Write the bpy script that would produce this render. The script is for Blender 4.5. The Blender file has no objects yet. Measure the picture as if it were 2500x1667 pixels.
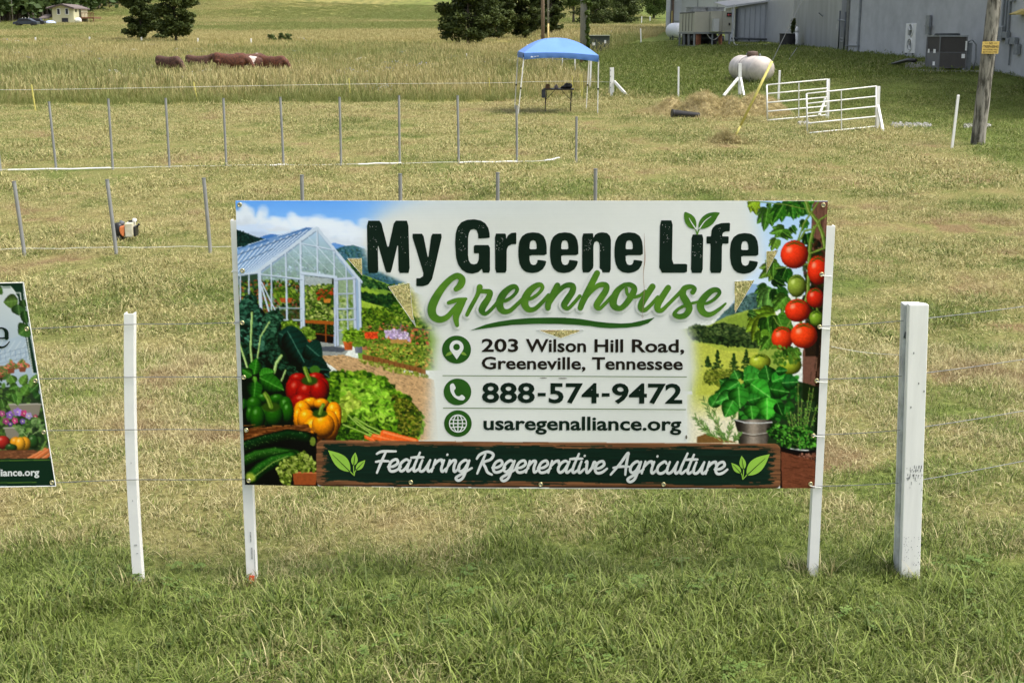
import bpy, math, random
import numpy as np
from mathutils import Vector, Matrix
R = math.radians
rng = np.random.default_rng(7)
random.seed(7)
sc = bpy.context.scene
COL = sc.collection

# ---------------------------------------------------------------- camera
F, PW, PH, EYE = 3330.0, 2500.0, 1667.0, 2.33
PITCH = math.atan(756 / F)
cd = bpy.data.cameras.new('camera')
cd.sensor_width = 36
cd.lens = F / PW * 36
cd.clip_end = 3000
cam = bpy.data.objects.new('camera', cd)
cam.location = (0, 0, EYE)
cam.rotation_euler = (math.pi / 2 - PITCH, 0, 0)
COL.objects.link(cam)
sc.camera = cam

# ---------------------------------------------------------------- sky and sun
SUN_EL, SUN_AZ = 60.0, 106.0        # azimuth measured clockwise from +Y (view direction)
w = bpy.data.worlds.new('World')
sc.world = w
w.use_nodes = True
nt = w.node_tree
bg = nt.nodes['Background']
sky = nt.nodes.new('ShaderNodeTexSky')
sky.sky_type = 'NISHITA'
sky.sun_disc = False
sky.sun_elevation = R(SUN_EL)
sky.sun_rotation = R(SUN_AZ)
sky.dust_density = 5.0
sky.air_density = 1.0
sky.ozone_density = 1.0
hs_ = nt.nodes.new('ShaderNodeHueSaturation')     # thin cloud: a paler, greyer sky
hs_.inputs['Saturation'].default_value = .5
nt.links.new(sky.outputs[0], hs_.inputs['Color'])
nt.links.new(hs_.outputs[0], bg.inputs[0])
bg.inputs[1].default_value = 0.13
sd = bpy.data.lights.new('sun', 'SUN')
sd.energy = 1.5
sd.angle = R(22)
sd.color = (1, .95, .86)
so = bpy.data.objects.new('sun', sd)
COL.objects.link(so)
_d = Vector((math.sin(R(SUN_AZ)) * math.cos(R(SUN_EL)), math.cos(R(SUN_AZ)) * math.cos(R(SUN_EL)), math.sin(R(SUN_EL))))
so.rotation_euler = _d.to_track_quat('Z', 'Y').to_euler()
so.location = (20, -10, 30)
vs = sc.view_settings
vs.view_transform = 'Standard'
vs.look = 'None'
vs.exposure = 1.07
vs.gamma = 1
vs.use_curve_mapping = False

# ---------------------------------------------------------------- projection helpers
cT, sT = math.cos(PITCH), math.sin(PITCH)


def ray(px, py):
    dx = (px - 1250.0) / F
    dy = (833.5 - py) / F
    return dx, cT + dy * sT, -sT + dy * cT


def U(px, py, Y):
    dx, ry, rz = ray(px, py)
    t = Y / ry
    return (dx * t, Y, EYE + rz * t)


def proj(x, y, z):
    zz = z - EYE
    d = y * cT - zz * sT
    u = y * sT + zz * cT
    return 1250 + F * x / d, 833.5 - F * u / d


def mpp(Y, py=400):
    """metres per photo pixel at depth Y"""
    return (U(1251, py, Y)[0] - U(1250, py, Y)[0])


def srgb(r, g, b):
    def f(c):
        c /= 255.0
        return c / 12.92 if c <= .04045 else ((c + .055) / 1.055) ** 2.4
    return (f(r), f(g), f(b))


# ---------------------------------------------------------------- terrain height
_Y = np.array([0, 75, 95, 120, 150, 200, 300, 400, 500, 650, 900, 1400.])
_Z = np.array([0, 0, .12, .5, 1.3, 2.2, 4.4, 8.5, 16, 34, 70, 90.])
_ys = np.linspace(0, 1400, 1401)
_zs = np.interp(_ys, _Y, _Z)
for _ in range(3):
    _k = np.ones(15) / 15
    _zs[8:-8] = np.convolve(_zs, _k, 'same')[8:-8]


def G(x, y):
    x = np.asarray(x, float)
    y = np.asarray(y, float)
    z = np.interp(y, _ys, _zs)
    k = np.interp(x, [2, 5.3, 8, 10, 14.6, 20, 40], [0, .022, .04, .07, .144, .2, .3])
    t = np.clip(y - 37, 0, None)
    t = t * t / (t + 2.5)
    z = z + 1.5 * (1 - np.exp(-t * k)) * np.clip((260 - y) / 120, 0, 1)
    z = z + .025 * np.clip(x + .2, 0, 3) * np.exp(-(y / 9) ** 2)
    z = z + .012 * np.sin(x * 1.3 + y * .5) * np.sin(y * .9 - x * .4) * np.clip(y / 10, 0, 1)
    z = z + .10 * np.sin(x * .05 + 1) * np.sin(y * .043) * np.clip((y - 60) / 60, 0, 1)
    z = z + np.clip((-x - 40) / 60, 0, 1) * np.clip((y - 250) / 200, 0, 1) * 3
    return z


def spot(px, py, y0=3.0, y1=1200.0):
    """first terrain point along the ray of a photo pixel"""
    ys = np.geomspace(y0, y1, 4000)
    dx, ry, rz = ray(px, py)
    t = ys / ry
    below = (EYE + rz * t) < G(dx * t, ys)
    i = int(np.argmax(below)) if below.any() else len(ys) - 1
    y = float(ys[i])
    x = dx * y / ry
    return x, y, float(G(x, y))


# ---------------------------------------------------------------- mesh builder and objects
class MB:
    def __init__(s):
        s.v = []
        s.f = []

    def add(s, vs_, fs):
        n = len(s.v)
        s.v += [tuple(v) for v in vs_]
        s.f += [tuple(i + n for i in f) for f in fs]
        return s

    def box(s, c, d, rot=None, taper=1.0):
        x, y, z = d[0] / 2, d[1] / 2, d[2] / 2
        P = [(-x, -y, -z), (x, -y, -z), (x, y, -z), (-x, y, -z),
             (-x * taper, -y * taper, z), (x * taper, -y * taper, z), (x * taper, y * taper, z), (-x * taper, y * taper, z)]
        if rot is not None:
            P = [tuple(rot @ Vector(p)) for p in P]
        return s.add([(p[0] + c[0], p[1] + c[1], p[2] + c[2]) for p in P],
                     [(0, 3, 2, 1), (4, 5, 6, 7), (0, 1, 5, 4), (1, 2, 6, 5), (2, 3, 7, 6), (3, 0, 4, 7)])

    def tube(s, pts, r, n=8, cap=True):
        pts = [Vector(p) for p in pts]
        rs = r if hasattr(r, '__len__') else [r] * len(pts)
        base = len(s.v)
        ref = None
        for i, p in enumerate(pts):
            d = (pts[min(i + 1, len(pts) - 1)] - pts[max(i - 1, 0)]).normalized()
            if ref is None:
                ref = Vector((1, 0, 0)) if abs(d.x) < .8 else Vector((0, 1, 0))
            a = (ref - d * ref.dot(d)).normalized()
            ref = a
            b = d.cross(a)
            for k in range(n):
                t = 2 * math.pi * k / n
                s.v.append(tuple(p + (a * math.cos(t) + b * math.sin(t)) * rs[i]))
        for i in range(len(pts) - 1):
            for k in range(n):
                k2 = (k + 1) % n
                s.f.append((base + i * n + k, base + i * n + k2, base + (i + 1) * n + k2, base + (i + 1) * n + k))
        if cap:
            s.f.append(tuple(base + k for k in reversed(range(n))))
            s.f.append(tuple(base + (len(pts) - 1) * n + k for k in range(n)))
        return s

    def lathe(s, c, prof, n=20, axis='z', rot=None):
        base = len(s.v)
        for r, h in prof:
            for k in range(n):
                t = 2 * math.pi * k / n
                p = Vector((r * math.cos(t), r * math.sin(t), h))
                if axis == 'x':
                    p = Vector((p.z, p.x, p.y))
                if axis == 'y':
                    p = Vector((p.x, p.z, p.y))
                if rot is not None:
                    p = rot @ p
                s.v.append((p.x + c[0], p.y + c[1], p.z + c[2]))
        m = len(prof)
        for i in range(m - 1):
            for k in range(n):
                k2 = (k + 1) % n
                s.f.append((base + i * n + k, base + i * n + k2, base + (i + 1) * n + k2, base + (i + 1) * n + k))
        s.f.append(tuple(base + k for k in reversed(range(n))))
        s.f.append(tuple(base + (m - 1) * n + k for k in range(n)))
        return s

    def prism(s, poly, dvec):
        """closed polygon (3D points) extruded along dvec"""
        n = len(poly)
        top = [(p[0] + dvec[0], p[1] + dvec[1], p[2] + dvec[2]) for p in poly]
        return s.add(list(poly) + top, [tuple(range(n)), tuple(n + i for i in reversed(range(n)))] +
                     [(i, n + i, n + (i + 1) % n, (i + 1) % n) for i in range(n)])

    def beam(s, a, b, wx, wy):
        """rectangular bar from a to b"""
        a, b = Vector(a), Vector(b)
        d = (b - a)
        q = d.to_track_quat('Z', 'Y').to_matrix()
        return s.box((a + b) / 2, (wx, wy, d.length), q)


def tag(o, label=None, cat=None, group=None, kind=None):
    if label:
        o['label'] = label
    if cat:
        o['category'] = cat
    if group:
        o['group'] = group
    if kind:
        o['kind'] = kind
    return o


def empty(name, loc, label=None, cat=None, group=None):
    o = bpy.data.objects.new(name, None)
    o.empty_display_size = .2
    o.location = loc
    COL.objects.link(o)
    return tag(o, label, cat, group)


def wloc(o):
    v = Vector((0, 0, 0))
    while o is not None:
        v += o.location
        o = o.parent
    return v


def obj(name, mb, mat, parent=None, smooth=False, at=None, bevel=0):
    """mb holds world coordinates; 'at' gives a top-level mesh its own origin"""
    me = bpy.data.meshes.new(name)
    org = Vector(at) if at is not None else (wloc(parent) if parent is not None else Vector((0, 0, 0)))
    me.from_pydata([(v[0] - org.x, v[1] - org.y, v[2] - org.z) for v in mb.v], [], mb.f)
    if mat is not None:
        me.materials.append(mat)
    if smooth:
        me.polygons.foreach_set('use_smooth', [True] * len(me.polygons))
    me.update()
    o = bpy.data.objects.new(name, me)
    COL.objects.link(o)
    if parent is not None:
        o.parent = parent
    elif at is not None:
        o.location = org
    if bevel:
        b = o.modifiers.new('bevel', 'BEVEL')
        b.width = bevel
        b.segments = 2
    return o


def children(o):
    return [c for c in bpy.data.objects if c.parent == o]


def copy_tree(o, loc=None, rotz=None, label=None):
    kids = {}
    for c in bpy.data.objects:
        if c.parent is not None:
            kids.setdefault(c.parent, []).append(c)

    def cp(a, par):
        c = a.copy()
        COL.objects.link(c)
        if par is not None:
            c.parent = par
        for k in kids.get(a, []):
            cp(k, c)
        return c
    r = cp(o, None)
    if loc is not None:
        r.location = loc
    if rotz is not None:
        r.rotation_euler.z = rotz
    if label:
        r['label'] = label
    return r


def mesh_np(name, v, f, mat, attrs=None, fattr=None):
    """v (N,3) float, f (M,k) int; attrs: dict of point float attributes"""
    me = bpy.data.meshes.new(name)
    v = np.asarray(v, np.float32)
    f = np.asarray(f, np.int32)
    k = f.shape[1]
    me.vertices.add(len(v))
    me.vertices.foreach_set('co', v.ravel())
    me.loops.add(f.size)
    me.loops.foreach_set('vertex_index', f.ravel())
    me.polygons.add(len(f))
    me.polygons.foreach_set('loop_start', np.arange(len(f), dtype=np.int32) * k)
    me.update(calc_edges=True)
    for n_, a in (attrs or {}).items():
        at_ = me.attributes.new(n_, 'FLOAT', 'POINT')
        at_.data.foreach_set('value', np.asarray(a, np.float32))
    if mat:
        me.materials.append(mat)
    return me


# ---------------------------------------------------------------- materials
def mat(name, col, rough=.6, metal=0.0, var=.0, scale=8.0, bump=0.0, bscale=60.0, spec=.5, col2=None, stretch=None, rp=(.32, .62)):
    m = bpy.data.materials.new(name)
    m.use_nodes = True
    t = m.node_tree
    b = t.nodes['Principled BSDF']
    b.inputs['Roughness'].default_value = rough
    b.inputs['Metallic'].default_value = metal
    b.inputs['Specular IOR Level'].default_value = spec
    tc = t.nodes.new('ShaderNodeTexCoord')
    mp = t.nodes.new('ShaderNodeMapping')
    t.links.new(tc.outputs['Object'], mp.inputs[0])
    if stretch:
        mp.inputs['Scale'].default_value = stretch
    nz = t.nodes.new('ShaderNodeTexNoise')
    nz.inputs['Scale'].default_value = scale
    nz.inputs['Detail'].default_value = 6
    nz.inputs['Roughness'].default_value = .65
    t.links.new(mp.outputs[0], nz.inputs[0])
    cr = t.nodes.new('ShaderNodeValToRGB')
    c2 = col2 if col2 else tuple(max(0, c * (1 - var)) for c in col)
    c1 = tuple(min(1, c * (1 + var * .4)) for c in col)
    cr.color_ramp.elements[0].position = rp[0]
    cr.color_ramp.elements[0].color = (*c2, 1)
    cr.color_ramp.elements[1].position = rp[1]
    cr.color_ramp.elements[1].color = (*c1, 1)
    t.links.new(nz.outputs[0], cr.inputs[0])
    t.links.new(cr.outputs[0], b.inputs['Base Color'])
    if bump:
        n2 = t.nodes.new('ShaderNodeTexNoise')
        n2.inputs['Scale'].default_value = bscale
        n2.inputs['Detail'].default_value = 4
        t.links.new(mp.outputs[0], n2.inputs[0])
        bp = t.nodes.new('ShaderNodeBump')
        bp.inputs['Strength'].default_value = bump
        bp.inputs['Distance'].default_value = .01
        t.links.new(n2.outputs[0], bp.inputs['Height'])
        t.links.new(bp.outputs[0], b.inputs['Normal'])
    return m


class NT:
    """tiny node-tree writer"""
    def __init__(s, name):
        s.m = bpy.data.materials.new(name)
        s.m.use_nodes = True
        s.t = s.m.node_tree
        s.b = s.t.nodes['Principled BSDF']

    def n(s, kind, **kw):
        nd = s.t.nodes.new('ShaderNode' + kind)
        for k, v in kw.items():
            setattr(nd, k, v)
        return nd

    def l(s, a, b):
        s.t.links.new(a, b)

    def val(s, sock, v):
        sock.default_value = v

    def noise(s, vec, scale, detail=5, rough=.6, stretch=None):
        if stretch:
            mp = s.n('Mapping')
            mp.inputs['Scale'].default_value = stretch
            s.l(vec, mp.inputs[0])
            vec = mp.outputs[0]
        nd = s.n('TexNoise')
        nd.inputs['Scale'].default_value = scale
        nd.inputs['Detail'].default_value = detail
        nd.inputs['Roughness'].default_value = rough
        s.l(vec, nd.inputs[0])
        return nd.outputs[0]

    def mix(s, f, a, b, blend='MIX'):
        nd = s.n('MixRGB', blend_type=blend)
        for i, x in ((0, f), (1, a), (2, b)):
            if hasattr(x, 'links'):
                s.l(x, nd.inputs[i])
            elif i == 0:
                nd.inputs[0].default_value = x
            else:
                nd.inputs[i].default_value = (*x, 1)
        return nd.outputs[0]

    def math(s, op, a, b=0.0, clamp=False):
        nd = s.n('Math', operation=op, use_clamp=clamp)
        for i, x in ((0, a), (1, b)):
            if hasattr(x, 'links'):
                s.l(x, nd.inputs[i])
            else:
                nd.inputs[i].default_value = x
        return nd.outputs[0]

    def rng(s, v, a, b, c=0.0, d=1.0):
        nd = s.n('MapRange')
        s.l(v, nd.inputs[0])
        for i, x in enumerate((a, b, c, d)):
            nd.inputs[i + 1].default_value = x
        return nd.outputs[0]

    def attr(s, name, kind='GEOMETRY'):
        return s.n('Attribute', attribute_name=name, attribute_type=kind).outputs['Fac']


M = {}
M['white'] = mat('white_vinyl', (.82, .82, .80), rough=.35, var=.06, scale=5, bump=.05, bscale=20)
M['white_paint'] = mat('white_painted_wood', (.82, .82, .79), rough=.55, var=.07, scale=3, bump=.06, bscale=5, stretch=(8, 8, 1))
M['white_metal'] = mat('white_gate_metal', (.78, .78, .75), rough=.4, var=.12, scale=6)
M['galv'] = mat('galvanised_pipe', (.30, .31, .31), rough=.42, metal=.35, var=.22, scale=14, stretch=(1, 1, .15))
M['steel'] = mat('grey_steel', (.25, .27, .28), rough=.5, metal=.5, var=.2, scale=9)
M['dark_steel'] = mat('dark_steel', (.06, .07, .075), rough=.5, metal=.3, var=.3, scale=9)
M['black'] = mat('black_plastic', (.014, .014, .015), rough=.45, var=.4, scale=12)
M['brass'] = mat('brass_grommet', (.62, .56, .30), rough=.3, metal=.8, var=.2, scale=90)
M['yellow'] = mat('yellow_plastic', (.60, .54, .14), rough=.45, var=.15, scale=7)
M['wire'] = mat('fence_wire', (.23, .24, .25), rough=.45, metal=.6, var=.2, scale=20)
M['tape'] = mat('white_string', (.72, .72, .68), rough=.7, var=.15, scale=10)
# ================================================================ REGIONS OF THE GROUND
MEADOW_EDGE = [(-900, 262), (0, 260), (420, 256), (700, 254), (1000, 252), (1270, 248), (1390, 236), (1440, 216), (1402, 190), (1352, 163),
               (1342, 147), (1425, 141), (1492, 127), (1562, 98), (1627, 76), (1645, 60), (1645, -400), (-900, -400)]


def in_poly(px, py, poly):
    px = np.asarray(px, float)
    py = np.asarray(py, float)
    c = np.zeros(px.shape, bool)
    n = len(poly)
    for i in range(n):
        x0, y0 = poly[i]
        x1, y1 = poly[(i + 1) % n]
        if y0 == y1:
            continue
        k = ((y0 > py) != (y1 > py)) & (px < (x1 - x0) * (py - y0) / (y1 - y0) + x0)
        c ^= k
    return c


# the outline of the meadow as points on the ground (x, y)
_mw = []
for (a, b) in MEADOW_EDGE[:-2]:
    X_, Y_, Z_ = spot(a, max(b, 60))
    _mw.append((X_, Y_))
_mw += [(40, 1400), (-600, 1400)]


def meadow(x, y):
    return in_poly(x, y, _mw)


def hsh(a, b, s=0):
    v = np.sin(a * 127.1 + b * 311.7 + s * 74.7) * 43758.5453
    return v - np.floor(v)


def vnoise(x, y, s=0):
    xi, yi = np.floor(x), np.floor(y)
    xf, yf = x - xi, y - yi
    u, v = xf * xf * (3 - 2 * xf), yf * yf * (3 - 2 * yf)
    return (hsh(xi, yi, s) * (1 - u) + hsh(xi + 1, yi, s) * u) * (1 - v) + (hsh(xi, yi + 1, s) * (1 - u) + hsh(xi + 1, yi + 1, s) * u) * v


def fbm(x, y, s=0, o=4):
    r, a, t = 0, .5, 0
    for i in range(o):
        r = r + a * vnoise(x * 2 ** i, y * 2 ** i, s + i)
        t += a
        a *= .55
    return r / t


def greenness(x, y):
    """0 = dry cut straw, 1 = living green lawn"""
    x = np.asarray(x, float)
    y = np.asarray(y, float)
    px, py = proj(x, y, G(x, y))
    near = np.clip((6.15 + 1.1 * (fbm(x * 1.3, y * 1.3, 17) - .5) - y) / .7, 0, 1)   # unmown strip this side of the fence
    g = .34 + .74 * near
    # the lawn rising to the buildings is green; the boundary runs from the canopy to the lower right
    edge = np.interp(px, [1300, 1430, 1600, 1800, 1900, 2100, 2300, 2400, 2500, 3000], [150, 225, 248, 270, 290, 305, 340, 400, 440, 520])
    lawn = np.clip((edge - py) / 60 + .5, 0, 1) * (px > 1330)
    g = np.maximum(g, lawn * 1.0)
    mid = np.clip((y - 6.2) / 3, 0, 1) * np.clip((16 - y) / 6, 0, 1)
    g = g + .12 * (1 - np.clip((y - 6) / 3, 0, 1))
    n = fbm(x * 1.1, y * .8, 3) - .5
    n2 = fbm(x * .22, y * .35, 11) - .5
    k = 1 - .75 * lawn
    g = g - .03 + n * 1.3 * k + n2 * .75 * k + (fbm(x * 3.1, y * 2.2, 23) - .5) * 1.5 * k
    # thin brown patches where the mower scalped the turf, mostly toward the lower right
    br = np.clip((fbm(x * 1.7, y * 1.3, 29) - .66 + .05 * np.clip((px - 1900) / 400, -1, 1)) * 8, 0, 1) * (y > 7) * (1 - lawn)
    g = g * (1 - br) - .3 * br
    return np.clip(g, -.3, 1.15)


# ================================================================ GROUND
def ground_material():
    k = NT('ground_soil_and_turf')
    pos = k.n('NewGeometry').outputs['Position']
    g = k.attr('green')
    fine = k.noise(pos, 22, 6, .7)
    mid = k.noise(pos, 2.3, 5, .65, stretch=(1, .7, 1))
    strawc = k.mix(k.rng(fine, .35, .65), (.12, .098, .036), (.32, .28, .115))
    greenc = k.mix(k.rng(fine, .35, .65), (.05, .075, .014), (.17, .21, .05))
    c = k.mix(k.math('ADD', g, k.math('MULTIPLY', k.math('SUBTRACT', mid, .5), .6), clamp=True), strawc, greenc)
    # tall-grass meadow: olive, tan and brown patches growing coarser with distance
    n1 = k.noise(pos, .055, 6, .62, stretch=(1, .45, 1))
    n2 = k.noise(pos, .5, 5, .7, stretch=(1, .35, 1))
    mcol = k.mix(k.rng(n1, .42, .60), (.13, .145, .042), (.30, .235, .085))
    mcol = k.mix(k.rng(n2, .35, .7), mcol, (.21, .20, .062))
    hill = k.attr('hill')
    n3 = k.noise(pos, .02, 5, .6, stretch=(1, .3, 1))
    n4 = k.noise(pos, .35, 6, .75, stretch=(1, .25, 1))
    hcol = k.mix(k.rng(n3, .42, .58), (.12, .175, .035), (.26, .235, .08))
    hcol = k.mix(k.rng(n4, .42, .62), hcol, (.12, .13, .04))
    mcol = k.mix(hill, mcol, hcol)
    c = k.mix(k.rng(g, -.02, -.22), c, (.19, .135, .065))
    c = k.mix(k.attr('meadow'), c, mcol)
    k.l(c, k.b.inputs['Base Color'])
    k.b.inputs['Roughness'].default_value = 1
    k.b.inputs['Specular IOR Level'].default_value = .1
    bp = k.n('Bump')
    bp.inputs['Strength'].default_value = .8
    bp.inputs['Distance'].default_value = .03
    k.l(fine, bp.inputs['Height'])
    k.l(bp.outputs[0], k.b.inputs['Normal'])
    return k.m


NX, NY = 340, 460
_v = np.linspace(0, 1, NY)
gy = 1.2 * (1400 / 1.2) ** _v
gy = np.concatenate([[-60, -10], gy])
NY = len(gy)
ux = np.linspace(-1, 1, NX)
halfw = np.clip(gy * .62, 9, None) + 22
gx = np.sign(ux) * np.abs(ux) ** 1.25
XX = gx[None, :] * halfw[:, None]
YY = np.repeat(gy[:, None], NX, 1)
ZZ = G(XX, YY)
idx = np.arange(NX * NY).reshape(NY, NX)
fc = np.stack([idx[:-1, :-1], idx[:-1, 1:], idx[1:, 1:], idx[1:, :-1]], -1).reshape(-1, 4)
mw_ = meadow(XX.ravel(), YY.ravel()).astype(float)
me = mesh_np('ground', np.stack([XX, YY, ZZ], -1).reshape(-1, 3), fc, ground_material(),
             {'green': greenness(XX.ravel(), YY.ravel()), 'meadow': mw_,
              'hill': np.clip((YY.ravel() - 150) / 150, 0, 1)})
me.polygons.foreach_set('use_smooth', [True] * len(me.polygons))
ground = bpy.data.objects.new('ground', me)
COL.objects.link(ground)
tag(ground, kind='structure')


# ================================================================ GRASS
def blade_material(name, ga, gb, sa, sb, green=True, trans=.25):
    k = NT(name)
    pos = k.n('NewGeometry').outputs['Position']
    h = k.attr('h')
    rnd = k.attr('rnd')
    gi = k.attr('green', 'INSTANCER')
    mid = k.noise(pos, 3.1, 4, .6)
    f = k.math('ADD', gi, k.math('MULTIPLY', k.math('SUBTRACT', rnd, .5), 1.1))
    f = k.math('ADD', f, k.math('MULTIPLY', k.math('SUBTRACT', mid, .5), .8))
    f = k.rng(f, .25, .75)
    gc = k.mix(k.rng(k.attr('rn2'), 0, 1), ga, gb)
    sc_ = k.mix(k.rng(k.attr('rn2'), 0, 1), sa, sb)
    c = k.mix(f, sc_, gc)
    c = k.mix(k.rng(gi, -.02, -.25, 0, .75), c, (.28, .21, .105))
    c = k.mix(k.rng(h, .75, 1, 0, .35), c, sb)
    k.l(c, k.b.inputs['Base Color'])
    k.b.inputs['Roughness'].default_value = .55
    k.b.inputs['Specular IOR Level'].default_value = .25
    tr = k.n('BsdfTranslucent')
    k.l(c, tr.inputs[0])
    mx = k.n('MixShader')
    mx.inputs[0].default_value = trans
    k.l(k.b.outputs[0], mx.inputs[1])
    k.l(tr.outputs[0], mx.inputs[2])
    out = [n for n in k.t.nodes if n.type == 'OUTPUT_MATERIAL'][0]
    k.l(mx.outputs[0], out.inputs[0])
    return k.m


def tuft(name, n, height, spread, width, lean, m, segs=3, seedhead=0, seed=1, flat=0.0):
    r = np.random.default_rng(seed)
    V, Fq, H, RN, R2 = [], [], [], [], []
    for i in range(n):
        a = r.uniform(0, 6.283)
        rad = spread * math.sqrt(r.uniform())
        bx, by = rad * math.cos(a), rad * math.sin(a)
        hh = height * r.uniform(.45, 1.15)
        la = r.uniform(0, 6.283)
        ln = lean * r.uniform(.2, 1.3)
        if flat and r.uniform() < flat:
            ln, hh = r.uniform(1.2, 2.2), hh * 1.3
        wa = la + math.pi / 2 + r.uniform(-.5, .5)
        wx, wy = math.cos(wa) * width / 2, math.sin(wa) * width / 2
        rn, r2 = r.uniform(), r.uniform()
        base = len(V)
        ang = ln * .25
        x, y, z = bx, by, -.004
        sl = hh / segs
        for s_ in range(segs + 1):
            t = s_ / segs
            ww = (1 - t ** 1.6) if not seedhead else (.5 if t < .7 else 1.6)
            ww = max(ww, .12)
            V.append((x - wx * ww, y - wy * ww, z))
            V.append((x + wx * ww, y + wy * ww, z))
            H += [t, t]
            RN += [rn, rn]
            R2 += [r2, r2]
            ang = min(ang + ln * .55 / segs * 2, 1.75)
            x += math.cos(la) * math.sin(ang) * sl
            y += math.sin(la) * math.sin(ang) * sl
            z += math.cos(ang) * sl
            z = max(z, .004)
        for s_ in range(segs):
            b = base + s_ * 2
            Fq.append((b, b + 1, b + 3, b + 2))
    return mesh_np(name, V, Fq, m, {'h': H, 'rnd': RN, 'rn2': R2})


def scatter(name, pts, scale, green, meshes, lean=.15, kind='stuff', label=None, weights=None, zs=None):
    """one object: vertices carry instances of the given meshes"""
    n = len(pts)
    c = bpy.data.collections.new(name + '_kinds')
    for i, m_ in enumerate(meshes):
        o = bpy.data.objects.new('%s_kind_%02d' % (name, i), m_)
        c.objects.link(o)
    me = bpy.data.meshes.new(name)
    me.vertices.add(n)
    me.vertices.foreach_set('co', np.asarray(pts, np.float32).ravel())
    rot = np.stack([rng.normal(0, lean, n), rng.normal(0, lean, n), rng.uniform(0, 6.283, n)], -1)
    a = me.attributes.new('rot', 'FLOAT_VECTOR', 'POINT')
    a.data.foreach_set('vector', rot.astype(np.float32).ravel())
    a = me.attributes.new('scl', 'FLOAT_VECTOR', 'POINT')
    s3 = np.stack([scale, scale, scale * (zs if zs is not None else 1)], -1)
    a.data.foreach_set('vector', s3.astype(np.float32).ravel())
    a = me.attributes.new('green', 'FLOAT', 'POINT')
    a.data.foreach_set('value', np.asarray(green, np.float32))
    a = me.attributes.new('vid', 'INT', 'POINT')
    vid = rng.choice(len(meshes), n, p=weights).astype(np.int32)
    a.data.foreach_set('value', vid)
    o = bpy.data.objects.new(name, me)
    COL.objects.link(o)
    ng = bpy.data.node_groups.new(name + '_nodes', 'GeometryNodeTree')
    ng.interface.new_socket('Geometry', in_out='INPUT', socket_type='NodeSocketGeometry')
    ng.interface.new_socket('Geometry', in_out='OUTPUT', socket_type='NodeSocketGeometry')
    N = ng.nodes
    gi, go = N.new('NodeGroupInput'), N.new('NodeGroupOutput')
    ip = N.new('GeometryNodeInstanceOnPoints')
    ci = N.new('GeometryNodeCollectionInfo')
    ci.inputs['Collection'].default_value = c
    ci.inputs['Separate Children'].default_value = True
    ci.inputs['Reset Children'].default_value = True
    ip.inputs['Pick Instance'].default_value = True

    def na(nm, ty):
        q = N.new('GeometryNodeInputNamedAttribute')
        q.data_type = ty
        q.inputs[0].default_value = nm
        return q.outputs[0]
    L = ng.links
    L.new(gi.outputs[0], ip.inputs['Points'])
    L.new(ci.outputs[0], ip.inputs['Instance'])
    L.new(na('vid', 'INT'), ip.inputs['Instance Index'])
    L.new(na('rot', 'FLOAT_VECTOR'), ip.inputs['Rotation'])
    L.new(na('scl', 'FLOAT_VECTOR'), ip.inputs['Scale'])
    L.new(ip.outputs[0], go.inputs[0])
    md = o.modifiers.new('scatter', 'NODES')
    md.node_group = ng
    tag(o, label=label, kind=kind)
    return o


def sample(y0, y1, dens, margin=1.15, extra=1.0, power=None):
    """random ground points inside the wedge the photo could see, dens per m2"""
    hw = lambda y: y * 1250 / F * 1.06 * margin + extra
    A = (hw(y0) + hw(y1)) * (y1 - y0)
    n = int(A * dens)
    y = rng.uniform(y0, y1, int(n * 1.6))
    keep = rng.uniform(0, 1, len(y)) < hw(y) / hw(y1)
    y = y[keep][:n]
    x = rng.uniform(-1, 1, len(y)) * hw(y)
    return x, y


BL = blade_material('grass_blades', (.05, .084, .011), (.25, .32, .068), (.25, .215, .08), (.64, .57, .31))
BLF = blade_material('lawn_blades', (.065, .10, .014), (.20, .255, .052), (.25, .225, .08), (.58, .52, .25))
BLM = blade_material('meadow_blades', (.11, .145, .032), (.21, .245, .065), (.27, .23, .085), (.50, .43, .20), trans=.2)

near_k = [tuft('near_tuft', 20, .045, .06, .0036, 1.0, BL, 4, seed=i, flat=.4) for i in range(6)]
near_k += [tuft('near_tuft', 9, .085, .03, .0050, 1.0, BL, 5, seed=20 + i) for i in range(3)]
straw_k = [tuft('straw_tuft', 14, .05, .08, .0030, 1.5, BL, 4, seed=30 + i, flat=.7) for i in range(4)]

# clover
def clover(seed):
    r = np.random.default_rng(seed)
    V, Fq, H, RN, R2 = [], [], [], [], []
    for i in range(9):
        cx, cy, z = r.normal(0, .035), r.normal(0, .035), r.uniform(.03, .06)
        a0 = r.uniform(0, 6.28)
        rr = r.uniform(.008, .013)
        r1, r2_ = r.uniform(.6, 1), r.uniform(0, 1)
        for q in range(3):
            a = a0 + q * 2.094
            px_, py_ = cx + math.cos(a) * rr, cy + math.sin(a) * rr
            b = len(V)
            for t in (0, 1.57, 3.14, 4.71):
                V.append((px_ + math.cos(a + t) * rr * .95, py_ + math.sin(a + t) * rr * .85, z + (.004 if t in (1.57, 4.71) else 0)))
                H.append(.3), RN.append(r1), R2.append(r2_)
            Fq.append((b, b + 1, b + 2, b + 3))
    return mesh_np('clover_tuft', V, Fq, BLC, {'h': H, 'rnd': RN, 'rn2': R2})


BLH = blade_material('hay_strands', (.22, .19, .07), (.32, .28, .12), (.34, .28, .12), (.58, .50, .27))
BLC = blade_material('clover_leaves', (.10, .17, .035), (.19, .28, .07), (.14, .19, .05), (.2, .27, .08))
clover_k = [clover(i) for i in range(3)]


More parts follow.
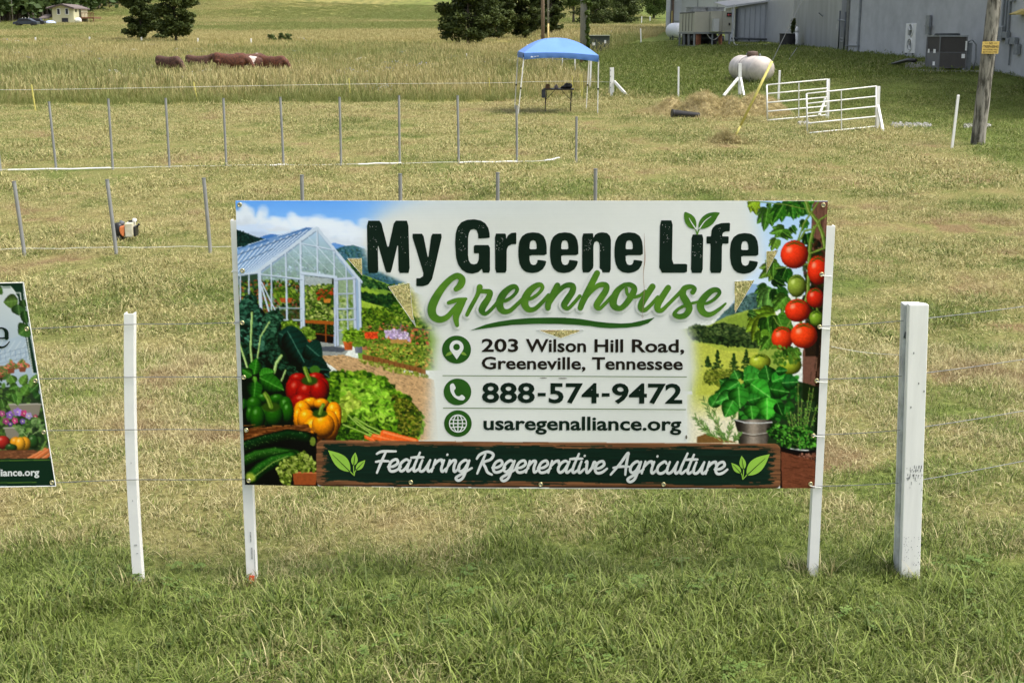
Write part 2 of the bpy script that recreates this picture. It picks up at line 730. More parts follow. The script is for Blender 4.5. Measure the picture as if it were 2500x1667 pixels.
def build_grass():
    # A: unmown strip in front of the fence and the first metres behind it
    x, y = sample(4.1, 6.3, 1500, extra=.5)
    g = greenness(x, y)
    cl = fbm(x * 3.2, y * 3.2, 5)
    k = rng.uniform(0, 1, len(x)) < np.clip(.35 + 1.6 * (cl - .28), .25, 1)
    x, y, g, cl = x[k], y[k], g[k], cl[k]
    s = (.6 + 1.25 * np.clip(g, 0, 1) * np.clip(cl * 1.8 - .35, 0, 1) + .4 * rng.uniform(0, 1, len(x)))
    s *= .80 + .25 * np.clip((5.6 - y) / .6, 0, 1)
    scatter('grass_foreground', np.stack([x, y, G(x, y)], -1), s, g, near_k + straw_k,
            weights=np.array([.1] * 6 + [.03] * 3 + [.0775] * 4) / (.75 + .09 + .16), label='long green grass along the front of the fence')
    # A2: first metres behind
    x, y = sample(6.3, 10, 760, extra=.5)
    g = greenness(x, y)
    cl = fbm(x * 2.2, y * 2.2, 6)
    k = rng.uniform(0, 1, len(x)) < np.clip(.35 + 1.7 * (cl - .28), .22, 1)
    x, y, g, cl = x[k], y[k], g[k], cl[k]
    s = .8 + .75 * rng.uniform(0, 1, len(x)) * (cl + .5)
    scatter('grass_cut_near', np.stack([x, y, G(x, y)], -1), s, g, near_k[:6] + straw_k,
            weights=np.array([.09] * 6 + [.115] * 4), label='freshly cut grass with straw clippings behind the banner')
    # B, C: the mown field
    for nm, a, b, d, sp, wd, ht, nb in (('grass_cut_middle', 10, 20, 190, .13, .007, .07, 34), ('grass_cut_far', 20, 46, 44, .30, .013, .085, 60)):
        ks = [tuft(nm + '_tuft', nb, ht * .72, sp, wd * .8, 1.2, BLF, 3, seed=50 + i, flat=.6) for i in range(5)]
        x, y = sample(a, b, d, extra=1.5)
        k = ~meadow(x, y)
        cl = fbm(x * 1.1, y * .8, 8)
        k &= rng.uniform(0, 1, len(x)) < np.clip(.3 + 1.8 * (cl - .25), .18, 1)
        x, y, cl = x[k], y[k], cl[k]
        g = greenness(x, y)
        s = .5 + 1.1 * rng.uniform(0, 1, len(x)) * np.clip(cl * 2.2 - .3, .2, 1.4)
        scatter(nm, np.stack([x, y, G(x, y)], -1), s, g, ks, label='mown straw coloured hay field grass')
    # lawn beyond 46 m up to the buildings
    ks = [tuft('lawn_tuft', 50, .09, .45, .022, .7, BLF, 3, seed=70 + i) for i in range(4)]
    x, y = sample(46, 95, 16, extra=1.5)
    k = (~meadow(x, y)) & (x > 0)
    x, y = x[k], y[k]
    scatter('lawn_grass', np.stack([x, y, G(x, y)], -1), .8 + .5 * rng.uniform(0, 1, len(x)), greenness(x, y), ks,
            label='green lawn grass rising to the buildings')
    # clover patches in the strip
    x, y = sample(4.1, 5.7, 110, extra=.3)
    k = fbm(x * 3.6, y * 3.6, 21) > .60
    x, y = x[k], y[k]
    scatter('clover', np.stack([x, y, G(x, y)], -1), rng.uniform(.5, .9, len(x)), np.full(len(x), .9), clover_k, label='clover patches in the front grass')


def build_meadow():
    tall = [tuft('meadow_tuft', 100, .40, .40, .009, .7, BLM, 4, seed=90 + i) for i in range(4)]
    head = [tuft('meadow_seedheads', 40, .52, .40, .0075, .45, BLM, 4, seedhead=1, seed=96 + i) for i in range(3)]
    x, y = sample(38, 80, 9, extra=3)
    x2, y2 = sample(80, 130, 4.6, extra=3)
    x, y = np.r_[x, x2], np.r_[y, y2]
    k = meadow(x, y)
    x, y = x[k], y[k]
    # keep clear of the very margin and thin in patches
    n1 = fbm(x * .16, y * .1, 31)
    k = rng.uniform(0, 1, len(x)) < np.clip(.55 + 1.5 * (n1 - .4), .3, 1)
    x, y, n1 = x[k], y[k], n1[k]
    px, py = proj(x, y, G(x, y))
    edge = np.clip((px > 1340) & (y < 80), 0, 1)
    g = np.clip(.30 + 2.3 * (fbm(x * .09, y * .06, 33) - .45) + .9 * (fbm(x * .5, y * .3, 35) - .5) + .5 * (px > 1480) * (y < 110), 0, 1)
    # dark green weeds at the foot of the edge
    front = np.clip(1 - (y - np.interp(px, [0, 1270], [45, 48])) / 2.2, 0, 1) * (px < 1350)
    g = np.clip(g + .75 * front, 0, 1)
    s = .65 + .7 * rng.uniform(0, 1, len(x)) * (n1 + .55)
    s *= 1.12 - .40 * front
    s *= np.where((px > 360) & (px < 710) & (py > 165) & (py < 205), .88, 1)
    scatter('meadow_grass', np.stack([x, y, G(x, y)], -1), s, g, tall + head, lean=.12,
            weights=[.15] * 4 + [.4 / 3] * 3, label='tall uncut meadow grass going to seed')
    big = [tuft('far_meadow_tuft', 110, .30, 1.1, .03, .8, BLM, 3, seed=110 + i) for i in range(4)]
    x, y = sample(130, 420, .75, extra=4)
    k = meadow(x, y)
    x, y = x[k], y[k]
    n1 = fbm(x * .05, y * .03, 41)
    g = np.clip(.1 + .7 * np.clip((y - 190) / 60, 0, 1) + 3.0 * (n1 - .5), 0, 1)
    scatter('far_meadow_grass', np.stack([x, y, G(x, y)], -1), .5 + .6 * rng.uniform(0, 1, len(x)), g, big, lean=.1,
            label='far meadow grass on the hillside')
    # wild flowers: white and blue specks
    fl = []
    for nm, c in (('white_flower', (.75, .75, .68)), ('blue_flower', (.32, .36, .52))):
        m_ = mat(nm + '_petals', c, rough=.8, var=.1)
        r = np.random.default_rng(3)
        V, Fq = [], []
        for i in range(16):
            cx, cy, cz = r.normal(0, .2), r.normal(0, .2), r.uniform(.35, .55)
            q = .015
            b = len(V)
            V += [(cx - q, cy, cz - q), (cx + q, cy, cz - q), (cx + q, cy, cz + q), (cx - q, cy, cz + q)]
            Fq.append((b, b + 1, b + 2, b + 3))
        fl.append(mesh_np(nm, V, Fq, m_))
    x, y = sample(45, 150, .05, extra=2)
    k = meadow(x, y) & (fbm(x * .07, y * .05, 51) > .5)
    x, y = x[k], y[k]
    scatter('meadow_flowers', np.stack([x, y, G(x, y)], -1), rng.uniform(.6, 1.2, len(x)), np.zeros(len(x)), fl, lean=.1, weights=[.35, .65],
            label='white and pale blue wild flowers in the tall meadow')


build_grass()
build_meadow()
_px = []
for (a, b) in ((337, 1430), (615, 1432), (1986, 1397), (2222, 1400)):
    X_, Y_, Z_ = spot(a, b)
    for _ in range(46):
        _t, _r = rng.uniform(0, 6.283), rng.uniform(.035, .11)
        _px.append((X_ + math.cos(_t) * _r * 1.2, Y_ + .01 + math.sin(_t) * _r * .8))
_px = np.array(_px)
scatter('grass_at_posts', np.c_[_px, G(_px[:, 0], _px[:, 1])], rng.uniform(.8, 1.5, len(_px)), rng.uniform(.5, 1.1, len(_px)), near_k[4:], label='longer uncut grass round the feet of the fence posts')
# ================================================================ BANNER PRINT PAINTER
class Canvas:
    """small numpy painter; coordinates are the print's own units, colours 0..255"""
    def __init__(s, x0, y0, w_, h_, base=(216, 218, 215), seed=1):
        s.x0, s.y0, s.w, s.h = x0, y0, w_, h_
        s.a = np.zeros((h_, w_, 3), np.float32) + np.array(base, np.float32)
        s.r = np.random.default_rng(seed)

    def win(s, xa, ya, xb, yb):
        i0, i1 = max(0, int(ya - s.y0)), min(s.h, int(yb - s.y0) + 2)
        j0, j1 = max(0, int(xa - s.x0)), min(s.w, int(xb - s.x0) + 2)
        if i1 <= i0 or j1 <= j0:
            return None
        yy, xx = np.mgrid[i0:i1, j0:j1].astype(np.float32)
        return slice(i0, i1), slice(j0, j1), xx + s.x0 + .5, yy + s.y0 + .5

    def put(s, sl, m_, col):
        a = s.a[sl[0], sl[1]]
        c = np.asarray(col, np.float32)
        if c.ndim == 1:
            c = c[None, None]
        a += (c - a) * m_[..., None]

    def poly(s, pts, col, alpha=1.0):
        xs, ys = [p[0] for p in pts], [p[1] for p in pts]
        q = s.win(min(xs), min(ys), max(xs), max(ys))
        if q is None:
            return
        m_ = in_poly(q[2], q[3], pts).astype(np.float32) * alpha
        s.put(q, m_, col(q[2], q[3]) if callable(col) else col)

    def ell(s, cx, cy, rx, ry, col, alpha=1.0, rot=0.0, soft=.15):
        m0 = max(rx, ry) * 1.1 + 1
        q = s.win(cx - m0, cy - m0, cx + m0, cy + m0)
        if q is None:
            return
        dx, dy = q[2] - cx, q[3] - cy
        c_, s_ = math.cos(rot), math.sin(rot)
        d = np.sqrt(((dx * c_ + dy * s_) / rx) ** 2 + ((-dx * s_ + dy * c_) / ry) ** 2)
        s.put(q, np.clip((1 + soft / 2 - d) / max(soft, 1e-3), 0, 1) * alpha, col)

    def ball(s, cx, cy, rx, ry, base, hi=(255, 235, 225), lx=-.35, ly=-.5, spec=.75, amb=.38, rot=0.0):
        m0 = max(rx, ry) + 1
        q = s.win(cx - m0, cy - m0, cx + m0, cy + m0)
        if q is None:
            return
        dx, dy = (q[2] - cx), (q[3] - cy)
        c_, s_ = math.cos(rot), math.sin(rot)
        u, v = (dx * c_ + dy * s_) / rx, (-dx * s_ + dy * c_) / ry
        d2 = u * u + v * v
        nz = np.sqrt(np.clip(1 - d2, 0, 1))
        lz = math.sqrt(max(0, 1 - lx * lx - ly * ly))
        dif = np.clip(u * lx + v * ly + nz * lz, 0, 1)
        c = np.array(base)[None, None] * (amb + (1.12 - amb) * dif)[..., None]
        sp = np.clip((dif - .93) / .07, 0, 1) ** 2 * spec
        c = c + (np.array(hi)[None, None] - c) * sp[..., None]
        s.put(q, (d2 < 1).astype(np.float32), c)

    def line(s, pts, wd, col, alpha=1.0):
        for (xa, ya), (xb, yb) in zip(pts[:-1], pts[1:]):
            q = s.win(min(xa, xb) - wd, min(ya, yb) - wd, max(xa, xb) + wd, max(ya, yb) + wd)
            if q is None:
                continue
            dx, dy = xb - xa, yb - ya
            L2 = dx * dx + dy * dy + 1e-6
            t = np.clip(((q[2] - xa) * dx + (q[3] - ya) * dy) / L2, 0, 1)
            d = np.hypot(q[2] - xa - t * dx, q[3] - ya - t * dy)
            s.put(q, np.clip(wd / 2 + .5 - d, 0, 1) * alpha, col)

    def leaf(s, xa, ya, xb, yb, wd, col, vein=None, nv=5, dark=.6, fat=1.0):
        dx, dy = xb - xa, yb - ya
        L = math.hypot(dx, dy) + 1e-6
        q = s.win(min(xa, xb) - wd, min(ya, yb) - wd, max(xa, xb) + wd, max(ya, yb) + wd)
        if q is None:
            return
        t = ((q[2] - xa) * dx + (q[3] - ya) * dy) / L / L
        u = ((q[2] - xa) * -dy + (q[3] - ya) * dx) / L
        tc_ = np.clip(t, 0, 1)
        prof = wd / 2 * np.clip(np.sin(math.pi * tc_ ** (.75 * fat)), 0, 1) ** .8
        m_ = ((np.abs(u) < prof) & (t > 0) & (t < 1)).astype(np.float32)
        k = u / (prof + 1e-3)
        sh = 1 - (1 - dark) * np.clip(np.where(u > 0, k * .9, -k * .35), 0, 1) - .18 * np.abs(np.sin(k * 1.6)) * (k > 0)
        if nv:
            ph = (t * nv * 6.28 - np.abs(k) * 3.0)
            sh = sh * (1 - .14 * (np.sin(ph) > .55))
        c = np.array(col, np.float32)[None, None] * sh[..., None]
        if vein is not None:
            vm = np.clip(1.2 - np.abs(u) / max(.8, wd * .03), 0, 1)
            c = c + (np.array(vein, np.float32)[None, None] - c) * (vm * .7)[..., None]
        s.put(q, m_, c)

    def foliage(s, poly, n, size, cols, bg_=None, alpha=1.0, shape=1.6, toplight=True):
        """fill a region with leafy dabs"""
        xs, ys = [p[0] for p in poly], [p[1] for p in poly]
        if bg_ is not None:
            s.poly(poly, bg_, alpha)
        x = s.r.uniform(min(xs), max(xs), n * 3)
        y = s.r.uniform(min(ys), max(ys), n * 3)
        k = in_poly(x, y, poly)
        x, y = x[k][:n], y[k][:n]
        o = np.argsort(y)
        for i in o:
            c = np.array(cols[int(s.r.integers(len(cols)))], float) * s.r.uniform(.75, 1.2)
            z = size * s.r.uniform(.6, 1.4)
            s.ell(x[i], y[i], z * shape / 1.3, z / 1.3, c, alpha, rot=s.r.uniform(0, 3.14), soft=.4)

    def blur(s, sl, it=2):
        a = s.a[sl]
        for _ in range(it):
            a[1:-1] = (a[:-2] + a[1:-1] * 2 + a[2:]) / 4
            a[:, 1:-1] = (a[:, :-2] + a[:, 1:-1] * 2 + a[:, 2:]) / 4


def Zm(x0, y0, k):
    return lambda *p: [(x0 + p[i] / k, y0 + p[i + 1] / k) for i in range(0, len(p), 2)]


z1, z2 = Zm(560, 470, 3.92), Zm(560, 820, 3.92)
z3, z4, z5 = Zm(880, 470, 3.92), Zm(1440, 470, 3.92), Zm(1640, 820, 3.92)
z6, z7, z8 = Zm(1040, 800, 3.5636), Zm(760, 1050, 3.675), Zm(1360, 1050, 3.459)


def grad(c0, c1, y0, y1):
    a, b = np.array(c0, np.float32), np.array(c1, np.float32)
    return lambda xx, yy: a + (b - a) * np.clip((yy - y0) / (y1 - y0), 0, 1)[..., None]


def paint_main():
    c = Canvas(568, 484, 1460, 714)
    r = c.r
    # -------- left picture: sky
    c.poly([(568, 484), (1100, 484), (1100, 760), (568, 760)], grad((112, 160, 222), (176, 202, 232), 490, 640))

    def cloud(cx, cy, sx, sy, n, col=(214, 220, 232)):
        for i in range(n):
            a, b = r.normal(0, .45), abs(r.normal(0, .4))
            q = r.uniform(.5, 1.1)
            c.ell(cx + a * sx, cy - b * sy + sy * .3, sx * .22 * q, sy * .30 * q, np.array(col) - (0 if b > .25 else 14), .6, soft=.7)
    cloud(600, 533, 46, 44, 60)
    cloud(668, 560, 60, 50, 90)
    cloud(590, 568, 90, 26, 60, (196, 208, 230))
    cloud(780, 560, 90, 40, 90)
    cloud(870, 585, 80, 40, 80)
    cloud(720, 578, 70, 20, 30, (200, 212, 230))
    # far hills
    c.poly(z1(290, 430, 400, 398, 480, 410, 640, 470, 640, 540, 290, 540), (86, 124, 178))
    c.poly(z1(65, 358, 150, 385, 230, 420, 330, 445, 390, 470, 300, 520, 65, 530), (30, 52, 50))
    c.foliage(z1(65, 365, 150, 390, 230, 425, 330, 450, 300, 510, 65, 525), 260, 2.2, [(24, 46, 46), (40, 64, 58)])
    c.poly(z1(960, 490, 1020, 486, 1110, 510, 1250, 560, 1250, 620, 960, 620), (110, 146, 196))
    c.poly(z1(1010, 545, 1100, 515, 1190, 505, 1290, 540, 1500, 640, 1700, 760, 1700, 900, 1010, 900), (72, 104, 120))
    c.foliage(z1(1010, 550, 1190, 512, 1290, 548, 1500, 660, 1600, 860, 1100, 800), 700, 2.4, [(58, 92, 104), (84, 116, 128), (70, 100, 96)])
    # green hills with woods
    c.poly(z1(1120, 640, 1260, 780, 1500, 870, 1900, 1000, 2100, 1250, 2100, 1700, 1250, 1700, 1150, 900), (120, 146, 70))
    c.foliage(z1(1150, 650, 1280, 800, 1480, 880, 1700, 900, 1700, 960, 1500, 930, 1260, 900), 420, 3.0, [(52, 84, 50), (74, 104, 62), (40, 66, 44)])
    c.poly(z1(1250, 905, 1500, 980, 1560, 1110, 1250, 1010), (142, 168, 74))
    c.foliage(z1(1250, 960, 1400, 985, 1560, 980, 1600, 1060, 1560, 1110, 1440, 1090, 1250, 1040), 260, 4.4, [(36, 62, 38), (58, 86, 46), (30, 50, 36)])
    c.poly(z1(1250, 1030, 1560, 1120, 1560, 1180, 1250, 1120), (150, 172, 78))
    c.foliage(z1(1540, 1080, 1700, 1040, 1840, 1060, 1940, 1200, 1990, 1300, 1500, 1290, 1530, 1150), 520, 4.6, [(60, 88, 34), (98, 124, 50), (134, 148, 70), (50, 74, 32)])
    c.foliage(z1(1550, 900, 1720, 870, 1780, 960, 1850, 1050, 1800, 1200, 1700, 1100), 260, 4.0, [(150, 152, 84), (130, 132, 66), (168, 164, 100)])
    c.foliage(z1(1260, 1110, 1500, 1110, 1620, 1250, 1600, 1340, 1260, 1330), 420, 3.8, [(66, 92, 34), (112, 134, 52), (40, 58, 28), (96, 116, 44)])
    # -------- greenhouse
    gw = (188, 198, 212)
    c.poly(z1(60, 560, 840, 335, 1262, 858, 1262, 1330, 1005, 1450, 715, 1330, 60, 1110), (150, 168, 190))
    c.poly(z1(305, 780, 840, 370, 1210, 850, 1210, 1320, 305, 1320), grad((172, 192, 216), (120, 138, 118), 560, 720))
    c.foliage(z1(310, 770, 690, 640, 1200, 880, 1200, 960, 310, 960), 220, 3, [(150, 168, 178), (124, 144, 140), (176, 190, 206)], alpha=.6)
    c.poly(z1(90, 800, 270, 780, 305, 1230, 90, 1230), (58, 76, 62))
    c.foliage(z1(90, 850, 700, 850, 700, 1320, 90, 1320), 900, 3.6, [(52, 76, 38), (84, 108, 48), (116, 136, 66), (40, 56, 36), (130, 84, 60)])
    c.poly(z1(310, 1160, 700, 1100, 700, 1330, 310, 1330), (56, 66, 44), .6)
    c.foliage(z1(420, 930, 560, 900, 660, 960, 640, 1040, 440, 1040), 130, 3.6, [(88, 112, 44), (122, 140, 64), (64, 84, 36)])
    c.poly(z1(480, 1010, 610, 1010, 590, 1055, 500, 1055), (156, 88, 56))
    # open doorway interior
    c.poly(z1(715, 800, 1000, 820, 1000, 1450, 800, 1420, 715, 1330), (40, 46, 32))
    c.poly(z1(715, 800, 985, 825, 985, 880, 715, 905), (158, 166, 168))
    c.foliage(z1(715, 900, 1000, 880, 1000, 1240, 715, 1230), 480, 3.6, [(84, 108, 50), (126, 146, 70), (56, 76, 36), (164, 170, 110), (96, 110, 60)])
    c.foliage(z1(830, 950, 990, 930, 990, 1010, 850, 1020), 110, 3.8, [(52, 66, 28), (150, 66, 44), (80, 96, 40)])
    c.poly(z1(900, 1020, 975, 1020, 965, 1060, 910, 1060), (178, 124, 66))
    c.poly(z1(720, 1220, 1000, 1235, 1000, 1270, 720, 1250), (150, 92, 48))
    c.poly(z1(800, 1300, 1000, 1310, 1000, 1450, 800, 1420), (34, 26, 18))
    c.foliage(z1(740, 1260, 1000, 1280, 1000, 1350, 760, 1330), 90, 3, [(60, 80, 38), (36, 46, 24)])
    c.line(z1(925, 1270, 925, 1430), 3.5, (140, 82, 44))
    c.line(z1(800, 1350, 1000, 1372), 2.5, (130, 80, 46))
    # path slab
    c.poly(z1(800, 1420, 1010, 1450, 1150, 1500, 1100, 1568, 900, 1568, 850, 1500), (150, 152, 150))
    c.poly(z1(850, 1480, 1000, 1470, 1140, 1500, 1080, 1530, 900, 1520), (88, 92, 100))
    # roof: blue glass with bars
    c.poly(z1(70, 560, 180, 500, 735, 335, 830, 345, 275, 752, 90, 790, 75, 700), grad((108, 136, 176), (150, 178, 214), 560, 660))
    for i in range(13):
        t = i / 12
        a = z1(70 + t * 740, 575 - t * 235, -170 + t * 450 + 0, 940 - t * 190)
        x0_, y0_ = a[0]
        x1_, y1_ = a[1]
        if y1_ > 470 + 790 / 3.92:
            f = (470 + 780 / 3.92 - y0_) / (y1_ - y0_)
            x1_, y1_ = x0_ + (x1_ - x0_) * f, y0_ + (y1_ - y0_) * f
        c.line([(x0_, y0_), (x1_, y1_)], 2.2, (206, 214, 226))
        c.line([(x0_ + 3, y0_ + 1), (x1_ + 3, y1_ + 1)], 1.4, (78, 102, 140), .7)
    c.line(z1(78, 600, 660, 400), 2, (60, 78, 104), .7)
    c.line(z1(80, 690, 420, 540), 2, (60, 78, 104), .6)
    for q in ((180, 505, 350, 448, 390, 462, 200, 520), (460, 425, 730, 338, 760, 352, 480, 432), (80, 530, 120, 520, 170, 520, 80, 550)):
        c.poly(z1(*q), (84, 116, 160))
        c.line(z1(*q[:4]), 1.6, (200, 212, 228))
    # gable frame
    for p, wd in (((275, 755, 838, 345), 8), ((838, 345, 1262, 856), 7), ((80, 792, 275, 765), 5), ((290, 760, 305, 1230), 8),
                  ((402, 670, 405, 1130), 3.5), ((540, 565, 553, 1220), 4), ((682, 460, 690, 1320), 5), ((705, 790, 712, 1320), 6),
                  ((840, 360, 845, 775), 4), ((1003, 560, 1005, 800), 3.6), ((1118, 700, 1118, 820), 3), ((1245, 850, 1258, 1330), 5),
                  ((305, 785, 690, 830), 3), ((690, 770, 1020, 812), 7), ((695, 490, 1000, 552), 3), ((105, 800, 105, 1050), 3), ((188, 790, 188, 1000), 3),
                  ((440, 1105, 690, 1108), 2), ((520, 1220, 690, 1220), 3), ((310, 900, 380, 1140), 3.4), ((310, 860, 440, 1130), 3)):
        pp = z1(*p)
        c.line([(x_ + 1.2, y_ + 1.5) for x_, y_ in pp], wd, (104, 116, 136), .7)
        c.line(pp, wd, gw)
    for p in ((595, 530, 840, 770), (700, 500, 960, 760), (750, 420, 1110, 820), (845, 520, 1000, 690), (550, 570, 700, 720)):
        c.line(z1(*p), 1.5, (206, 214, 226), .6)
    for y_ in (560, 640, 700):
        c.line(z1(420, y_ + 60, 1100, y_ + 20), 1.2, (150, 166, 188), .5)
    # open door
    c.poly(z1(1010, 830, 1205, 815, 1215, 1440, 1015, 1468), (140, 156, 128), .85)
    c.foliage(z1(1045, 990, 1180, 980, 1180, 1320, 1045, 1320), 110, 3.6, [(120, 140, 70), (80, 104, 50), (168, 178, 130)], alpha=.7)
    for p, wd in (((1010, 830, 1015, 1465), 5), ((1030, 840, 1040, 1460), 5), ((1195, 815, 1210, 1440), 6), ((1010, 832, 1200, 820), 6),
                  ((1125, 840, 1135, 1320), 2.6), ((1040, 972, 1190, 968), 2.6), ((1040, 1116, 1195, 1112), 2.6), ((1040, 1218, 1200, 1214), 3), ((1040, 1320, 1200, 1322), 3)):
        c.line([(x_ + 1, y_ + 1) for x_, y_ in z1(*p)], wd, (96, 106, 128), .8)
        c.line(z1(*p), wd, (180, 188, 206))
    # -------- pots and flower beds right of the door
    c.foliage(z1(1260, 1300, 1560, 1240, 1900, 1330, 1920, 1440, 1700, 1500, 1260, 1440), 700, 3.6, [(76, 100, 40), (116, 136, 60), (52, 70, 34), (130, 140, 70), (96, 120, 52), (188, 110, 84)])
    c.foliage(z1(1490, 1330, 1600, 1310, 1720, 1350, 1720, 1420, 1500, 1390), 150, 3.0, [(196, 176, 206), (216, 200, 220), (168, 150, 186)])
    c.foliage(z1(1270, 1340, 1420, 1340, 1410, 1400, 1290, 1390), 90, 2.8, [(206, 92, 56), (190, 74, 50)])
    c.line(z1(1500, 1265, 1940, 1320), 2, (84, 78, 74))
    for i in range(12):
        c.line(z1(1520 + i * 36, 1270 + i * 5, 1520 + i * 36, 1340 + i * 5), 1.2, (90, 84, 78), .8)
    c.line(z1(1645, 1255, 1645, 1340), 3, (110, 104, 104))
    c.poly(z1(1540, 1410, 1710, 1405, 1690, 1480, 1560, 1480), (168, 136, 88))
    c.foliage(z2(1300, 150, 1400, 80, 1700, 80, 1930, 110, 1960, 300, 1700, 300, 1500, 230, 1330, 180), 900, 3.6, [(96, 116, 48), (134, 150, 66), (64, 84, 38), (110, 130, 60), (156, 168, 84), (176, 140, 80)])
    c.poly(z2(1275, 175, 1400, 200, 1880, 320, 1880, 370, 1500, 280, 1275, 222), (128, 92, 60))
    for i in range(11):
        c.line(z2(1330 + i * 50, 195 + i * 13, 1332 + i * 50, 240 + i * 12), 1.2, (80, 56, 38))
    for (x_, y_, ww, hh, pc) in ((1140, 1440, 46, 70, (176, 98, 58)), (1240, 1470, 42, 66, (118, 122, 134)), (745, 1400, 52, 56, (190, 100, 60)), (1300, 1460, 30, 50, (166, 120, 90))):
        c.poly(z1(x_ - ww, y_ - 10, x_ + ww, y_ - 10, x_ + ww * .75, y_ + hh, x_ - ww * .75, y_ + hh), lambda xx, yy, pc=pc: np.array(pc, np.float32) * (1.1 - .35 * ((xx - xx.min()) / (np.ptp(xx) + 1)))[..., None])
        c.line(z1(x_ - ww, y_ - 6, x_ + ww, y_ - 6), 3, np.array(pc) * 1.12)
    c.foliage(z1(1080, 1340, 1180, 1310, 1290, 1340, 1300, 1420, 1090, 1420), 190, 3.8, [(110, 140, 48), (150, 176, 76), (74, 98, 36)])
    c.foliage(z1(1180, 1430, 1250, 1400, 1350, 1430, 1350, 1470, 1190, 1470), 90, 3.2, [(120, 146, 60), (88, 112, 46)])
    c.foliage(z1(680, 1320, 740, 1290, 810, 1330, 815, 1400, 690, 1400), 110, 3.8, [(98, 124, 50), (136, 156, 76), (66, 88, 36)])
    c.foliage(z1(510, 1240, 600, 1220, 670, 1290, 660, 1340, 520, 1320), 130, 3.6, [(90, 116, 44), (126, 148, 64), (60, 82, 32)])
    # -------- gravel path
    gp = z2(860, 190, 1090, 185, 1300, 230, 1600, 330, 1960, 420, 2000, 1000, 1700, 1000, 1500, 600, 1100, 380, 940, 260)
    c.poly(gp, (186, 156, 122))
    x = r.uniform(860, 2000, 2600)
    y = r.uniform(185, 1000, 2600)
    for i in range(2600):
        p = z2(x[i], y[i])[0]
        if in_poly(p[0], p[1], gp):
            c.ell(p[0], p[1], r.uniform(1.5, 4.5), r.uniform(.7, 1.6), np.array((186, 156, 122)) * r.uniform(.62, 1.18), .7, rot=.3, soft=.5)
    c.foliage(z2(1230, 225, 1500, 270, 1900, 380, 1900, 400, 1600, 360, 1250, 245), 200, 2.6, [(120, 130, 60), (150, 156, 84)])
    # -------- dark backdrop of the vegetables
    c.poly(z1(75, 1150, 300, 1100, 480, 1330, 700, 1440, 860, 1568, 960, 1700, 960, 1900, 1080, 2400, 75, 2400), (20, 30, 22))
    # lettuce
    lt = z2(930, 420, 985, 345, 1100, 350, 1210, 345, 1330, 370, 1480, 410, 1560, 490, 1600, 540, 1720, 580, 1760, 680, 1850, 760, 1850, 900, 1790, 990, 1050, 1000, 940, 640)
    c.foliage(lt, 1700, 6.0, [(62, 92, 30), (96, 130, 44), (130, 160, 60), (38, 62, 22), (80, 112, 38)], bg_=(44, 66, 26))
    c.foliage(z2(1100, 420, 1450, 430, 1560, 620, 1600, 800, 1300, 800, 1080, 620), 420, 6.5, [(120, 158, 58), (150, 184, 78), (96, 136, 46)])
    c.foliage(z2(1560, 560, 1760, 640, 1850, 800, 1800, 980, 1640, 940, 1600, 760), 380, 3.6, [(78, 92, 34), (110, 116, 48), (54, 66, 26), (130, 124, 60)])
    for i in range(70):
        a = z2(r.uniform(1080, 1560), r.uniform(430, 860))[0]
        c.line([a, (a[0] + r.uniform(-14, 14), a[1] + r.uniform(4, 16))], 1.3, (176, 200, 110), .55)
    for i in range(60):
        a = z2(r.uniform(980, 1700), r.uniform(450, 920))[0]
        c.ell(a[0], a[1], r.uniform(3, 8), r.uniform(2, 4), (24, 40, 16), .55, rot=r.uniform(0, 3), soft=.7)
    c.poly(z2(1060, 600, 1150, 540, 1260, 640, 1250, 700, 1170, 700, 1120, 790, 1080, 820, 1050, 700), (150, 168, 78))
    c.foliage(z2(1060, 600, 1150, 540, 1260, 640, 1250, 700, 1170, 700, 1120, 790, 1080, 820, 1050, 700), 60, 5, [(168, 184, 90), (124, 146, 58)])
    # kale
    for (ps, wd, col) in (((210, 1300, 215, 1010), 44, (50, 82, 66)), ((330, 1420, 470, 1150), 40, (42, 72, 56)), ((130, 1330, 110, 1090), 34, (38, 66, 52)), ((560, 1560, 430, 1330), 30, (30, 54, 42))):
        (xa, ya), (xb, yb) = z1(*ps)
        c.leaf(xa, ya + 30, xb, yb - 12, wd * 1.25, np.array(col) * .8, None, 0)
    c.foliage(z1(90, 1090, 160, 1000, 240, 1010, 300, 1180, 330, 1500, 90, 1560), 520, 5.2, [(34, 60, 50), (56, 92, 76), (78, 116, 98), (22, 40, 34)])
    c.foliage(z1(330, 1200, 430, 1130, 505, 1170, 500, 1230, 400, 1390, 350, 1450), 260, 4.6, [(34, 60, 46), (58, 92, 72), (22, 40, 32), (74, 110, 88)])
    c.foliage(z1(340, 1400, 520, 1330, 480, 1568, 640, 1700, 660, 1760, 600, 1760, 380, 1600), 380, 4.4, [(30, 54, 42), (52, 82, 64), (18, 34, 26)])
    c.foliage(z1(90, 1400, 180, 1460, 330, 1568, 330, 1700, 100, 1700), 300, 5.0, [(28, 48, 38), (48, 76, 60), (16, 28, 22)])
    for (pts, w0) in ((z1(218, 1150, 212, 1300, 205, 1500, 220, 1660), 5), (z1(385, 1240, 300, 1380, 262, 1640), 3.6), (z1(95, 1440, 150, 1600, 185, 1720), 4.5), (z2(500, 190, 450, 260, 430, 350), 7), (z2(540, 330, 500, 430), 4)):
        c.line(pts, w0, (140, 166, 104))
        c.line([(x_ - .8, y_) for x_, y_ in pts], w0 * .35, (186, 204, 150))
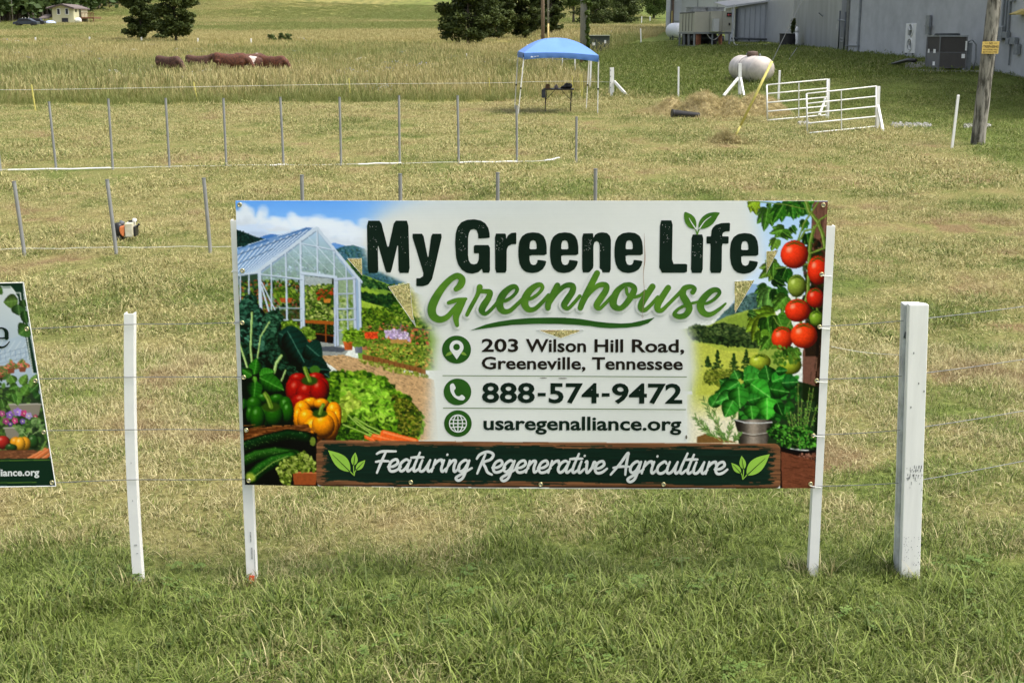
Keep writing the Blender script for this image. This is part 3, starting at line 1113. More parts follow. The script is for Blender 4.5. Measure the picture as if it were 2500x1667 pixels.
    # chard / broad dark leaves
    for (a, wd, col) in ((z1(480, 1350, 800, 1520), 64, (38, 72, 62)), (z1(560, 1330, 760, 1700), 60, (30, 62, 54)), (z2(740, 90, 890, 220), 56, (34, 68, 58)), (z2(770, 240, 960, 400), 52, (32, 62, 54)), (z2(700, 300, 980, 330), 40, (26, 52, 46))):
        c.leaf(a[0][0], a[0][1], a[1][0], a[1][1], wd, col, (96, 134, 116), 7, dark=.55, fat=.8)
    c.ell(*z2(820, 325)[0], 13, 10, (70, 106, 48))
    # basil top left
    for a, wd, col in ((z2(240, 370, 265, 215), 34, (60, 124, 44)), (z2(220, 380, 120, 320), 26, (66, 122, 48)), (z2(290, 380, 435, 340), 30, (74, 140, 54)), (z2(290, 400, 525, 520), 44, (58, 118, 42)), (z2(250, 430, 235, 615), 38, (52, 108, 38)), (z2(235, 390, 250, 450), 14, (110, 166, 70)), (z2(140, 600, 130, 700), 24, (34, 76, 28))):
        c.leaf(a[0][0], a[0][1], a[1][0], a[1][1], wd, col, (120, 168, 90), 6, dark=.5)
    # ---- peppers
    def pepper(lobes, base, hi, stem, sw):
        for (x_, y_, rx, ry) in lobes:
            p = z2(x_, y_)[0]
            c.ball(p[0], p[1], rx / 3.92, ry / 3.92, base, hi, lx=-.25, ly=-.55, spec=.6, amb=.30)
        pp = z2(*stem)
        c.ell(pp[-1][0], pp[-1][1], sw * 2.0, sw * 1.1, np.array((70, 96, 40)) * .8, soft=.3)
        c.line(pp, sw, (98, 124, 50))
        c.line([(x_ - sw * .2, y_) for x_, y_ in pp], sw * .35, (142, 160, 84))
    pepper([(660, 420, 90, 65), (830, 420, 95, 70), (590, 520, 50, 110), (640, 540, 95, 130), (900, 510, 60, 110), (745, 560, 110, 120), (860, 540, 90, 130), (700, 640, 120, 90)],
           (150, 34, 26), (222, 150, 130), (725, 310, 745, 370, 770, 430), 10)
    pepper([(330, 600, 80, 50), (460, 610, 80, 55), (240, 660, 80, 80), (540, 690, 70, 110), (560, 740, 60, 110), (200, 760, 40, 90), (330, 780, 100, 110), (430, 770, 90, 110), (270, 790, 75, 120)],
           (46, 92, 28), (150, 190, 130), (345, 555, 375, 610, 400, 680), 11)
    pepper([(780, 640, 80, 50), (880, 650, 80, 50), (700, 710, 80, 90), (1000, 740, 75, 110), (660, 790, 45, 110), (1030, 800, 45, 110), (960, 860, 90, 150), (740, 800, 90, 100), (810, 900, 110, 130), (900, 860, 110, 120)],
           (232, 150, 24), (255, 226, 150), (900, 660, 880, 700, 868, 745), 9)
    # carrots with green stems
    for a in (z2(1140, 760, 1230, 850, 1400, 960), z2(1190, 790, 1300, 880, 1440, 950), z2(1090, 850, 1200, 890, 1380, 970), z2(1200, 780, 1330, 860, 1500, 940)):
        c.line(a, 4, (116, 144, 66))
        c.line(a, 1.4, (170, 190, 116))
    for a, wd in ((z2(1385, 965, 1600, 1010), 14), (z2(1480, 935, 1780, 1015), 17), (z2(1300, 965, 1380, 1000), 8)):
        c.line(a, wd, (208, 104, 56))
        c.line([(x_, y_ - wd * .2) for x_, y_ in a], wd * .3, (226, 138, 92))
    c.foliage(z2(1050, 900, 1300, 960, 1290, 1000, 1040, 1000), 90, 3, [(74, 106, 40), (40, 60, 24)])
    # basket
    c.poly(z2(60, 930, 840, 930, 850, 1500, 60, 1500), (18, 22, 14))
    c.poly(z2(140, 890, 760, 845, 790, 940, 140, 1020), (92, 58, 36))
    for i in range(110):
        x_, y_ = r.uniform(140, 740), r.uniform(860, 990)
        p = z2(x_, y_, x_ + r.uniform(50, 110), y_ - r.uniform(-4, 14))
        if y_ < 1000 - (x_ - 140) * .1:
            c.line(p, r.uniform(1.5, 3), np.array((136, 92, 58)) * r.uniform(.55, 1.35), .8)
    # zucchini
    for (pts, wd, col) in ((z2(60, 1090, 300, 1010, 560, 950, 740, 975), 30, (28, 56, 32)), (z2(60, 1230, 260, 1140, 440, 1110, 640, 1140), 26, (52, 92, 40)), (z2(215, 1350, 300, 1270, 420, 1200, 600, 1160), 32, (48, 92, 38))):
        for k_ in range(7, 0, -1):
            f = k_ / 7
            c.line([(x_ - (1 - f) * 2, y_ - (1 - f) * wd * .28) for x_, y_ in pts], wd * f, np.array(col) * (.45 + .75 * (1 - f)))
        for i in range(60):
            j = r.integers(len(pts) - 1)
            t = r.uniform()
            a = (pts[j][0] * (1 - t) + pts[j + 1][0] * t, pts[j][1] * (1 - t) + pts[j + 1][1] * t + r.uniform(-.4, .3) * wd)
            c.ell(a[0], a[1], 1.2, .8, (130, 160, 100), .6)
    c.ell(*z2(205, 1350)[0], 12, 10, (150, 162, 76), rot=.5, soft=.6)
    c.line(z2(235, 1350, 420, 1210, 560, 1150), 2.2, (170, 190, 110), .7)
    c.ell(*z2(800, 1010)[0], 7, 11, (110, 124, 60))
    # small pot with herbs
    c.poly(z2(440, 1240, 840, 1240, 840, 1430, 440, 1430), (26, 24, 16))
    c.poly(z2(610, 1300, 835, 1300, 832, 1425, 620, 1425), (142, 84, 54))
    c.line(z2(612, 1305, 835, 1312), 3.4, (186, 120, 84))
    c.foliage(z2(455, 1260, 500, 1190, 660, 1140, 720, 1105, 790, 1150, 830, 1180, 830, 1290, 700, 1300, 600, 1310, 580, 1430, 500, 1400), 330, 3.4, [(96, 112, 48), (136, 150, 76), (60, 74, 32), (160, 170, 98)])
    # ------------------------------------------------ right picture
    c.poly([(1700, 484), (2028, 484), (2028, 720), (1640, 720)], grad((168, 196, 228), (196, 210, 228), 500, 680))
    c.poly(z4(1500, 880, 1600, 880, 1700, 900, 1700, 1000, 1290, 1160), (146, 170, 200))
    c.poly(z4(1290, 1140, 1420, 1030, 1550, 960, 1720, 960, 1720, 1240, 1200, 1240), (92, 116, 120))
    c.foliage(z4(1290, 1150, 1420, 1040, 1550, 970, 1720, 970, 1720, 1150, 1330, 1190), 420, 2.6, [(76, 100, 100), (98, 122, 120), (66, 88, 84)])
    c.poly(z4(1150, 1270, 1300, 1190, 1500, 1130, 1760, 1090, 1900, 1568, 1900, 1900, 800, 1900, 800, 1320), (142, 158, 84))
    c.poly(z4(1300, 1220, 1500, 1150, 1760, 1130, 1760, 1250, 1400, 1330), (128, 146, 72))
    c.foliage(z4(940, 1310, 1040, 1270, 1140, 1300, 1200, 1270, 1290, 1260, 1450, 1290, 1620, 1370, 1620, 1480, 1420, 1470, 1200, 1460, 1050, 1410, 960, 1370), 900, 4.4, [(54, 70, 44), (78, 94, 60), (40, 54, 38), (96, 110, 70)])
    c.poly(z5(180, 60, 500, 90, 830, 130, 830, 330, 500, 600, 200, 600), (176, 180, 92))
    c.poly(z5(260, 60, 500, 90, 830, 130, 830, 160, 500, 140), (158, 168, 84))
    for (x_, y_, hh, ww) in ((440, 330, 190, 90), (595, 330, 160, 80), (715, 320, 190, 90), (345, 300, 100, 60)):
        for i in range(90):
            t = r.uniform()
            p = z5(x_ + r.normal(0, .32) * ww * t, y_ - hh * (1 - t))[0]
            c.ell(p[0], p[1], 3.2, 1.8, np.array((50, 68, 38)) * r.uniform(.7, 1.4), .85, rot=r.uniform(-.4, .4))
    c.foliage(z5(330, 340, 560, 330, 600, 400, 520, 480, 300, 450), 240, 3.8, [(110, 118, 54), (84, 96, 44), (136, 140, 70)])
    c.foliage(z5(180, 20, 400, 10, 640, 30, 830, 60, 830, 110, 620, 100, 360, 60), 260, 4, [(48, 62, 40), (70, 86, 52), (34, 46, 32)])
    # wooden stake
    c.poly(z4(2135, 85, 2285, 85, 2270, 500, 2235, 1240, 2190, 1568, 2170, 1568, 2170, 2000, 2040, 2000, 2040, 1520, 2120, 1200, 2110, 600), (112, 84, 74))
    c.poly(z4(2170, 1300, 2320, 1240, 2320, 2900, 2140, 2900), (52, 38, 30))
    for i in range(90):
        x_ = r.uniform(2120, 2260)
        y_ = r.uniform(90, 1900)
        c.line(z4(x_, y_, x_ - 6, y_ + r.uniform(40, 160)), r.uniform(1, 2.4), np.array((124, 98, 86)) * r.uniform(.4, 1.35), .7)
    c.poly(z4(2060, 900, 2240, 880, 2235, 1240, 2190, 1568, 2060, 1568), (30, 26, 20), .75)
    c.foliage(z4(2050, 420, 2260, 430, 2240, 1250, 2060, 1300), 260, 5, [(24, 34, 18), (40, 54, 26), (64, 40, 30)], alpha=.8)
    # tomato vine leaves
    c.foliage(z4(1860, 80, 2130, 80, 2100, 190, 1960, 240, 1880, 200), 120, 5, [(60, 108, 42), (86, 136, 54), (44, 80, 36)])
    def tleaf(x_, y_, ang, ln, col):
        (px_, py_), = z4(x_, y_)
        ln = ln / 3.92
        for k_, (da, f) in enumerate(((-.9, .55), (.9, .55), (-.45, .8), (.45, .8), (0, 1.0))):
            a = ang + da
            c.leaf(px_, py_, px_ + math.cos(a) * ln * f, py_ + math.sin(a) * ln * f, ln * .42, np.array(col) * r.uniform(.85, 1.12), (150, 186, 100), 4, dark=.6)
    for q in ((1560, 80, 1.3, 150, (158, 180, 60)), (1600, 80, 2.6, 110, (150, 176, 60)), (1715, 110, 1.5, 60, (60, 104, 44)), (1705, 160, 1.75, 220, (86, 132, 56)), (1850, 130, 2.1, 200, (70, 124, 46)), (1940, 120, 1.5, 150, (62, 112, 44)),
              (2050, 110, 1.2, 120, (74, 130, 60)), (1860, 360, 2.9, 150, (96, 136, 60)), (1790, 450, 2.0, 130, (120, 156, 70)), (1850, 380, .6, 120, (84, 126, 54)), (1930, 330, 1.0, 90, (64, 108, 50)), (2060, 270, 1.8, 110, (62, 110, 46)), (2080, 400, 1.4, 140, (40, 78, 32)),
              (1800, 690, 2.5, 230, (120, 150, 70)), (1760, 680, 1.6, 150, (92, 132, 60)), (1880, 730, 1.9, 190, (52, 98, 42)), (1700, 900, 2.2, 180, (86, 134, 66)), (1720, 930, 1.7, 260, (110, 150, 84)), (1790, 930, 1.2, 220, (58, 100, 48)), (1880, 1000, 2.3, 200, (100, 140, 64)),
              (1760, 1170, 2.8, 260, (126, 158, 60)), (1640, 1190, 1.9, 260, (148, 172, 66)), (1700, 1200, 1.4, 240, (70, 112, 48)), (1800, 1180, 1.2, 260, (84, 128, 56)), (1520, 1150, .4, 90, (76, 112, 60)), (1640, 1330, 1.3, 180, (110, 146, 60)), (1720, 1400, 2.2, 150, (90, 130, 56)),
              (1900, 1480, 1.5, 140, (66, 104, 44)), (1950, 1500, 1.0, 120, (90, 128, 56)), (1760, 830, .5, 140, (44, 78, 38)), (2100, 1000, 1.7, 160, (40, 70, 32))):
        tleaf(*q)
    for pts, w0 in ((z4(2070, 80, 2100, 180, 2180, 280, 2230, 400, 2250, 520), 9), (z4(2150, 330, 2110, 480, 2100, 650, 2090, 940, 2060, 1080, 2020, 1240), 8), (z4(2260, 530, 2150, 570, 2070, 600), 5), (z4(2270, 220, 2210, 260, 2150, 350, 2060, 370, 2000, 480), 4.5),
                    (z4(2190, 90, 2130, 180, 2050, 300, 1990, 470), 4), (z4(2080, 880, 2000, 930, 1975, 1020), 3.6), (z4(2100, 960, 2160, 1060, 2180, 1130), 4), (z4(2010, 1160, 1930, 1220, 1870, 1330), 3.6), (z4(1760, 1190, 1800, 1260, 1870, 1310), 3), (z4(1500, 80, 1700, 100, 1880, 120, 2060, 160), 2.6), (z4(1780, 730, 1960, 700, 2080, 690), 3)):
        c.line(pts, w0, (92, 112, 52))
        c.line([(x_ - w0 * .2, y_) for x_, y_ in pts], w0 * .35, (140, 156, 92))

    def tomato(x_, y_, rx, ry, col, zz=z4):
        (px_, py_), = zz(x_, y_)
        rx, ry = rx / 3.92, ry / 3.92
        c.ball(px_, py_, rx, ry, col, (250, 214, 196) if col[0] > 180 else (225, 232, 170), lx=-.4, ly=-.35, spec=.55, amb=.42)
        for k_ in range(6):
            a = -math.pi / 2 + (k_ - 2.5) * .62
            c.line([(px_, py_ - ry * .78), (px_ + math.cos(a) * rx * .55, py_ - ry * .72 + math.sin(a) * ry * .28 + abs(k_ - 2.5) * 1.6)], 2.0, (62, 82, 36))
    tomato(1960, 595, 133, 135, (206, 72, 46))
    tomato(2185, 745, 100, 140, (200, 66, 42))
    tomato(1982, 895, 90, 108, (134, 148, 72))
    tomato(2160, 1010, 85, 95, (184, 58, 40))
    tomato(1990, 1130, 122, 110, (204, 70, 44))
    tomato(2170, 1205, 68, 75, (120, 146, 60))
    tomato(1845, 1395, 105, 112, (206, 76, 46))
    tomato(2050, 1370, 130, 122, (216, 80, 46))
    tomato(848, 250, 102, 78, (156, 166, 70), z5)
    tomato(1138, 280, 108, 92, (148, 160, 66), z5)
    c.foliage(z5(940, 100, 1230, 110, 1240, 250, 1000, 280), 60, 4, [(70, 100, 44), (100, 130, 60)])
    # thyme, rosemary, metal pot, basil, crate
    c.poly(z5(470, 640, 620, 500, 900, 420, 1200, 430, 1440, 500, 1400, 1100, 600, 1024, 520, 830), (26, 42, 22), .9)
    c.foliage(z5(380, 620, 560, 430, 900, 350, 1200, 400, 1240, 560, 1100, 800, 600, 800, 440, 760), 260, 7, [(40, 84, 38), (58, 112, 50), (30, 64, 30)])
    c.poly(z5(150, 560, 640, 560, 640, 1040, 150, 1040), grad((176, 180, 92), (216, 210, 188), 955, 1030))
    c.poly(z5(245, 965, 325, 935, 640, 1024, 245, 1024), (120, 94, 62))
    c.poly(z5(600, 800, 960, 800, 915, 1030, 660, 1030), lambda xx, yy: np.array((120, 112, 104), np.float32) * (.35 + .9 * np.exp(-((xx - 1840) / 22) ** 2) + .3 * np.exp(-((xx - 1868) / 9) ** 2))[..., None])
    c.line(z5(575, 795, 700, 830, 860, 835, 960, 825), 3, (186, 186, 186))
    c.line(z5(640, 920, 780, 945, 920, 925), 2, (170, 166, 160))
    c.line(z5(650, 940, 780, 962, 915, 945), 1.6, (70, 64, 60))
    for st in ((510, 1020, 300, 600), (500, 1020, 390, 640), (560, 1020, 430, 900), (540, 1000, 590, 760), (590, 1020, 640, 930), (420, 980, 230, 780), (470, 1000, 250, 850)):
        (xa, ya), (xb, yb) = z5(*st)
        c.line([(xa, ya), (xb, yb)], 2, (150, 160, 104))
        for i in range(34):
            t = r.uniform(.1, 1)
            x_, y_ = xa + (xb - xa) * t, ya + (yb - ya) * t
            a = math.atan2(yb - ya, xb - xa) + r.choice([-1, 1]) * r.uniform(.4, .9)
            c.line([(x_, y_), (x_ + math.cos(a) * 11, y_ + math.sin(a) * 11)], 1.5, np.array((92, 118, 70)) * r.uniform(.7, 1.35))
    for i in range(9):
        xb = 1100 + i * 37
        yb = r.uniform(440, 760)
        (xa, ya), (xe, ye) = z5(1180 + i * 12, 1060, xb, yb)
        c.line([(xa, ya), (xe, ye)], 1.6, (140, 150, 90))
        for k_ in range(36):
            t = r.uniform(.15, 1)
            c.ell(xa + (xe - xa) * t + r.normal(0, 3), ya + (ye - ya) * t, 2.2, 1.4, np.array((84, 116, 58)) * r.uniform(.7, 1.45), .9, rot=r.uniform(0, 3))
    c.foliage(z5(900, 930, 980, 830, 1150, 880, 1300, 860, 1400, 1000, 1380, 1060, 1100, 1080, 1000, 1000), 360, 3.2, [(70, 122, 54), (100, 152, 70), (44, 80, 36), (28, 50, 24)])
    for a, wd, col in ((z5(560, 480, 460, 420), 26, (58, 110, 54)), (z5(640, 420, 600, 330), 30, (66, 124, 58)), (z5(650, 440, 420, 590), 32, (58, 122, 54)), (z5(690, 380, 860, 350), 34, (64, 126, 58)), (z5(690, 430, 900, 390), 26, (72, 140, 62)), (z5(930, 420, 900, 280), 36, (54, 112, 50)),
                       (z5(960, 440, 1120, 380), 30, (50, 108, 46)), (z5(950, 510, 1130, 540), 32, (48, 104, 44)), (z5(1060, 450, 1220, 440), 30, (40, 86, 44)), (z5(1000, 340, 1110, 330), 18, (44, 96, 44)), (z5(380, 680, 470, 540), 26, (66, 128, 58)), (z5(600, 560, 420, 640), 30, (62, 120, 56)),
                       (z5(640, 490, 655, 695), 42, (72, 146, 62)), (z5(760, 460, 945, 590), 42, (66, 138, 56)), (z5(590, 620, 510, 780), 34, (70, 140, 60)), (z5(915, 590, 915, 805), 42, (70, 140, 56)), (z5(760, 670, 775, 800), 30, (66, 130, 54)), (z5(730, 620, 850, 590), 24, (46, 96, 42)), (z5(1010, 640, 1060, 760), 22, (36, 78, 36))):
        c.leaf(a[0][0], a[0][1], a[1][0], a[1][1], wd * 1.3, np.array(col) * r.uniform(.95, 1.45), (150, 200, 120), 3, dark=.55, fat=.9)
    # dark pot rim and soil, brown crate at the lower right
    c.poly(z5(1040, 1060, 1100, 1085, 1300, 1105, 1380, 1090, 1380, 1470, 1040, 1470), (34, 26, 20))
    c.line(z5(1045, 1065, 1150, 1095, 1290, 1108, 1380, 1092), 4, (26, 28, 32))
    c.poly(z5(1045, 1105, 1375, 1190, 1375, 1470, 1060, 1470), (112, 74, 58))
    c.foliage(z5(1200, 1140, 1380, 1110, 1380, 1180, 1240, 1160), 40, 2.4, [(146, 110, 96), (120, 84, 72)])
    for i in range(80):
        x_ = r.uniform(1060, 1330)
        y_ = r.uniform(1140, 1450)
        c.line(z5(x_, y_, x_ + r.uniform(30, 90), y_ + r.uniform(4, 16)), r.uniform(.8, 2), np.array((112, 74, 58)) * r.uniform(.45, 1.3), .7)
    # ------------------------------------------------ white middle with soft edges
    yy, xx = np.mgrid[0:c.h, 0:c.w].astype(np.float32)
    yy += c.y0
    xx += c.x0
    c.a = (c.a - 120) * 1.2 + 116
    c.a *= np.where(c.a[..., 2] < c.a[..., 1] + 12, .86 + .28 * fbm(xx * .33, yy * .33, 83, 3), 1)[..., None]
    mg_ = c.a.mean(-1, keepdims=True)
    c.a = np.clip(mg_ + (c.a - mg_) * 1.12, 4, 250)
    lb = np.interp(yy, [484, 540, 600, 655, 690, 720, 770, 800, 830, 900, 960, 1060, 1080], [960, 905, 884, 905, 985, 1012, 1022, 1050, 1062, 1052, 1050, 1044, 1044])
    lw = np.interp(yy, [484, 540, 600, 680, 800, 1080], [150, 60, 22, 22, 30, 36])
    rb = np.interp(yy, [484, 560, 640, 700, 740, 765, 800, 830, 900, 960, 1000, 1080], [1835, 1855, 1862, 1800, 1790, 1745, 1680, 1695, 1700, 1690, 1685, 1685])
    rw = np.interp(yy, [484, 560, 640, 700, 800, 1080], [34, 50, 36, 14, 30, 26])
    m_ = 1 / (1 + np.exp(-np.clip((xx - lb) / lw * 4.4, -30, 30))) * 1 / (1 + np.exp(-np.clip((rb - xx) / rw * 4.4, -30, 30)))
    # keep the leaves of the vine, the rosemary and the crate in front of the fade
    keep = (xx > 1860) | ((xx > 1810) & (yy < 570)) | ((xx > 1695) & (yy > 965) & (c.a[..., 0] < 150))
    keep2 = in_poly(xx, yy, z4(1470, 80, 1700, 80, 1800, 400, 1700, 400, 1600, 200, 1500, 230))
    sat = c.a.max(-1) - c.a.min(-1)
    pal = c.a.min(-1)
    m_ = np.where((keep | keep2) & (sat > 48) & (pal < 120), m_ * .05, m_)
    white = np.zeros_like(c.a) + np.array((217, 219, 217), np.float32)
    topb = np.clip((545 - yy) / 60, 0, 1) * np.clip((1500 - xx) / 500, 0, 1)
    white += topb[..., None] * np.array((-10, -4, 6), np.float32)
    white += (np.clip((yy - 800) / 250, 0, 1) * .6)[..., None] * np.array((-2, -1, -6), np.float32)
    c.a += (white - c.a) * m_[..., None]
    # ------------------------------------------------ painted board along the bottom
    bx0, bx1 = 772, 1906
    by = lambda x_, k: np.interp(x_, [772, 1340, 1906], [1074, 1079, 1083] if k else [1187, 1190, 1193])
    y0_, y1_ = by(xx, 1), by(xx, 0)
    cx_ = np.clip(xx, bx0 + 16, bx1 - 16)
    cy_ = np.clip(yy, y0_ + 16, y1_ - 16)
    inside = (np.hypot(xx - cx_, yy - cy_) < 16)
    grain = fbm(xx * .010, yy * .55, 61, 5)
    wood = np.array((112, 74, 48), np.float32) * (.42 + 1.15 * grain)[..., None]
    c.a[inside] = wood[inside]
    eg = fbm(xx * .012, yy * .35, 67, 4)
    dist = np.minimum(np.minimum(yy - y0_ - 12, y1_ - 12 - yy), np.minimum((xx - bx0 - 24) * .5, (bx1 - 26 - xx) * .5))
    paintm = (dist > (eg - .5) * 26 - 2) & inside
    pc = np.array((12, 34, 25), np.float32) * (.72 + .6 * fbm(xx * .02, yy * .4, 71, 3))[..., None]
    c.a[paintm] = pc[paintm]
    edge = (np.abs(np.hypot(xx - cx_, yy - cy_) - 15.2) < 1.6) & (yy < y0_ + 20)
    c.a[edge & inside] *= 1.25
    und = inside & (yy > y1_ - 4)
    c.a[und] *= .45
    # fine horizontal weave lines of the vinyl
    c.a *= (1 + .012 * np.sin(yy * 2.1))[..., None] * (1 + .012 * (fbm(xx * .12, yy * .12, 81, 3) - .5))[..., None]
    return c


def paint_side():
    """the neighbouring banner, cut by the frame: only its right end is in view"""
    c = Canvas(-420, 680, 580, 520, base=(205, 210, 208), seed=5)
    r = c.r
    zs = Zm(0, 640, 2.7028)
    c.poly([(-420, 680), (160, 680), (160, 1200), (-420, 1200)], grad((206, 211, 210), (170, 186, 200), 690, 860))
    c.poly([(-420, 840), (-60, 850), (45, 822), (75, 822), (90, 915), (-420, 930)], (172, 188, 204))
    for i in range(-10, 9):
        c.line(zs(i * 40 - 60, 640, i * 40 + 20, 520), 1.2, (214, 220, 226))
        c.line(zs(i * 34, 580, i * 34 + 6, 650), 1, (110, 134, 170))
    for i in range(3):
        c.line(zs(-900, 660 + i * 26, 0, 610 + i * 30, 180, 560 + i * 34), 1.5, (136, 152, 170))
    c.foliage(zs(-900, 690, 60, 680, 60, 760, -900, 760), 400, 4, [(84, 108, 56), (120, 140, 80), (150, 110, 80)])
    for (x_, y_) in ((75, 690), (150, 680), (15, 735), (-90, 700), (-200, 710)):
        c.foliage(zs(x_ - 48, y_ + 12, x_, y_ - 40, x_ + 50, y_ + 12), 60, 3, [(70, 96, 44), (110, 130, 60), (186, 90, 84), (210, 130, 90)])
        c.poly(zs(x_ - 26, y_ + 12, x_ + 26, y_ + 12, x_ + 18, y_ + 44, x_ - 18, y_ + 44), (128, 70, 50))
    c.poly(zs(-900, 800, 250, 830, 300, 1010, 330, 1300, -900, 1300), (40, 56, 34))
    c.foliage(zs(-900, 760, 40, 760, 300, 1000, 320, 1230, -900, 1230), 1400, 5, [(54, 86, 38), (82, 118, 50), (34, 54, 28), (104, 136, 64)])
    # pots
    for (xa, xb, ya, yb) in ((60, 276, 940, 1010), (-260, -80, 930, 1010), (28, 140, 1095, 1165), (-420, -250, 1090, 1160)):
        c.poly(zs(xa, ya, xb, ya - 4, xb - 20, yb, xa + 20, yb), (134, 126, 112))
        c.line(zs(xa, ya, xb, ya - 4), 3, (176, 170, 158))
    for (a, wd, col) in ((zs(100, 800, 70, 745), 16, (96, 146, 52)), (zs(120, 820, 60, 840), 18, (80, 132, 48)), (zs(140, 810, 180, 740), 18, (110, 156, 60)), (zs(150, 880, 200, 800), 22, (96, 146, 54)), (zs(110, 880, 40, 870), 20, (80, 128, 48)), (zs(110, 850, 120, 945), 20, (100, 150, 60)),
                         (zs(200, 860, 260, 800), 22, (60, 110, 44)), (zs(230, 900, 265, 870), 20, (44, 88, 36)), (zs(200, 830, 245, 740), 16, (118, 160, 70)), (zs(30, 960, 10, 900), 18, (70, 110, 44)), (zs(80, 870, 100, 930), 16, (70, 120, 44))):
        c.leaf(a[0][0], a[0][1], a[1][0], a[1][1], wd * 1.3, col, (150, 190, 110), 4)
    for (x_, y_, s_, col) in ((65, 1010, 10, (140, 96, 180)), (118, 988, 11, (156, 120, 196)), (160, 998, 9, (180, 60, 110)), (192, 1015, 9, (170, 150, 200)), (100, 1045, 8, (200, 70, 130)), (40, 1050, 9, (150, 60, 110)), (150, 1050, 7, (120, 90, 170)), (235, 1022, 6, (190, 70, 110)), (70, 1070, 6, (110, 60, 160)), (15, 1000, 8, (160, 70, 120))):
        p = zs(x_, y_)[0]
        for k_ in range(5):
            a = k_ * 1.257 + s_
            c.ell(p[0] + math.cos(a) * s_ * .5, p[1] + math.sin(a) * s_ * .5, s_ * .5, s_ * .42, np.array(col) * r.uniform(.85, 1.15), rot=a)
        c.ell(p[0], p[1], 1.6, 1.6, (240, 230, 170))
    for st in ((170, 1160, 240, 1050), (180, 1150, 130, 1100), (200, 1150, 290, 1090)):
        a = zs(*st)
        c.line(a, 2, (150, 176, 110))
        c.foliage([(a[1][0] - 12, a[1][1] - 8), (a[1][0] + 12, a[1][1] - 8), (a[1][0] + 9, a[1][1] + 12), (a[1][0] - 9, a[1][1] + 12)], 26, 3, [(90, 124, 66), (120, 150, 90)])
    for (x_, y_, rx, ry, col) in ((20, 1190, 48, 45, (176, 40, 34)), (-90, 1190, 48, 45, (60, 110, 40)), (-200, 1190, 50, 46, (224, 148, 30)), (220, 1185, 36, 46, (44, 84, 34)), (105, 1195, 38, 44, (230, 150, 30)), (165, 1198, 38, 46, (236, 160, 36)), (135, 1200, 34, 46, (240, 166, 40)), (75, 1222, 40, 24, (40, 76, 32))):
        p = zs(x_, y_)[0]
        c.ball(p[0], p[1], rx / 2.7, ry / 2.7, col, (255, 240, 210), spec=.5)
    c.poly(zs(-900, 1240, 250, 1240, 200, 1300, -900, 1300), (110, 66, 42))
    for i in range(260):
        x_, y_ = r.uniform(-900, 230), r.uniform(1242, 1298)
        c.line(zs(x_, y_, x_ + 16, y_ + r.uniform(-3, 3)), 1.6, np.array((150, 96, 62)) * r.uniform(.5, 1.3), .8)
    for a in (zs(300, 1235, 190, 1300), zs(320, 1240, 230, 1300), zs(335, 1262, 280, 1300)):
        c.line(a, 9, (214, 110, 58))
        c.line([(x_ - 1, y_ - 2) for x_, y_ in a], 2.5, (234, 150, 100))
    for a in (zs(330, 1150, 270, 1240), zs(300, 1180, 280, 1240)):
        c.line(a, 2.4, (120, 150, 70))
    # vine leaves at the corner
    g = (20, 48, 32)
    c.poly(zs(-1200, 150, 150, 135, 165, 300, 246, 732, 215, 732, 120, 230, 80, 170, -1200, 185), g)
    c.line(zs(-1200, 178, 70, 163, 90, 185, 105, 205, 135, 205, 138, 232, 218, 732), 2.2, (226, 230, 226))
    for (a, wd, col) in ((zs(120, 255, 25, 265), 26, (92, 126, 52)), (zs(120, 280, 130, 355), 26, (60, 100, 46)), (zs(160, 320, 180, 410), 18, (48, 88, 36)), (zs(190, 425, 125, 480), 30, (76, 124, 50)), (zs(150, 250, 165, 300), 18, (50, 84, 36)), (zs(15, 175, -30, 200), 18, (70, 110, 44))):
        c.leaf(a[0][0], a[0][1], a[1][0], a[1][1], wd * 1.4, col, (130, 160, 90), 4)
    c.poly(zs(-1200, 1300, 340, 1295, 372, 1476, -1200, 1490), (14, 42, 27))
    c.line(zs(-1200, 1330, 330, 1304), 1.4, (110, 150, 50))
    c.line(zs(-1200, 1470, 240, 1452), 1.4, (110, 150, 50))
    return c


# ================================================================ LETTERING HELPERS
YB = 5.53                                    # distance of the fence line from the camera
GAIN = 1.05


def wav(px, py):
    """gentle ripples of the stretched vinyl, metres toward the camera"""
    u = (px - 575) / 1446.0
    v = (py - 490) / 700.0
    return -.010 * math.sin(u * 9.4 + v * 2.0) * math.sin(math.pi * min(1, max(0, v))) - .006 * math.sin(u * 21 + 1.3 + v * 3) * (v ** 2) * .8


def wav_side(px, py):
    return -.008 * math.sin(px * .012 + py * .004)


class Plane:
    def __init__(s, Y, wv):
        s.Y, s.wv = Y, wv

    def L(s, px, py, lift=0.0):
        return U(px, py, s.Y + s.wv(px, py) - lift)


PLM = Plane(YB - .035, wav)
PLS = Plane(YB - .02, wav_side)


def printmat(name, col, var=.0, rough=.42, col2=None, scale=6):
    c_ = tuple(min(1, v * GAIN) for v in srgb(*col))
    c2 = tuple(min(1, v * GAIN) for v in srgb(*col2)) if col2 else None
    return mat(name, c_, rough=rough, var=var, scale=scale, spec=.12, col2=c2)


def chaikin(p, n=1, k=.12):
    for _ in range(n):
        q = []
        for i in range(len(p)):
            a, b = p[i], p[(i + 1) % len(p)]
            q.append((a[0] + (b[0] - a[0]) * k, a[1] + (b[1] - a[1]) * k))
            q.append((b[0] - (b[0] - a[0]) * k, b[1] - (b[1] - a[1]) * k))
        p = q
    return p


def fill2d(contours):
    """triangulated flat fill of closed outlines (holes allowed)"""
    from mathutils.geometry import tessellate_polygon
    polys = [[Vector((x, -y, 0)) for x, y in c] for c in contours]
    tri = tessellate_polygon(polys)
    flat = [(x, y) for c in contours for x, y in c]
    return flat, [tuple(t) for t in tri]


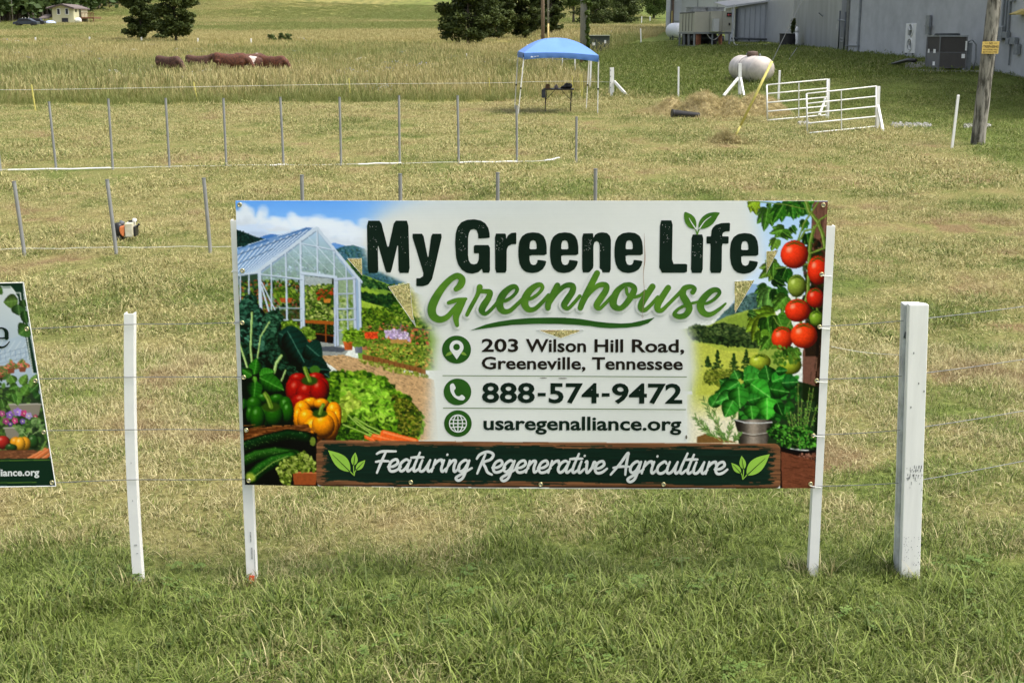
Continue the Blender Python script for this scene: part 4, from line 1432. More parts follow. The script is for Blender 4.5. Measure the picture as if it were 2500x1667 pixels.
def print_shape(mb, pl, contours, lift):
    v, f = fill2d(contours)
    P = [pl.L(x, y, lift) for x, y in v]
    ff = []
    for t in f:
        a, b, c_ = (Vector(P[i]) for i in t)
        if (b - a).cross(c_ - a).y > 0:
            t = (t[0], t[2], t[1])
        ff.append(t)
    mb.add(P, ff)


def catmull(p, n=6):
    out = []
    for i in range(len(p) - 1):
        p0, p1, p2, p3 = p[max(i - 1, 0)], p[i], p[i + 1], p[min(i + 2, len(p) - 1)]
        for j in range(n):
            t = j / n
            out.append(tuple(.5 * ((2 * b) + (-a + c_) * t + (2 * a - 5 * b + 4 * c_ - d) * t * t + (-a + 3 * b - 3 * c_ + d) * t ** 3) for a, b, c_, d in zip(p0, p1, p2, p3)))
    out.append(tuple(p[-1]))
    return out


_lev = [0]


def pen(mb, pl, pts, lift, step=.000012):
    """brush stroke: points (x, y, width) in print units; every piece sits a hair above the last so nothing is coplanar"""
    p = catmull(pts, 6)
    _lev[0] = (_lev[0] + 1) % 5
    l0 = lift + _lev[0] * .0004

    def disc(x, y, r_, l):
        n = 12
        P = [pl.L(x + math.cos(6.2832 * k / n) * r_, y - math.sin(6.2832 * k / n) * r_, l) for k in range(n)]
        mb.add(P, [tuple(range(n))])
    for i in range(len(p) - 1):
        l = l0 + i * step
        xa, ya, wa = p[i]
        xb, yb, wb = p[i + 1]
        dx, dy = xb - xa, yb - ya
        L_ = math.hypot(dx, dy) + 1e-9
        nx, ny = -dy / L_, dx / L_
        P = [(xa + nx * wa / 2, ya + ny * wa / 2), (xa - nx * wa / 2, ya - ny * wa / 2), (xb - nx * wb / 2, yb - ny * wb / 2), (xb + nx * wb / 2, yb + ny * wb / 2)]
        mb.add([pl.L(x, y, l) for x, y in P], [(0, 1, 2, 3)])
        disc(xb, yb, wb / 2, l + step * .5)
    disc(p[0][0], p[0][1], p[0][2] / 2, l0 - step)


def text_polys(s, bold=.0):
    cu = bpy.data.curves.new('tmp_text', 'FONT')
    cu.body = s
    cu.size = 1
    cu.offset = bold
    cu.resolution_u = 3
    o = bpy.data.objects.new('tmp_text', cu)
    COL.objects.link(o)
    dg = bpy.context.evaluated_depsgraph_get()
    me_ = bpy.data.meshes.new_from_object(o.evaluated_get(dg))
    v = [(a.co.x, a.co.y) for a in me_.vertices]
    f = [tuple(p.vertices) for p in me_.polygons]
    bpy.data.objects.remove(o)
    bpy.data.meshes.remove(me_)
    bpy.data.curves.remove(cu)
    return v, f


def print_text(mb, pl, s, x0, x1, yb0, yb1, cap, lift, bold=.02, ref='H'):
    v, f = text_polys(s, bold)
    hv, _ = text_polys(ref, bold)
    ch = max(p[1] for p in hv)
    xa, xb = min(p[0] for p in v), max(p[0] for p in v)
    P = []
    for x, y in v:
        t = (x - xa) / (xb - xa)
        px = x0 + (x1 - x0) * t
        P.append(pl.L(px, yb0 + (yb1 - yb0) * t - y / ch * cap, lift))
    ff = []
    for t in f:
        a, b, c_ = (Vector(P[i]) for i in t[:3])
        if (b - a).cross(c_ - a).y > 0:
            t = tuple(reversed(t))
        ff.append(t)
    mb.add(P, ff)


def circle(cx, cy, r_, n=40, ry=None):
    return [(cx + r_ * math.cos(6.28318 * k / n), cy + (ry or r_) * math.sin(6.28318 * k / n)) for k in range(n)]


# script letters, x height 1, baseline 0 (y up), upright; slant is added later
SG = {
    'e': ([[(0, .38), (.3, .42), (.5, .7), (.38, 1.0), (.14, .85), (.05, .4), (.2, .02), (.48, .06), (.72, .38)]], .60),
    'a': ([[(.52, .86), (.32, 1.0), (.1, .72), (.05, .28), (.2, .02), (.4, .25), (.56, .92)], [(.58, .98), (.5, .3), (.6, .02), (.82, .34)]], .70),
    't': ([[(.30, 1.6), (.16, .4), (.26, .02), (.52, .34)], [(-.12, 1.16), (.2, 1.2), (.56, 1.2)]], .44),
    'u': ([[(.1, .98), (.04, .3), (.16, .02), (.36, .2), (.54, .98)], [(.54, .98), (.5, .3), (.62, .02), (.82, .34)]], .72),
    'r': ([[(.1, 1.0), (.05, 0)], [(.08, .5), (.26, .9), (.46, 1.0), (.5, .78)]], .50),
    'i': ([[(.1, .98), (.05, .3), (.16, .02), (.36, .34)], [(.2, 1.42), (.21, 1.46)]], .32),
    'n': ([[(.1, .98), (.04, 0)], [(.06, .4), (.26, .92), (.44, .92), (.42, .4), (.52, .02), (.74, .34)]], .64),
    'g': ([[(.5, .86), (.32, 1.0), (.1, .72), (.05, .3), (.2, .05), (.4, .25), (.54, .95)], [(.56, .98), (.5, .1), (.42, -.5), (.2, -.72), (.04, -.5), (.3, -.18), (.8, .34)]], .70),
    'v': ([[(.02, .9), (.1, .95), (.16, .3), (.26, .02), (.44, .4), (.5, .92), (.64, .8)]], .58),
    'l': ([[(.26, 1.7), (.08, .35), (.2, .02), (.42, .34)]], .34),
    'c': ([[(.5, .82), (.36, 1.0), (.1, .7), (.05, .3), (.2, .02), (.42, .06), (.64, .38)]], .56),
    'F': ([[(.02, 1.45), (.3, 1.66), (1.05, 1.68)], [(.5, 1.6), (.38, .8), (.28, -.14)], [(.08, .78), (.4, .86), (.78, .84)]], .82),
    'R': ([[(.42, 1.5), (.32, .7), (.22, -.12)], [(.0, 1.12), (.12, 1.48), (.5, 1.72), (.86, 1.5), (.78, 1.08), (.42, .82), (.6, .4), (.78, 0), (1.05, -.2)]], .98),
    'A': ([[(-.04, -.12), (.34, .8), (.62, 1.66), (.7, 1.6)], [(.68, 1.66), (.7, .8), (.78, -.12)], [(.02, .45), (.4, .56), (.88, .56)]], .94),
}


def script_word(mb, pl, word, x0, x1, base, xh, lift, wd, slant=.16):
    """x0..x1 span of the word, base(px) baseline, xh x-height"""
    adv = 0
    strokes = []
    for ch in word:
        st, a = SG[ch]
        for s_ in st:
            strokes.append([(adv + x + slant * y, y) for x, y in s_])
        adv += a
    xs = [p[0] for s_ in strokes for p in s_]
    lo, hi = min(xs), max(xs)
    for s_ in strokes:
        pts = []
        for i, (x, y) in enumerate(s_):
            px = x0 + (x - lo) / (hi - lo) * (x1 - x0)
            w_ = wd * (1.12 if 0 < i < len(s_) - 1 else .86)
            pts.append((px, base(px) - y * xh, w_))
        pen(mb, pl, pts, lift)


# ================================================================ BUILD THE TWO BANNERS
HOLES = [[(848, 631), (883, 631), (885, 673)], [(948, 700), (1000, 691), (1008, 770), (1015, 797)], [(1310, 805), (1426, 805), (1369, 826)],
         [(1793, 687), (1842, 684), (1794, 765)], [(1871, 614), (1900, 611), (1871, 668)]]


def vinyl_material(name):
    k = NT(name)
    a = k.n('Attribute', attribute_name='print')
    k.l(a.outputs['Color'], k.b.inputs['Base Color'])
    k.b.inputs['Roughness'].default_value = .42
    k.b.inputs['Specular IOR Level'].default_value = .12
    tc = k.n('TexCoord').outputs['Object']
    nz = k.noise(tc, 4, 3, .5)
    bp = k.n('Bump')
    bp.inputs['Strength'].default_value = .35
    bp.inputs['Distance'].default_value = .01
    k.l(nz, bp.inputs['Height'])
    k.l(bp.outputs[0], k.b.inputs['Normal'])
    return k.m


def print_sheet(name, canvas, pl, corners, bottom, nu, nv, parent, holes=()):
    """corners TL TR BR BL in print units; bottom(u) sag; colours taken from the painted canvas"""
    TL, TR, BR, BL_ = [np.array(c_, float) for c_ in corners]
    u = np.linspace(0, 1, nu)[None, :, None]
    v = np.linspace(0, 1, nv)[:, None, None]
    P = (TL * (1 - u) + TR * u) * (1 - v) + (BL_ * (1 - u) + BR * u) * v
    P[..., 1] += (bottom(u[..., 0]) * v[..., 0])
    px, py = P[..., 0], P[..., 1]
    # local average of the canvas (anti-aliased)
    a = canvas.a
    ix = np.clip((px - canvas.x0), 0, canvas.w - 2)
    iy = np.clip((py - canvas.y0), 0, canvas.h - 2)
    i0, j0 = iy.astype(int), ix.astype(int)
    c_ = 0
    for di in (0, 1):
        for dj in (0, 1):
            c_ = c_ + a[i0 + di, j0 + dj]
    c_ = np.clip(c_ / 4 / 255, 0, 1)
    lin = np.where(c_ <= .04045, c_ / 12.92, ((c_ + .055) / 1.055) ** 2.4) * GAIN
    org = wloc(parent)
    W3 = np.empty(px.shape + (3,))
    wv = np.vectorize(pl.wv)(px, py)
    dx = (px - 1250) / F
    dy = (833.5 - py) / F
    ry, rz = cT + dy * sT, -sT + dy * cT
    t = (pl.Y + wv) / ry
    W3[..., 0] = dx * t - org.x
    W3[..., 1] = pl.Y + wv - org.y
    W3[..., 2] = EYE + rz * t - org.z
    id_ = np.arange(nu * nv).reshape(nv, nu)
    f = np.stack([id_[:-1, :-1], id_[1:, :-1], id_[1:, 1:], id_[:-1, 1:]], -1).reshape(-1, 4)
    cx = (px[:-1, :-1] + px[1:, 1:]).ravel() / 2
    cy = (py[:-1, :-1] + py[1:, 1:]).ravel() / 2
    keep = np.ones(len(f), bool)
    for h in holes:
        keep &= ~in_poly(cx, cy, h)
    f = f[keep]
    me_ = mesh_np(name, W3.reshape(-1, 3), f, vinyl_material(name + '_print'))
    ca = me_.color_attributes.new('print', 'FLOAT_COLOR', 'POINT')
    ca.data.foreach_set('color', np.concatenate([lin.reshape(-1, 3), np.ones((nu * nv, 1))], 1).astype(np.float32).ravel())
    o = bpy.data.objects.new(name, me_)
    COL.objects.link(o)
    o.parent = parent
    return o


def grommet(px, py, pl, parent):
    g = MB()
    c_ = pl.L(px, py, .0012)
    for ro, ri, h in ((.0098, .0050, .0018),):
        prof = [(ri, -.001), (ri + .001, h), ((ro + ri) / 2, h * 1.5), (ro - .001, h), (ro, -.0005)]
        n = 18
        base = len(g.v)
        for r_, hh in prof:
            for k in range(n):
                t = 6.28318 * k / n
                g.v.append((c_[0] + r_ * math.cos(t), c_[1] - hh, c_[2] + r_ * math.sin(t)))
        for i in range(len(prof) - 1):
            for k in range(n):
                g.f.append((base + i * n + k, base + i * n + (k + 1) % n, base + (i + 1) * n + (k + 1) % n, base + (i + 1) * n + k))
    o = obj('grommet', g, M['brass'], parent, smooth=True)
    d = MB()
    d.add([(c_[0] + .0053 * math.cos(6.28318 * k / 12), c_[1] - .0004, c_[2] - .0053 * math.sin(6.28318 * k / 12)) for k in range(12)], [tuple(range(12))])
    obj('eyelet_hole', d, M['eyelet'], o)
    return o


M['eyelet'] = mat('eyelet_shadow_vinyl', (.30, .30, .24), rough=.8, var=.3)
M['tie'] = mat('zip_tie_nylon', (.70, .71, .68), rough=.4, var=.1)
M['ink_dark'] = printmat('ink_dark_green', (14, 32, 24), var=.25, scale=9)
M['ink_black'] = printmat('ink_near_black', (30, 24, 20), var=.2)
M['ink_green'] = printmat('ink_leaf_green', (88, 134, 38), col2=(40, 86, 30), scale=5)
M['ink_icon'] = printmat('ink_icon_green', (42, 88, 28), col2=(36, 76, 24))
M['ink_mid'] = printmat('ink_icon_leaf', (118, 152, 58))
M['ink_lime'] = printmat('ink_lime_green', (150, 196, 76), col2=(138, 184, 66))
M['ink_white'] = printmat('ink_white', (216, 219, 218), var=.04)
M['ink_offwhite'] = printmat('ink_chalk_white', (206, 210, 208), var=.12, scale=30)
M['ink_line'] = printmat('ink_rule_green', (74, 104, 40))
M['ink_halo'] = printmat('ink_white_outline', (219, 221, 219), var=.0)
M['rust'] = mat('rust_streak', (.33, .20, .15), rough=.8, var=.4, scale=60)


def main_banner():
    root = empty('banner', U(1300, 1187, YB - .035), 'large white vinyl banner with dark headline and printed greenhouse, tied to two white posts', 'banner')
    corners = [(575, 490), (2021, 491), (1989, 1191), (598, 1183)]
    sag = lambda u: 5 * np.sin(np.pi * u) * 1.0
    print_sheet('printed_sheet', paint_main(), PLM, corners, sag, 780, 380, root, HOLES)
    # hemmed edge strips: thin white returns around the sheet
    def edge(t):
        t = t % 4
        k, f = int(t), t - int(t)
        a, b = corners[k], corners[(k + 1) % 4]
        x, y = a[0] + (b[0] - a[0]) * f, a[1] + (b[1] - a[1]) * f
        if k == 2:
            y += 5 * math.sin(math.pi * f)
        return x, y
    h = MB()
    N = 160
    for i in range(N):
        a, b = edge(i * 4 / N), edge((i + 1) * 4 / N)
        p, q = PLM.L(*a, .0), PLM.L(*b, .0)
        h.add([p, q, (q[0], q[1] + .004, q[2]), (p[0], p[1] + .004, p[2])], [(0, 1, 2, 3)])
    obj('hem', h, M['white'], root)
    # reverse side
    bk = MB()
    nu, nv = 60, 24
    pts = {}
    for j in range(nv + 1):
        for i in range(nu + 1):
            u, v = i / nu, j / nv
            x = (corners[0][0] * (1 - u) + corners[1][0] * u) * (1 - v) + (corners[3][0] * (1 - u) + corners[2][0] * u) * v
            y = (corners[0][1] * (1 - u) + corners[1][1] * u) * (1 - v) + (corners[3][1] * (1 - u) + corners[2][1] * u) * v + 5 * math.sin(math.pi * u) * v
            pts[i, j] = (x, y)
            bk.v.append(PLM.L(x, y, -.004))
    for j in range(nv):
        for i in range(nu):
            cx, cy = (pts[i, j][0] + pts[i + 1, j + 1][0]) / 2, (pts[i, j][1] + pts[i + 1, j + 1][1]) / 2
            near = any(in_poly(np.array(px), np.array(py), hh) for hh in HOLES for px in (cx - 12, cx, cx + 12) for py in (cy - 15, cy, cy + 15))
            if not near:
                n1 = nu + 1
                bk.f.append((j * n1 + i, j * n1 + i + 1, (j + 1) * n1 + i + 1, (j + 1) * n1 + i))
    obj('reverse_side', bk, M['white'], root)
    # cut edges of the wind flaps
    fl = MB()
    for hh in HOLES:
        n = len(hh)
        fl = MB()
        fl.tube([PLM.L(*hh[i % n], .0015) for i in range(n + 1)], .0006, 5)
        obj('wind_slit_edge', fl, M['ink_halo'], root)
    # ---------------- headline
    H = [z3(62, 270, 195, 270, 265, 545, 325, 270, 458, 270, 472, 770, 365, 770, 360, 480, 293, 765, 245, 765, 165, 485, 172, 770, 70, 770),
         z3(488, 395, 600, 395, 648, 640, 680, 395, 785, 395, 705, 750, 685, 830, 650, 880, 600, 897, 535, 897, 535, 820, 570, 820, 600, 800, 603, 770),
         z3(1238, 435, 1128, 442, 1126, 400, 1112, 362, 1085, 350, 1055, 358, 1038, 390, 1030, 440, 1030, 600, 1036, 650, 1055, 680, 1085, 688, 1115, 680, 1130, 650, 1133, 625, 1133, 582, 1085, 582, 1085, 503, 1240, 503, 1240, 768, 1172, 768, 1162, 730, 1130, 762, 1070, 777, 1020, 770, 970, 740, 935, 690, 915, 620, 906, 480, 912, 390, 930, 330, 965, 285, 1020, 262, 1090, 257, 1150, 268, 1195, 295, 1224, 340, 1236, 390),
         z3(1287, 393, 1390, 393, 1396, 445, 1412, 410, 1445, 387, 1492, 383, 1492, 495, 1450, 495, 1415, 512, 1400, 545, 1398, 768, 1290, 768),
         z3(2122, 393, 2227, 390, 2230, 435, 2245, 405, 2275, 387, 2315, 381, 2360, 388, 2388, 415, 2398, 460, 2395, 765, 2290, 765, 2290, 510, 2282, 478, 2262, 466, 2240, 476, 2230, 510, 2230, 720, 2190, 765, 2122, 765),
         z4(672, 267, 793, 267, 787, 683, 933, 683, 930, 768, 664, 768),
         z4(975, 402, 1086, 402, 1080, 770, 967, 770),
         z4(1117, 420, 1160, 420, 1165, 365, 1178, 335, 1205, 310, 1260, 293, 1343, 290, 1340, 372, 1300, 373, 1275, 385, 1268, 408, 1270, 420, 1330, 420, 1328, 490, 1265, 490, 1262, 770, 1150, 770, 1157, 490, 1117, 490)]
    eo = (1783, 600, 1783, 520, 1774, 460, 1752, 415, 1710, 388, 1650, 381, 1590, 390, 1545, 420, 1520, 470, 1511, 540, 1511, 610, 1522, 680, 1545, 730, 1585, 762, 1645, 772, 1700, 762, 1745, 735, 1770, 695, 1780, 655, 1695, 643, 1692, 668, 1680, 688, 1655, 695, 1632, 685, 1620, 655, 1618, 600)
    eh = (1618, 543, 1687, 543, 1686, 495, 1675, 465, 1653, 457, 1630, 465, 1620, 495)
    m = MB()
    for g in H:
        print_shape(m, PLM, [chaikin(g, 1, .1)], .0012)
    for dx_, dy_ in ((0, 0), (303, 0), (920, 0), (2026, 7)):
        a = [v + (dx_ if i % 2 == 0 else dy_) for i, v in enumerate(eo)]
        b = [v + (dx_ if i % 2 == 0 else dy_) for i, v in enumerate(eh)]
        print_shape(m, PLM, [chaikin(z3(*a), 1, .14), list(reversed(chaikin(z3(*b), 1, .14)))], .0012)
    obj('headline_lettering', m, M['ink_dark'], root)
    # specks where the ink is worn
    sp = MB()
    r = random.Random(4)
    for (xa, ya, xb, yb, n) in ((75, 300, 160, 600, 18), (380, 380, 450, 600, 8), (940, 330, 1010, 560, 26), (1130, 280, 1180, 340, 8), (1300, 430, 1370, 560, 16), (600, 640, 690, 700, 8), (2140, 440, 2210, 560, 18), (980, 640, 1020, 680, 5), (2295, 470, 2330, 560, 8), (2880, 300, 2960, 500, 14), (3170, 490, 3270, 620, 16), (3400, 320, 3460, 520, 8)):
        for i in range(n):
            (x, y), = z3(r.uniform(xa, xb), r.uniform(ya, yb))
            print_shape(sp, PLM, [circle(x, y, r.uniform(.25, .75), 6)], .0016)
    obj('worn_specks', sp, M['ink_halo'], root)['kind'] = 'stuff'
    # sprout over the i
    lf = MB()
    print_shape(lf, PLM, [chaikin(z4(905, 180, 900, 235, 912, 290, 940, 330, 975, 347, 1010, 350, 1022, 320, 1018, 270, 1000, 235, 970, 208), 2, .2)], .0014)
    print_shape(lf, PLM, [chaikin(z4(1250, 193, 1190, 187, 1130, 198, 1080, 230, 1048, 275, 1038, 320, 1042, 345, 1080, 350, 1130, 335, 1175, 305, 1205, 265, 1225, 225), 2, .2)], .0014)
    for pts in (z4(1000, 335, 1016, 365, 1027, 400), z4(1056, 340, 1040, 365, 1030, 400)):
        pen(lf, PLM, [(x, y, 3.2) for x, y in pts], .002)
    obj('sprout_emblem', lf, M['ink_green'], root)
    vn = MB()
    for pts in (z4(950, 245, 975, 290, 1015, 350), z4(1160, 230, 1100, 275, 1050, 345)):
        p = [(x, y, w_) for (x, y), w_ in zip(pts, (1, 2, 2.6))]
        pen(vn, PLM, p, .0024)
    obj('sprout_vein', vn, M['ink_halo'], root)
    # ---------------- script line "Greenhouse"
    def S(zf, *p):
        return [(*zf(p[i], p[i + 1])[0], p[i + 2] / 3.92) for i in range(0, len(p), 3)]
    st = [S(z3, 915, 925, 50, 958, 885, 70, 972, 830, 68, 925, 797, 60, 850, 840, 62, 770, 930, 72, 705, 1040, 84, 682, 1120, 84, 700, 1185, 78, 760, 1215, 66, 830, 1190, 55, 900, 1110, 45, 960, 1040, 40),
          S(z3, 845, 1055, 40, 920, 1030, 45, 1010, 1018, 30), S(z3, 990, 1030, 50, 945, 1110, 70, 915, 1190, 62, 925, 1270, 40),
          S(z3, 1020, 1170, 38, 1060, 1090, 42, 1120, 980, 42, 1142, 905, 60), S(z3, 1140, 945, 45, 1190, 945, 45, 1240, 955, 55, 1225, 1010, 60, 1180, 1080, 68, 1162, 1130, 64, 1195, 1160, 40, 1250, 1120, 36, 1320, 1040, 36),
          S(z3, 1320, 1040, 34, 1390, 1035, 36, 1460, 990, 34, 1500, 935, 38, 1480, 900, 46, 1430, 915, 58, 1370, 970, 70, 1335, 1040, 76, 1335, 1095, 72, 1370, 1137, 58, 1430, 1130, 45, 1500, 1070, 40, 1560, 1010, 36),
          S(z3, 1560, 1015, 34, 1630, 1015, 36, 1700, 970, 34, 1742, 915, 38, 1722, 882, 46, 1672, 897, 58, 1610, 952, 70, 1575, 1022, 76, 1575, 1077, 72, 1610, 1119, 58, 1670, 1112, 45, 1740, 1050, 40, 1800, 980, 36),
          S(z3, 1885, 890, 60, 1850, 960, 62, 1800, 1060, 62, 1795, 1105, 55), S(z3, 1810, 1060, 40, 1880, 960, 44, 1960, 892, 50, 2028, 892, 58, 2030, 945, 62, 1975, 1030, 66, 1950, 1080, 62, 1985, 1110, 40, 2040, 1060, 36, 2100, 990, 36),
          S(z3, 2265, 772, 60, 2200, 900, 64, 2130, 1040, 62, 2105, 1105, 55), S(z4, -75, 1060, 40, 0, 960, 42, 85, 888, 50, 152, 888, 58, 155, 935, 62, 100, 1020, 66, 65, 1080, 62, 92, 1110, 40, 150, 1060, 36, 215, 990, 36),
          S(z4, 330, 885, 46, 265, 940, 62, 225, 1030, 74, 235, 1088, 66, 290, 1108, 52, 350, 1060, 58, 410, 970, 64, 425, 915, 58, 385, 882, 48, 330, 885, 46), S(z4, 350, 920, 34, 362, 975, 34, 415, 1000, 34, 480, 985, 34, 530, 945, 34),
          S(z4, 600, 900, 62, 550, 975, 64, 497, 1060, 66, 492, 1112, 58, 530, 1122, 44, 590, 1070, 38, 650, 1000, 36), S(z4, 750, 912, 60, 705, 980, 62, 652, 1070, 66, 652, 1120, 60, 692, 1125, 44, 760, 1060, 36, 850, 970, 38, 905, 915, 44),
          S(z4, 985, 955, 50, 1003, 920, 44, 965, 900, 46, 905, 920, 60, 890, 980, 68, 925, 1045, 74, 952, 1110, 66, 920, 1168, 58, 860, 1187, 54, 812, 1168, 46, 830, 1130, 34, 880, 1095, 32, 960, 1065, 30, 1040, 1045, 28),
          S(z4, 1040, 1045, 28, 1110, 1062, 32, 1185, 1025, 34, 1240, 965, 38, 1220, 932, 48, 1165, 942, 58, 1100, 1000, 68, 1060, 1070, 74, 1072, 1130, 68, 1115, 1165, 58, 1170, 1160, 46, 1240, 1115, 34, 1300, 1062, 22)]
    ha, g = MB(), MB()
    for s_ in st:
        pen(ha, PLM, [(x, y, w_ + 11) for x, y, w_ in s_], .0016)
    obj('script_outline', ha, M['ink_halo'], root)
    for s_ in st:
        pen(g, PLM, [(x, y, w_ - .5) for x, y, w_ in s_], .0052)
    obj('script_lettering', g, M['ink_green'], root)
    sw = MB()
    top = z3(1050, 1320, 1200, 1262, 1320, 1235, 1450, 1215, 1620, 1200, 1800, 1195, 1950, 1197, 2100, 1208) + z4(50, 1232, 160, 1245, 300, 1253, 400, 1247, 520, 1220, 622, 1195)
    bot = z4(560, 1250, 480, 1278, 350, 1294, 200, 1298, 100, 1292) + z3(2200, 1278, 2050, 1265, 1900, 1258, 1700, 1256, 1450, 1266, 1250, 1292)
    print_shape(sw, PLM, [top + bot], .0014)
    obj('swoosh', sw, M['ink_icon'], root)
    # ---------------- contact lines
    tx = MB()
    for s_, a, b in (('203', 485, 803), ('Wilson', 868, 1393), ('Hill', 1466, 1716), ('Road,', 1792, 2247)):
        f = lambda X: 800 + (206 + (X - 485) / 1762 * 6) / 3.5636
        print_text(tx, PLM, s_, 1040 + a / 3.5636, 1040 + b / 3.5636, f(a), f(b), 110 / 3.5636, .0014, bold=.022)
    obj('address_line', tx, M['ink_black'], root)
    tx = MB()
    for s_, a, b in (('Greeneville,', 485, 1388), ('Tennessee', 1445, 2235)):
        f = lambda X: 800 + (357 + (X - 485) / 1762 * 7) / 3.5636
        print_text(tx, PLM, s_, 1040 + a / 3.5636, 1040 + b / 3.5636, f(a), f(b), 105 / 3.5636, .0014, bold=.022)
    obj('address_line', tx, M['ink_black'], root)
    tx = MB()
    for s_, a, b in (('888', 487, 947), ('-', 972, 1042), ('574', 1068, 1505), ('-', 1530, 1598), ('9472', 1618, 2230)):
        f = lambda X: 800 + (646 + (X - 485) / 1762 * 9) / 3.5636
        if s_ == '-':
            x0, x1 = 1040 + a / 3.5636, 1040 + b / 3.5636
            y = f(a) - 68 / 3.5636
            print_shape(tx, PLM, [[(x0, y - 4.2), (x1, y - 4.2), (x1, y + 4.2), (x0, y + 4.2)]], .0014)
        else:
            print_text(tx, PLM, s_, 1040 + a / 3.5636, 1040 + b / 3.5636, f(a), f(b), 168 / 3.5636, .0014, bold=.024)
    obj('phone_number', tx, M['ink_dark'], root)
    tx = MB()
    f = lambda X: 800 + (885 + (X - 500) / 1722 * 6) / 3.5636
    print_text(tx, PLM, 'usaregenalliance.org', 1040 + 500 / 3.5636, 1040 + 2222 / 3.5636, f(500), f(2222), 116 / 3.5636, .0014, bold=.024)
    obj('web_address', tx, M['ink_dark'], root)
    ln = MB()
    for a, b in (z6(146, 416, 2267, 427), z6(151, 697, 2260, 711)):
        ln = MB()
        pen(ln, PLM, [(a[0] + (b[0] - a[0]) * t, a[1] + (b[1] - a[1]) * t, 1.7) for t in np.linspace(0, 1, 16)], .002)
        obj('divider_rule', ln, M['ink_line'], root)
    ic = MB()
    for (cx, cy, r_) in ((266, 190, 126), (274, 557, 120), (278, 832, 120)):
        (x, y), = z6(cx, cy)
        ic = MB()
        print_shape(ic, PLM, [circle(x, y, r_ / 3.5636, 48, r_ * .965 / 3.5636)], .0012)
        obj('contact_icon', ic, M['ink_icon'], root)
    il = MB()
    print_shape(il, PLM, [z6(168, 246, 185, 220, 215, 205, 235, 212, 225, 230, 195, 242)], .0016)
    print_shape(il, PLM, [z6(355, 240, 340, 218, 315, 208, 300, 216, 310, 232, 335, 240)], .0016)
    obj('icon_leaf', il, M['ink_mid'], root)['kind'] = 'stuff'
    iw = MB()
    pin = [z6(266 + 61 * math.cos(a), 170 - 61 * math.sin(a))[0] for a in np.linspace(math.pi + .45, -.45, 24)] + z6(268, 275)
    (hx, hy), = z6(266, 168)
    print_shape(iw, PLM, [pin, list(reversed(circle(hx, hy, 29 / 3.5636, 20)))], .002)
    obj('icon_symbol', iw, M['ink_white'], root)
    iw = MB()
    print_shape(iw, PLM, [chaikin(z6(207, 495, 238, 478, 262, 525, 240, 548, 262, 592, 290, 598, 312, 578, 345, 608, 325, 632, 285, 628, 240, 600, 212, 555), 2, .2)], .002)
    obj('icon_symbol', iw, M['ink_white'], root)
    iw = MB()
    for s_ in ([z6(278 + 74 * math.cos(a), 832 + 74 * math.sin(a))[0] for a in np.linspace(0, 6.2832, 40)],
               [z6(278 + 40 * math.cos(a), 832 + 72 * math.sin(a))[0] for a in np.linspace(0, 6.2832, 30)],
               z6(278, 758, 278, 832, 278, 906), z6(204, 832, 278, 832, 352, 832), z6(216, 797, 278, 803, 340, 797), z6(216, 867, 278, 861, 340, 867)):
        pen(iw, PLM, [(x, y, 2.6) for x, y in s_], .002)
    obj('icon_symbol', iw, M['ink_white'], root)
    # ---------------- script along the board
    def word(w_, a, b):
        wt = MB()
        script_word(wt, PLM, w_, a, b, bl, 29, .0016, 6.1)
        obj('board_lettering', wt, M['ink_offwhite'], root)
    bl = lambda px: np.interp(px, [915, 1165, 1480, 1780], [1149.5, 1152, 1154.5, 1156.5])
    word('Featuring', 918, 1152)
    word('Regenerative', 1164, 1482)
    word('Agriculture', 1491, 1776)
    lv, dk = MB(), MB()

    def leafshape(zf, xa, ya, xb, yb, w_, sk=.0):
        (x0, y0), (x1, y1) = zf(xa, ya, xb, yb)
        dx, dy = x1 - x0, y1 - y0
        L_ = math.hypot(dx, dy)
        nx, ny = -dy / L_, dx / L_
        w_ = w_ / 3.92
        A = [(x0 + dx * t + nx * w_ * math.sin(math.pi * t ** .8) * (1 + sk), y0 + dy * t + ny * w_ * math.sin(math.pi * t ** .8) * (1 + sk)) for t in np.linspace(0, 1, 14)]
        B = [(x0 + dx * t - nx * w_ * math.sin(math.pi * t ** .8) * (1 - sk), y0 + dy * t - ny * w_ * math.sin(math.pi * t ** .8) * (1 - sk)) for t in np.linspace(1, 0, 14)][1:-1]
        print_shape(lv, PLM, [A + B], .0014)
        pen(dk, PLM, [(x0 + dx * t, y0 + dy * t, .5 + 1.6 * (1 - t)) for t in (0.02, .3, .55, .8)], .0022)
    leafshape(z2, 1155, 1297, 945, 1093, 62, .15)
    leafshape(z2, 1190, 1240, 1205, 1113, 31)
    leafshape(z2, 1212, 1282, 1300, 1187, 30)
    leafshape(z5, 718, 1332, 938, 1130, 66, -.1)
    leafshape(z5, 688, 1276, 668, 1145, 31)
    leafshape(z5, 662, 1312, 570, 1213, 30)
    for p in (z2(1145, 1285, 1170, 1310, 1195, 1335), z2(1188, 1235, 1190, 1290, 1195, 1330), z2(1215, 1280, 1200, 1300, 1195, 1332), z5(722, 1325, 700, 1350, 680, 1370), z5(688, 1270, 686, 1320, 680, 1365), z5(658, 1305, 672, 1330, 678, 1368)):
        pen(lv, PLM, [(x, y, 2.0) for x, y in p], .0016)
    obj('leaf_emblem', lv, M['ink_lime'], root)['kind'] = 'stuff'
    obj('leaf_vein', dk, M['ink_dark'], root)['kind'] = 'stuff'
    # weathering: thin rust run and small smudges
    ru = MB()
    pen(ru, PLM, [(x, y, w_) for (x, y), w_ in zip(z4(520, 390, 524, 520, 527, 640, 512, 780, 520, 930, 512, 1060, 505, 1160), (.5, 1.4, 2.4, 1.2, 1.2, 1.0, .8))], .009)
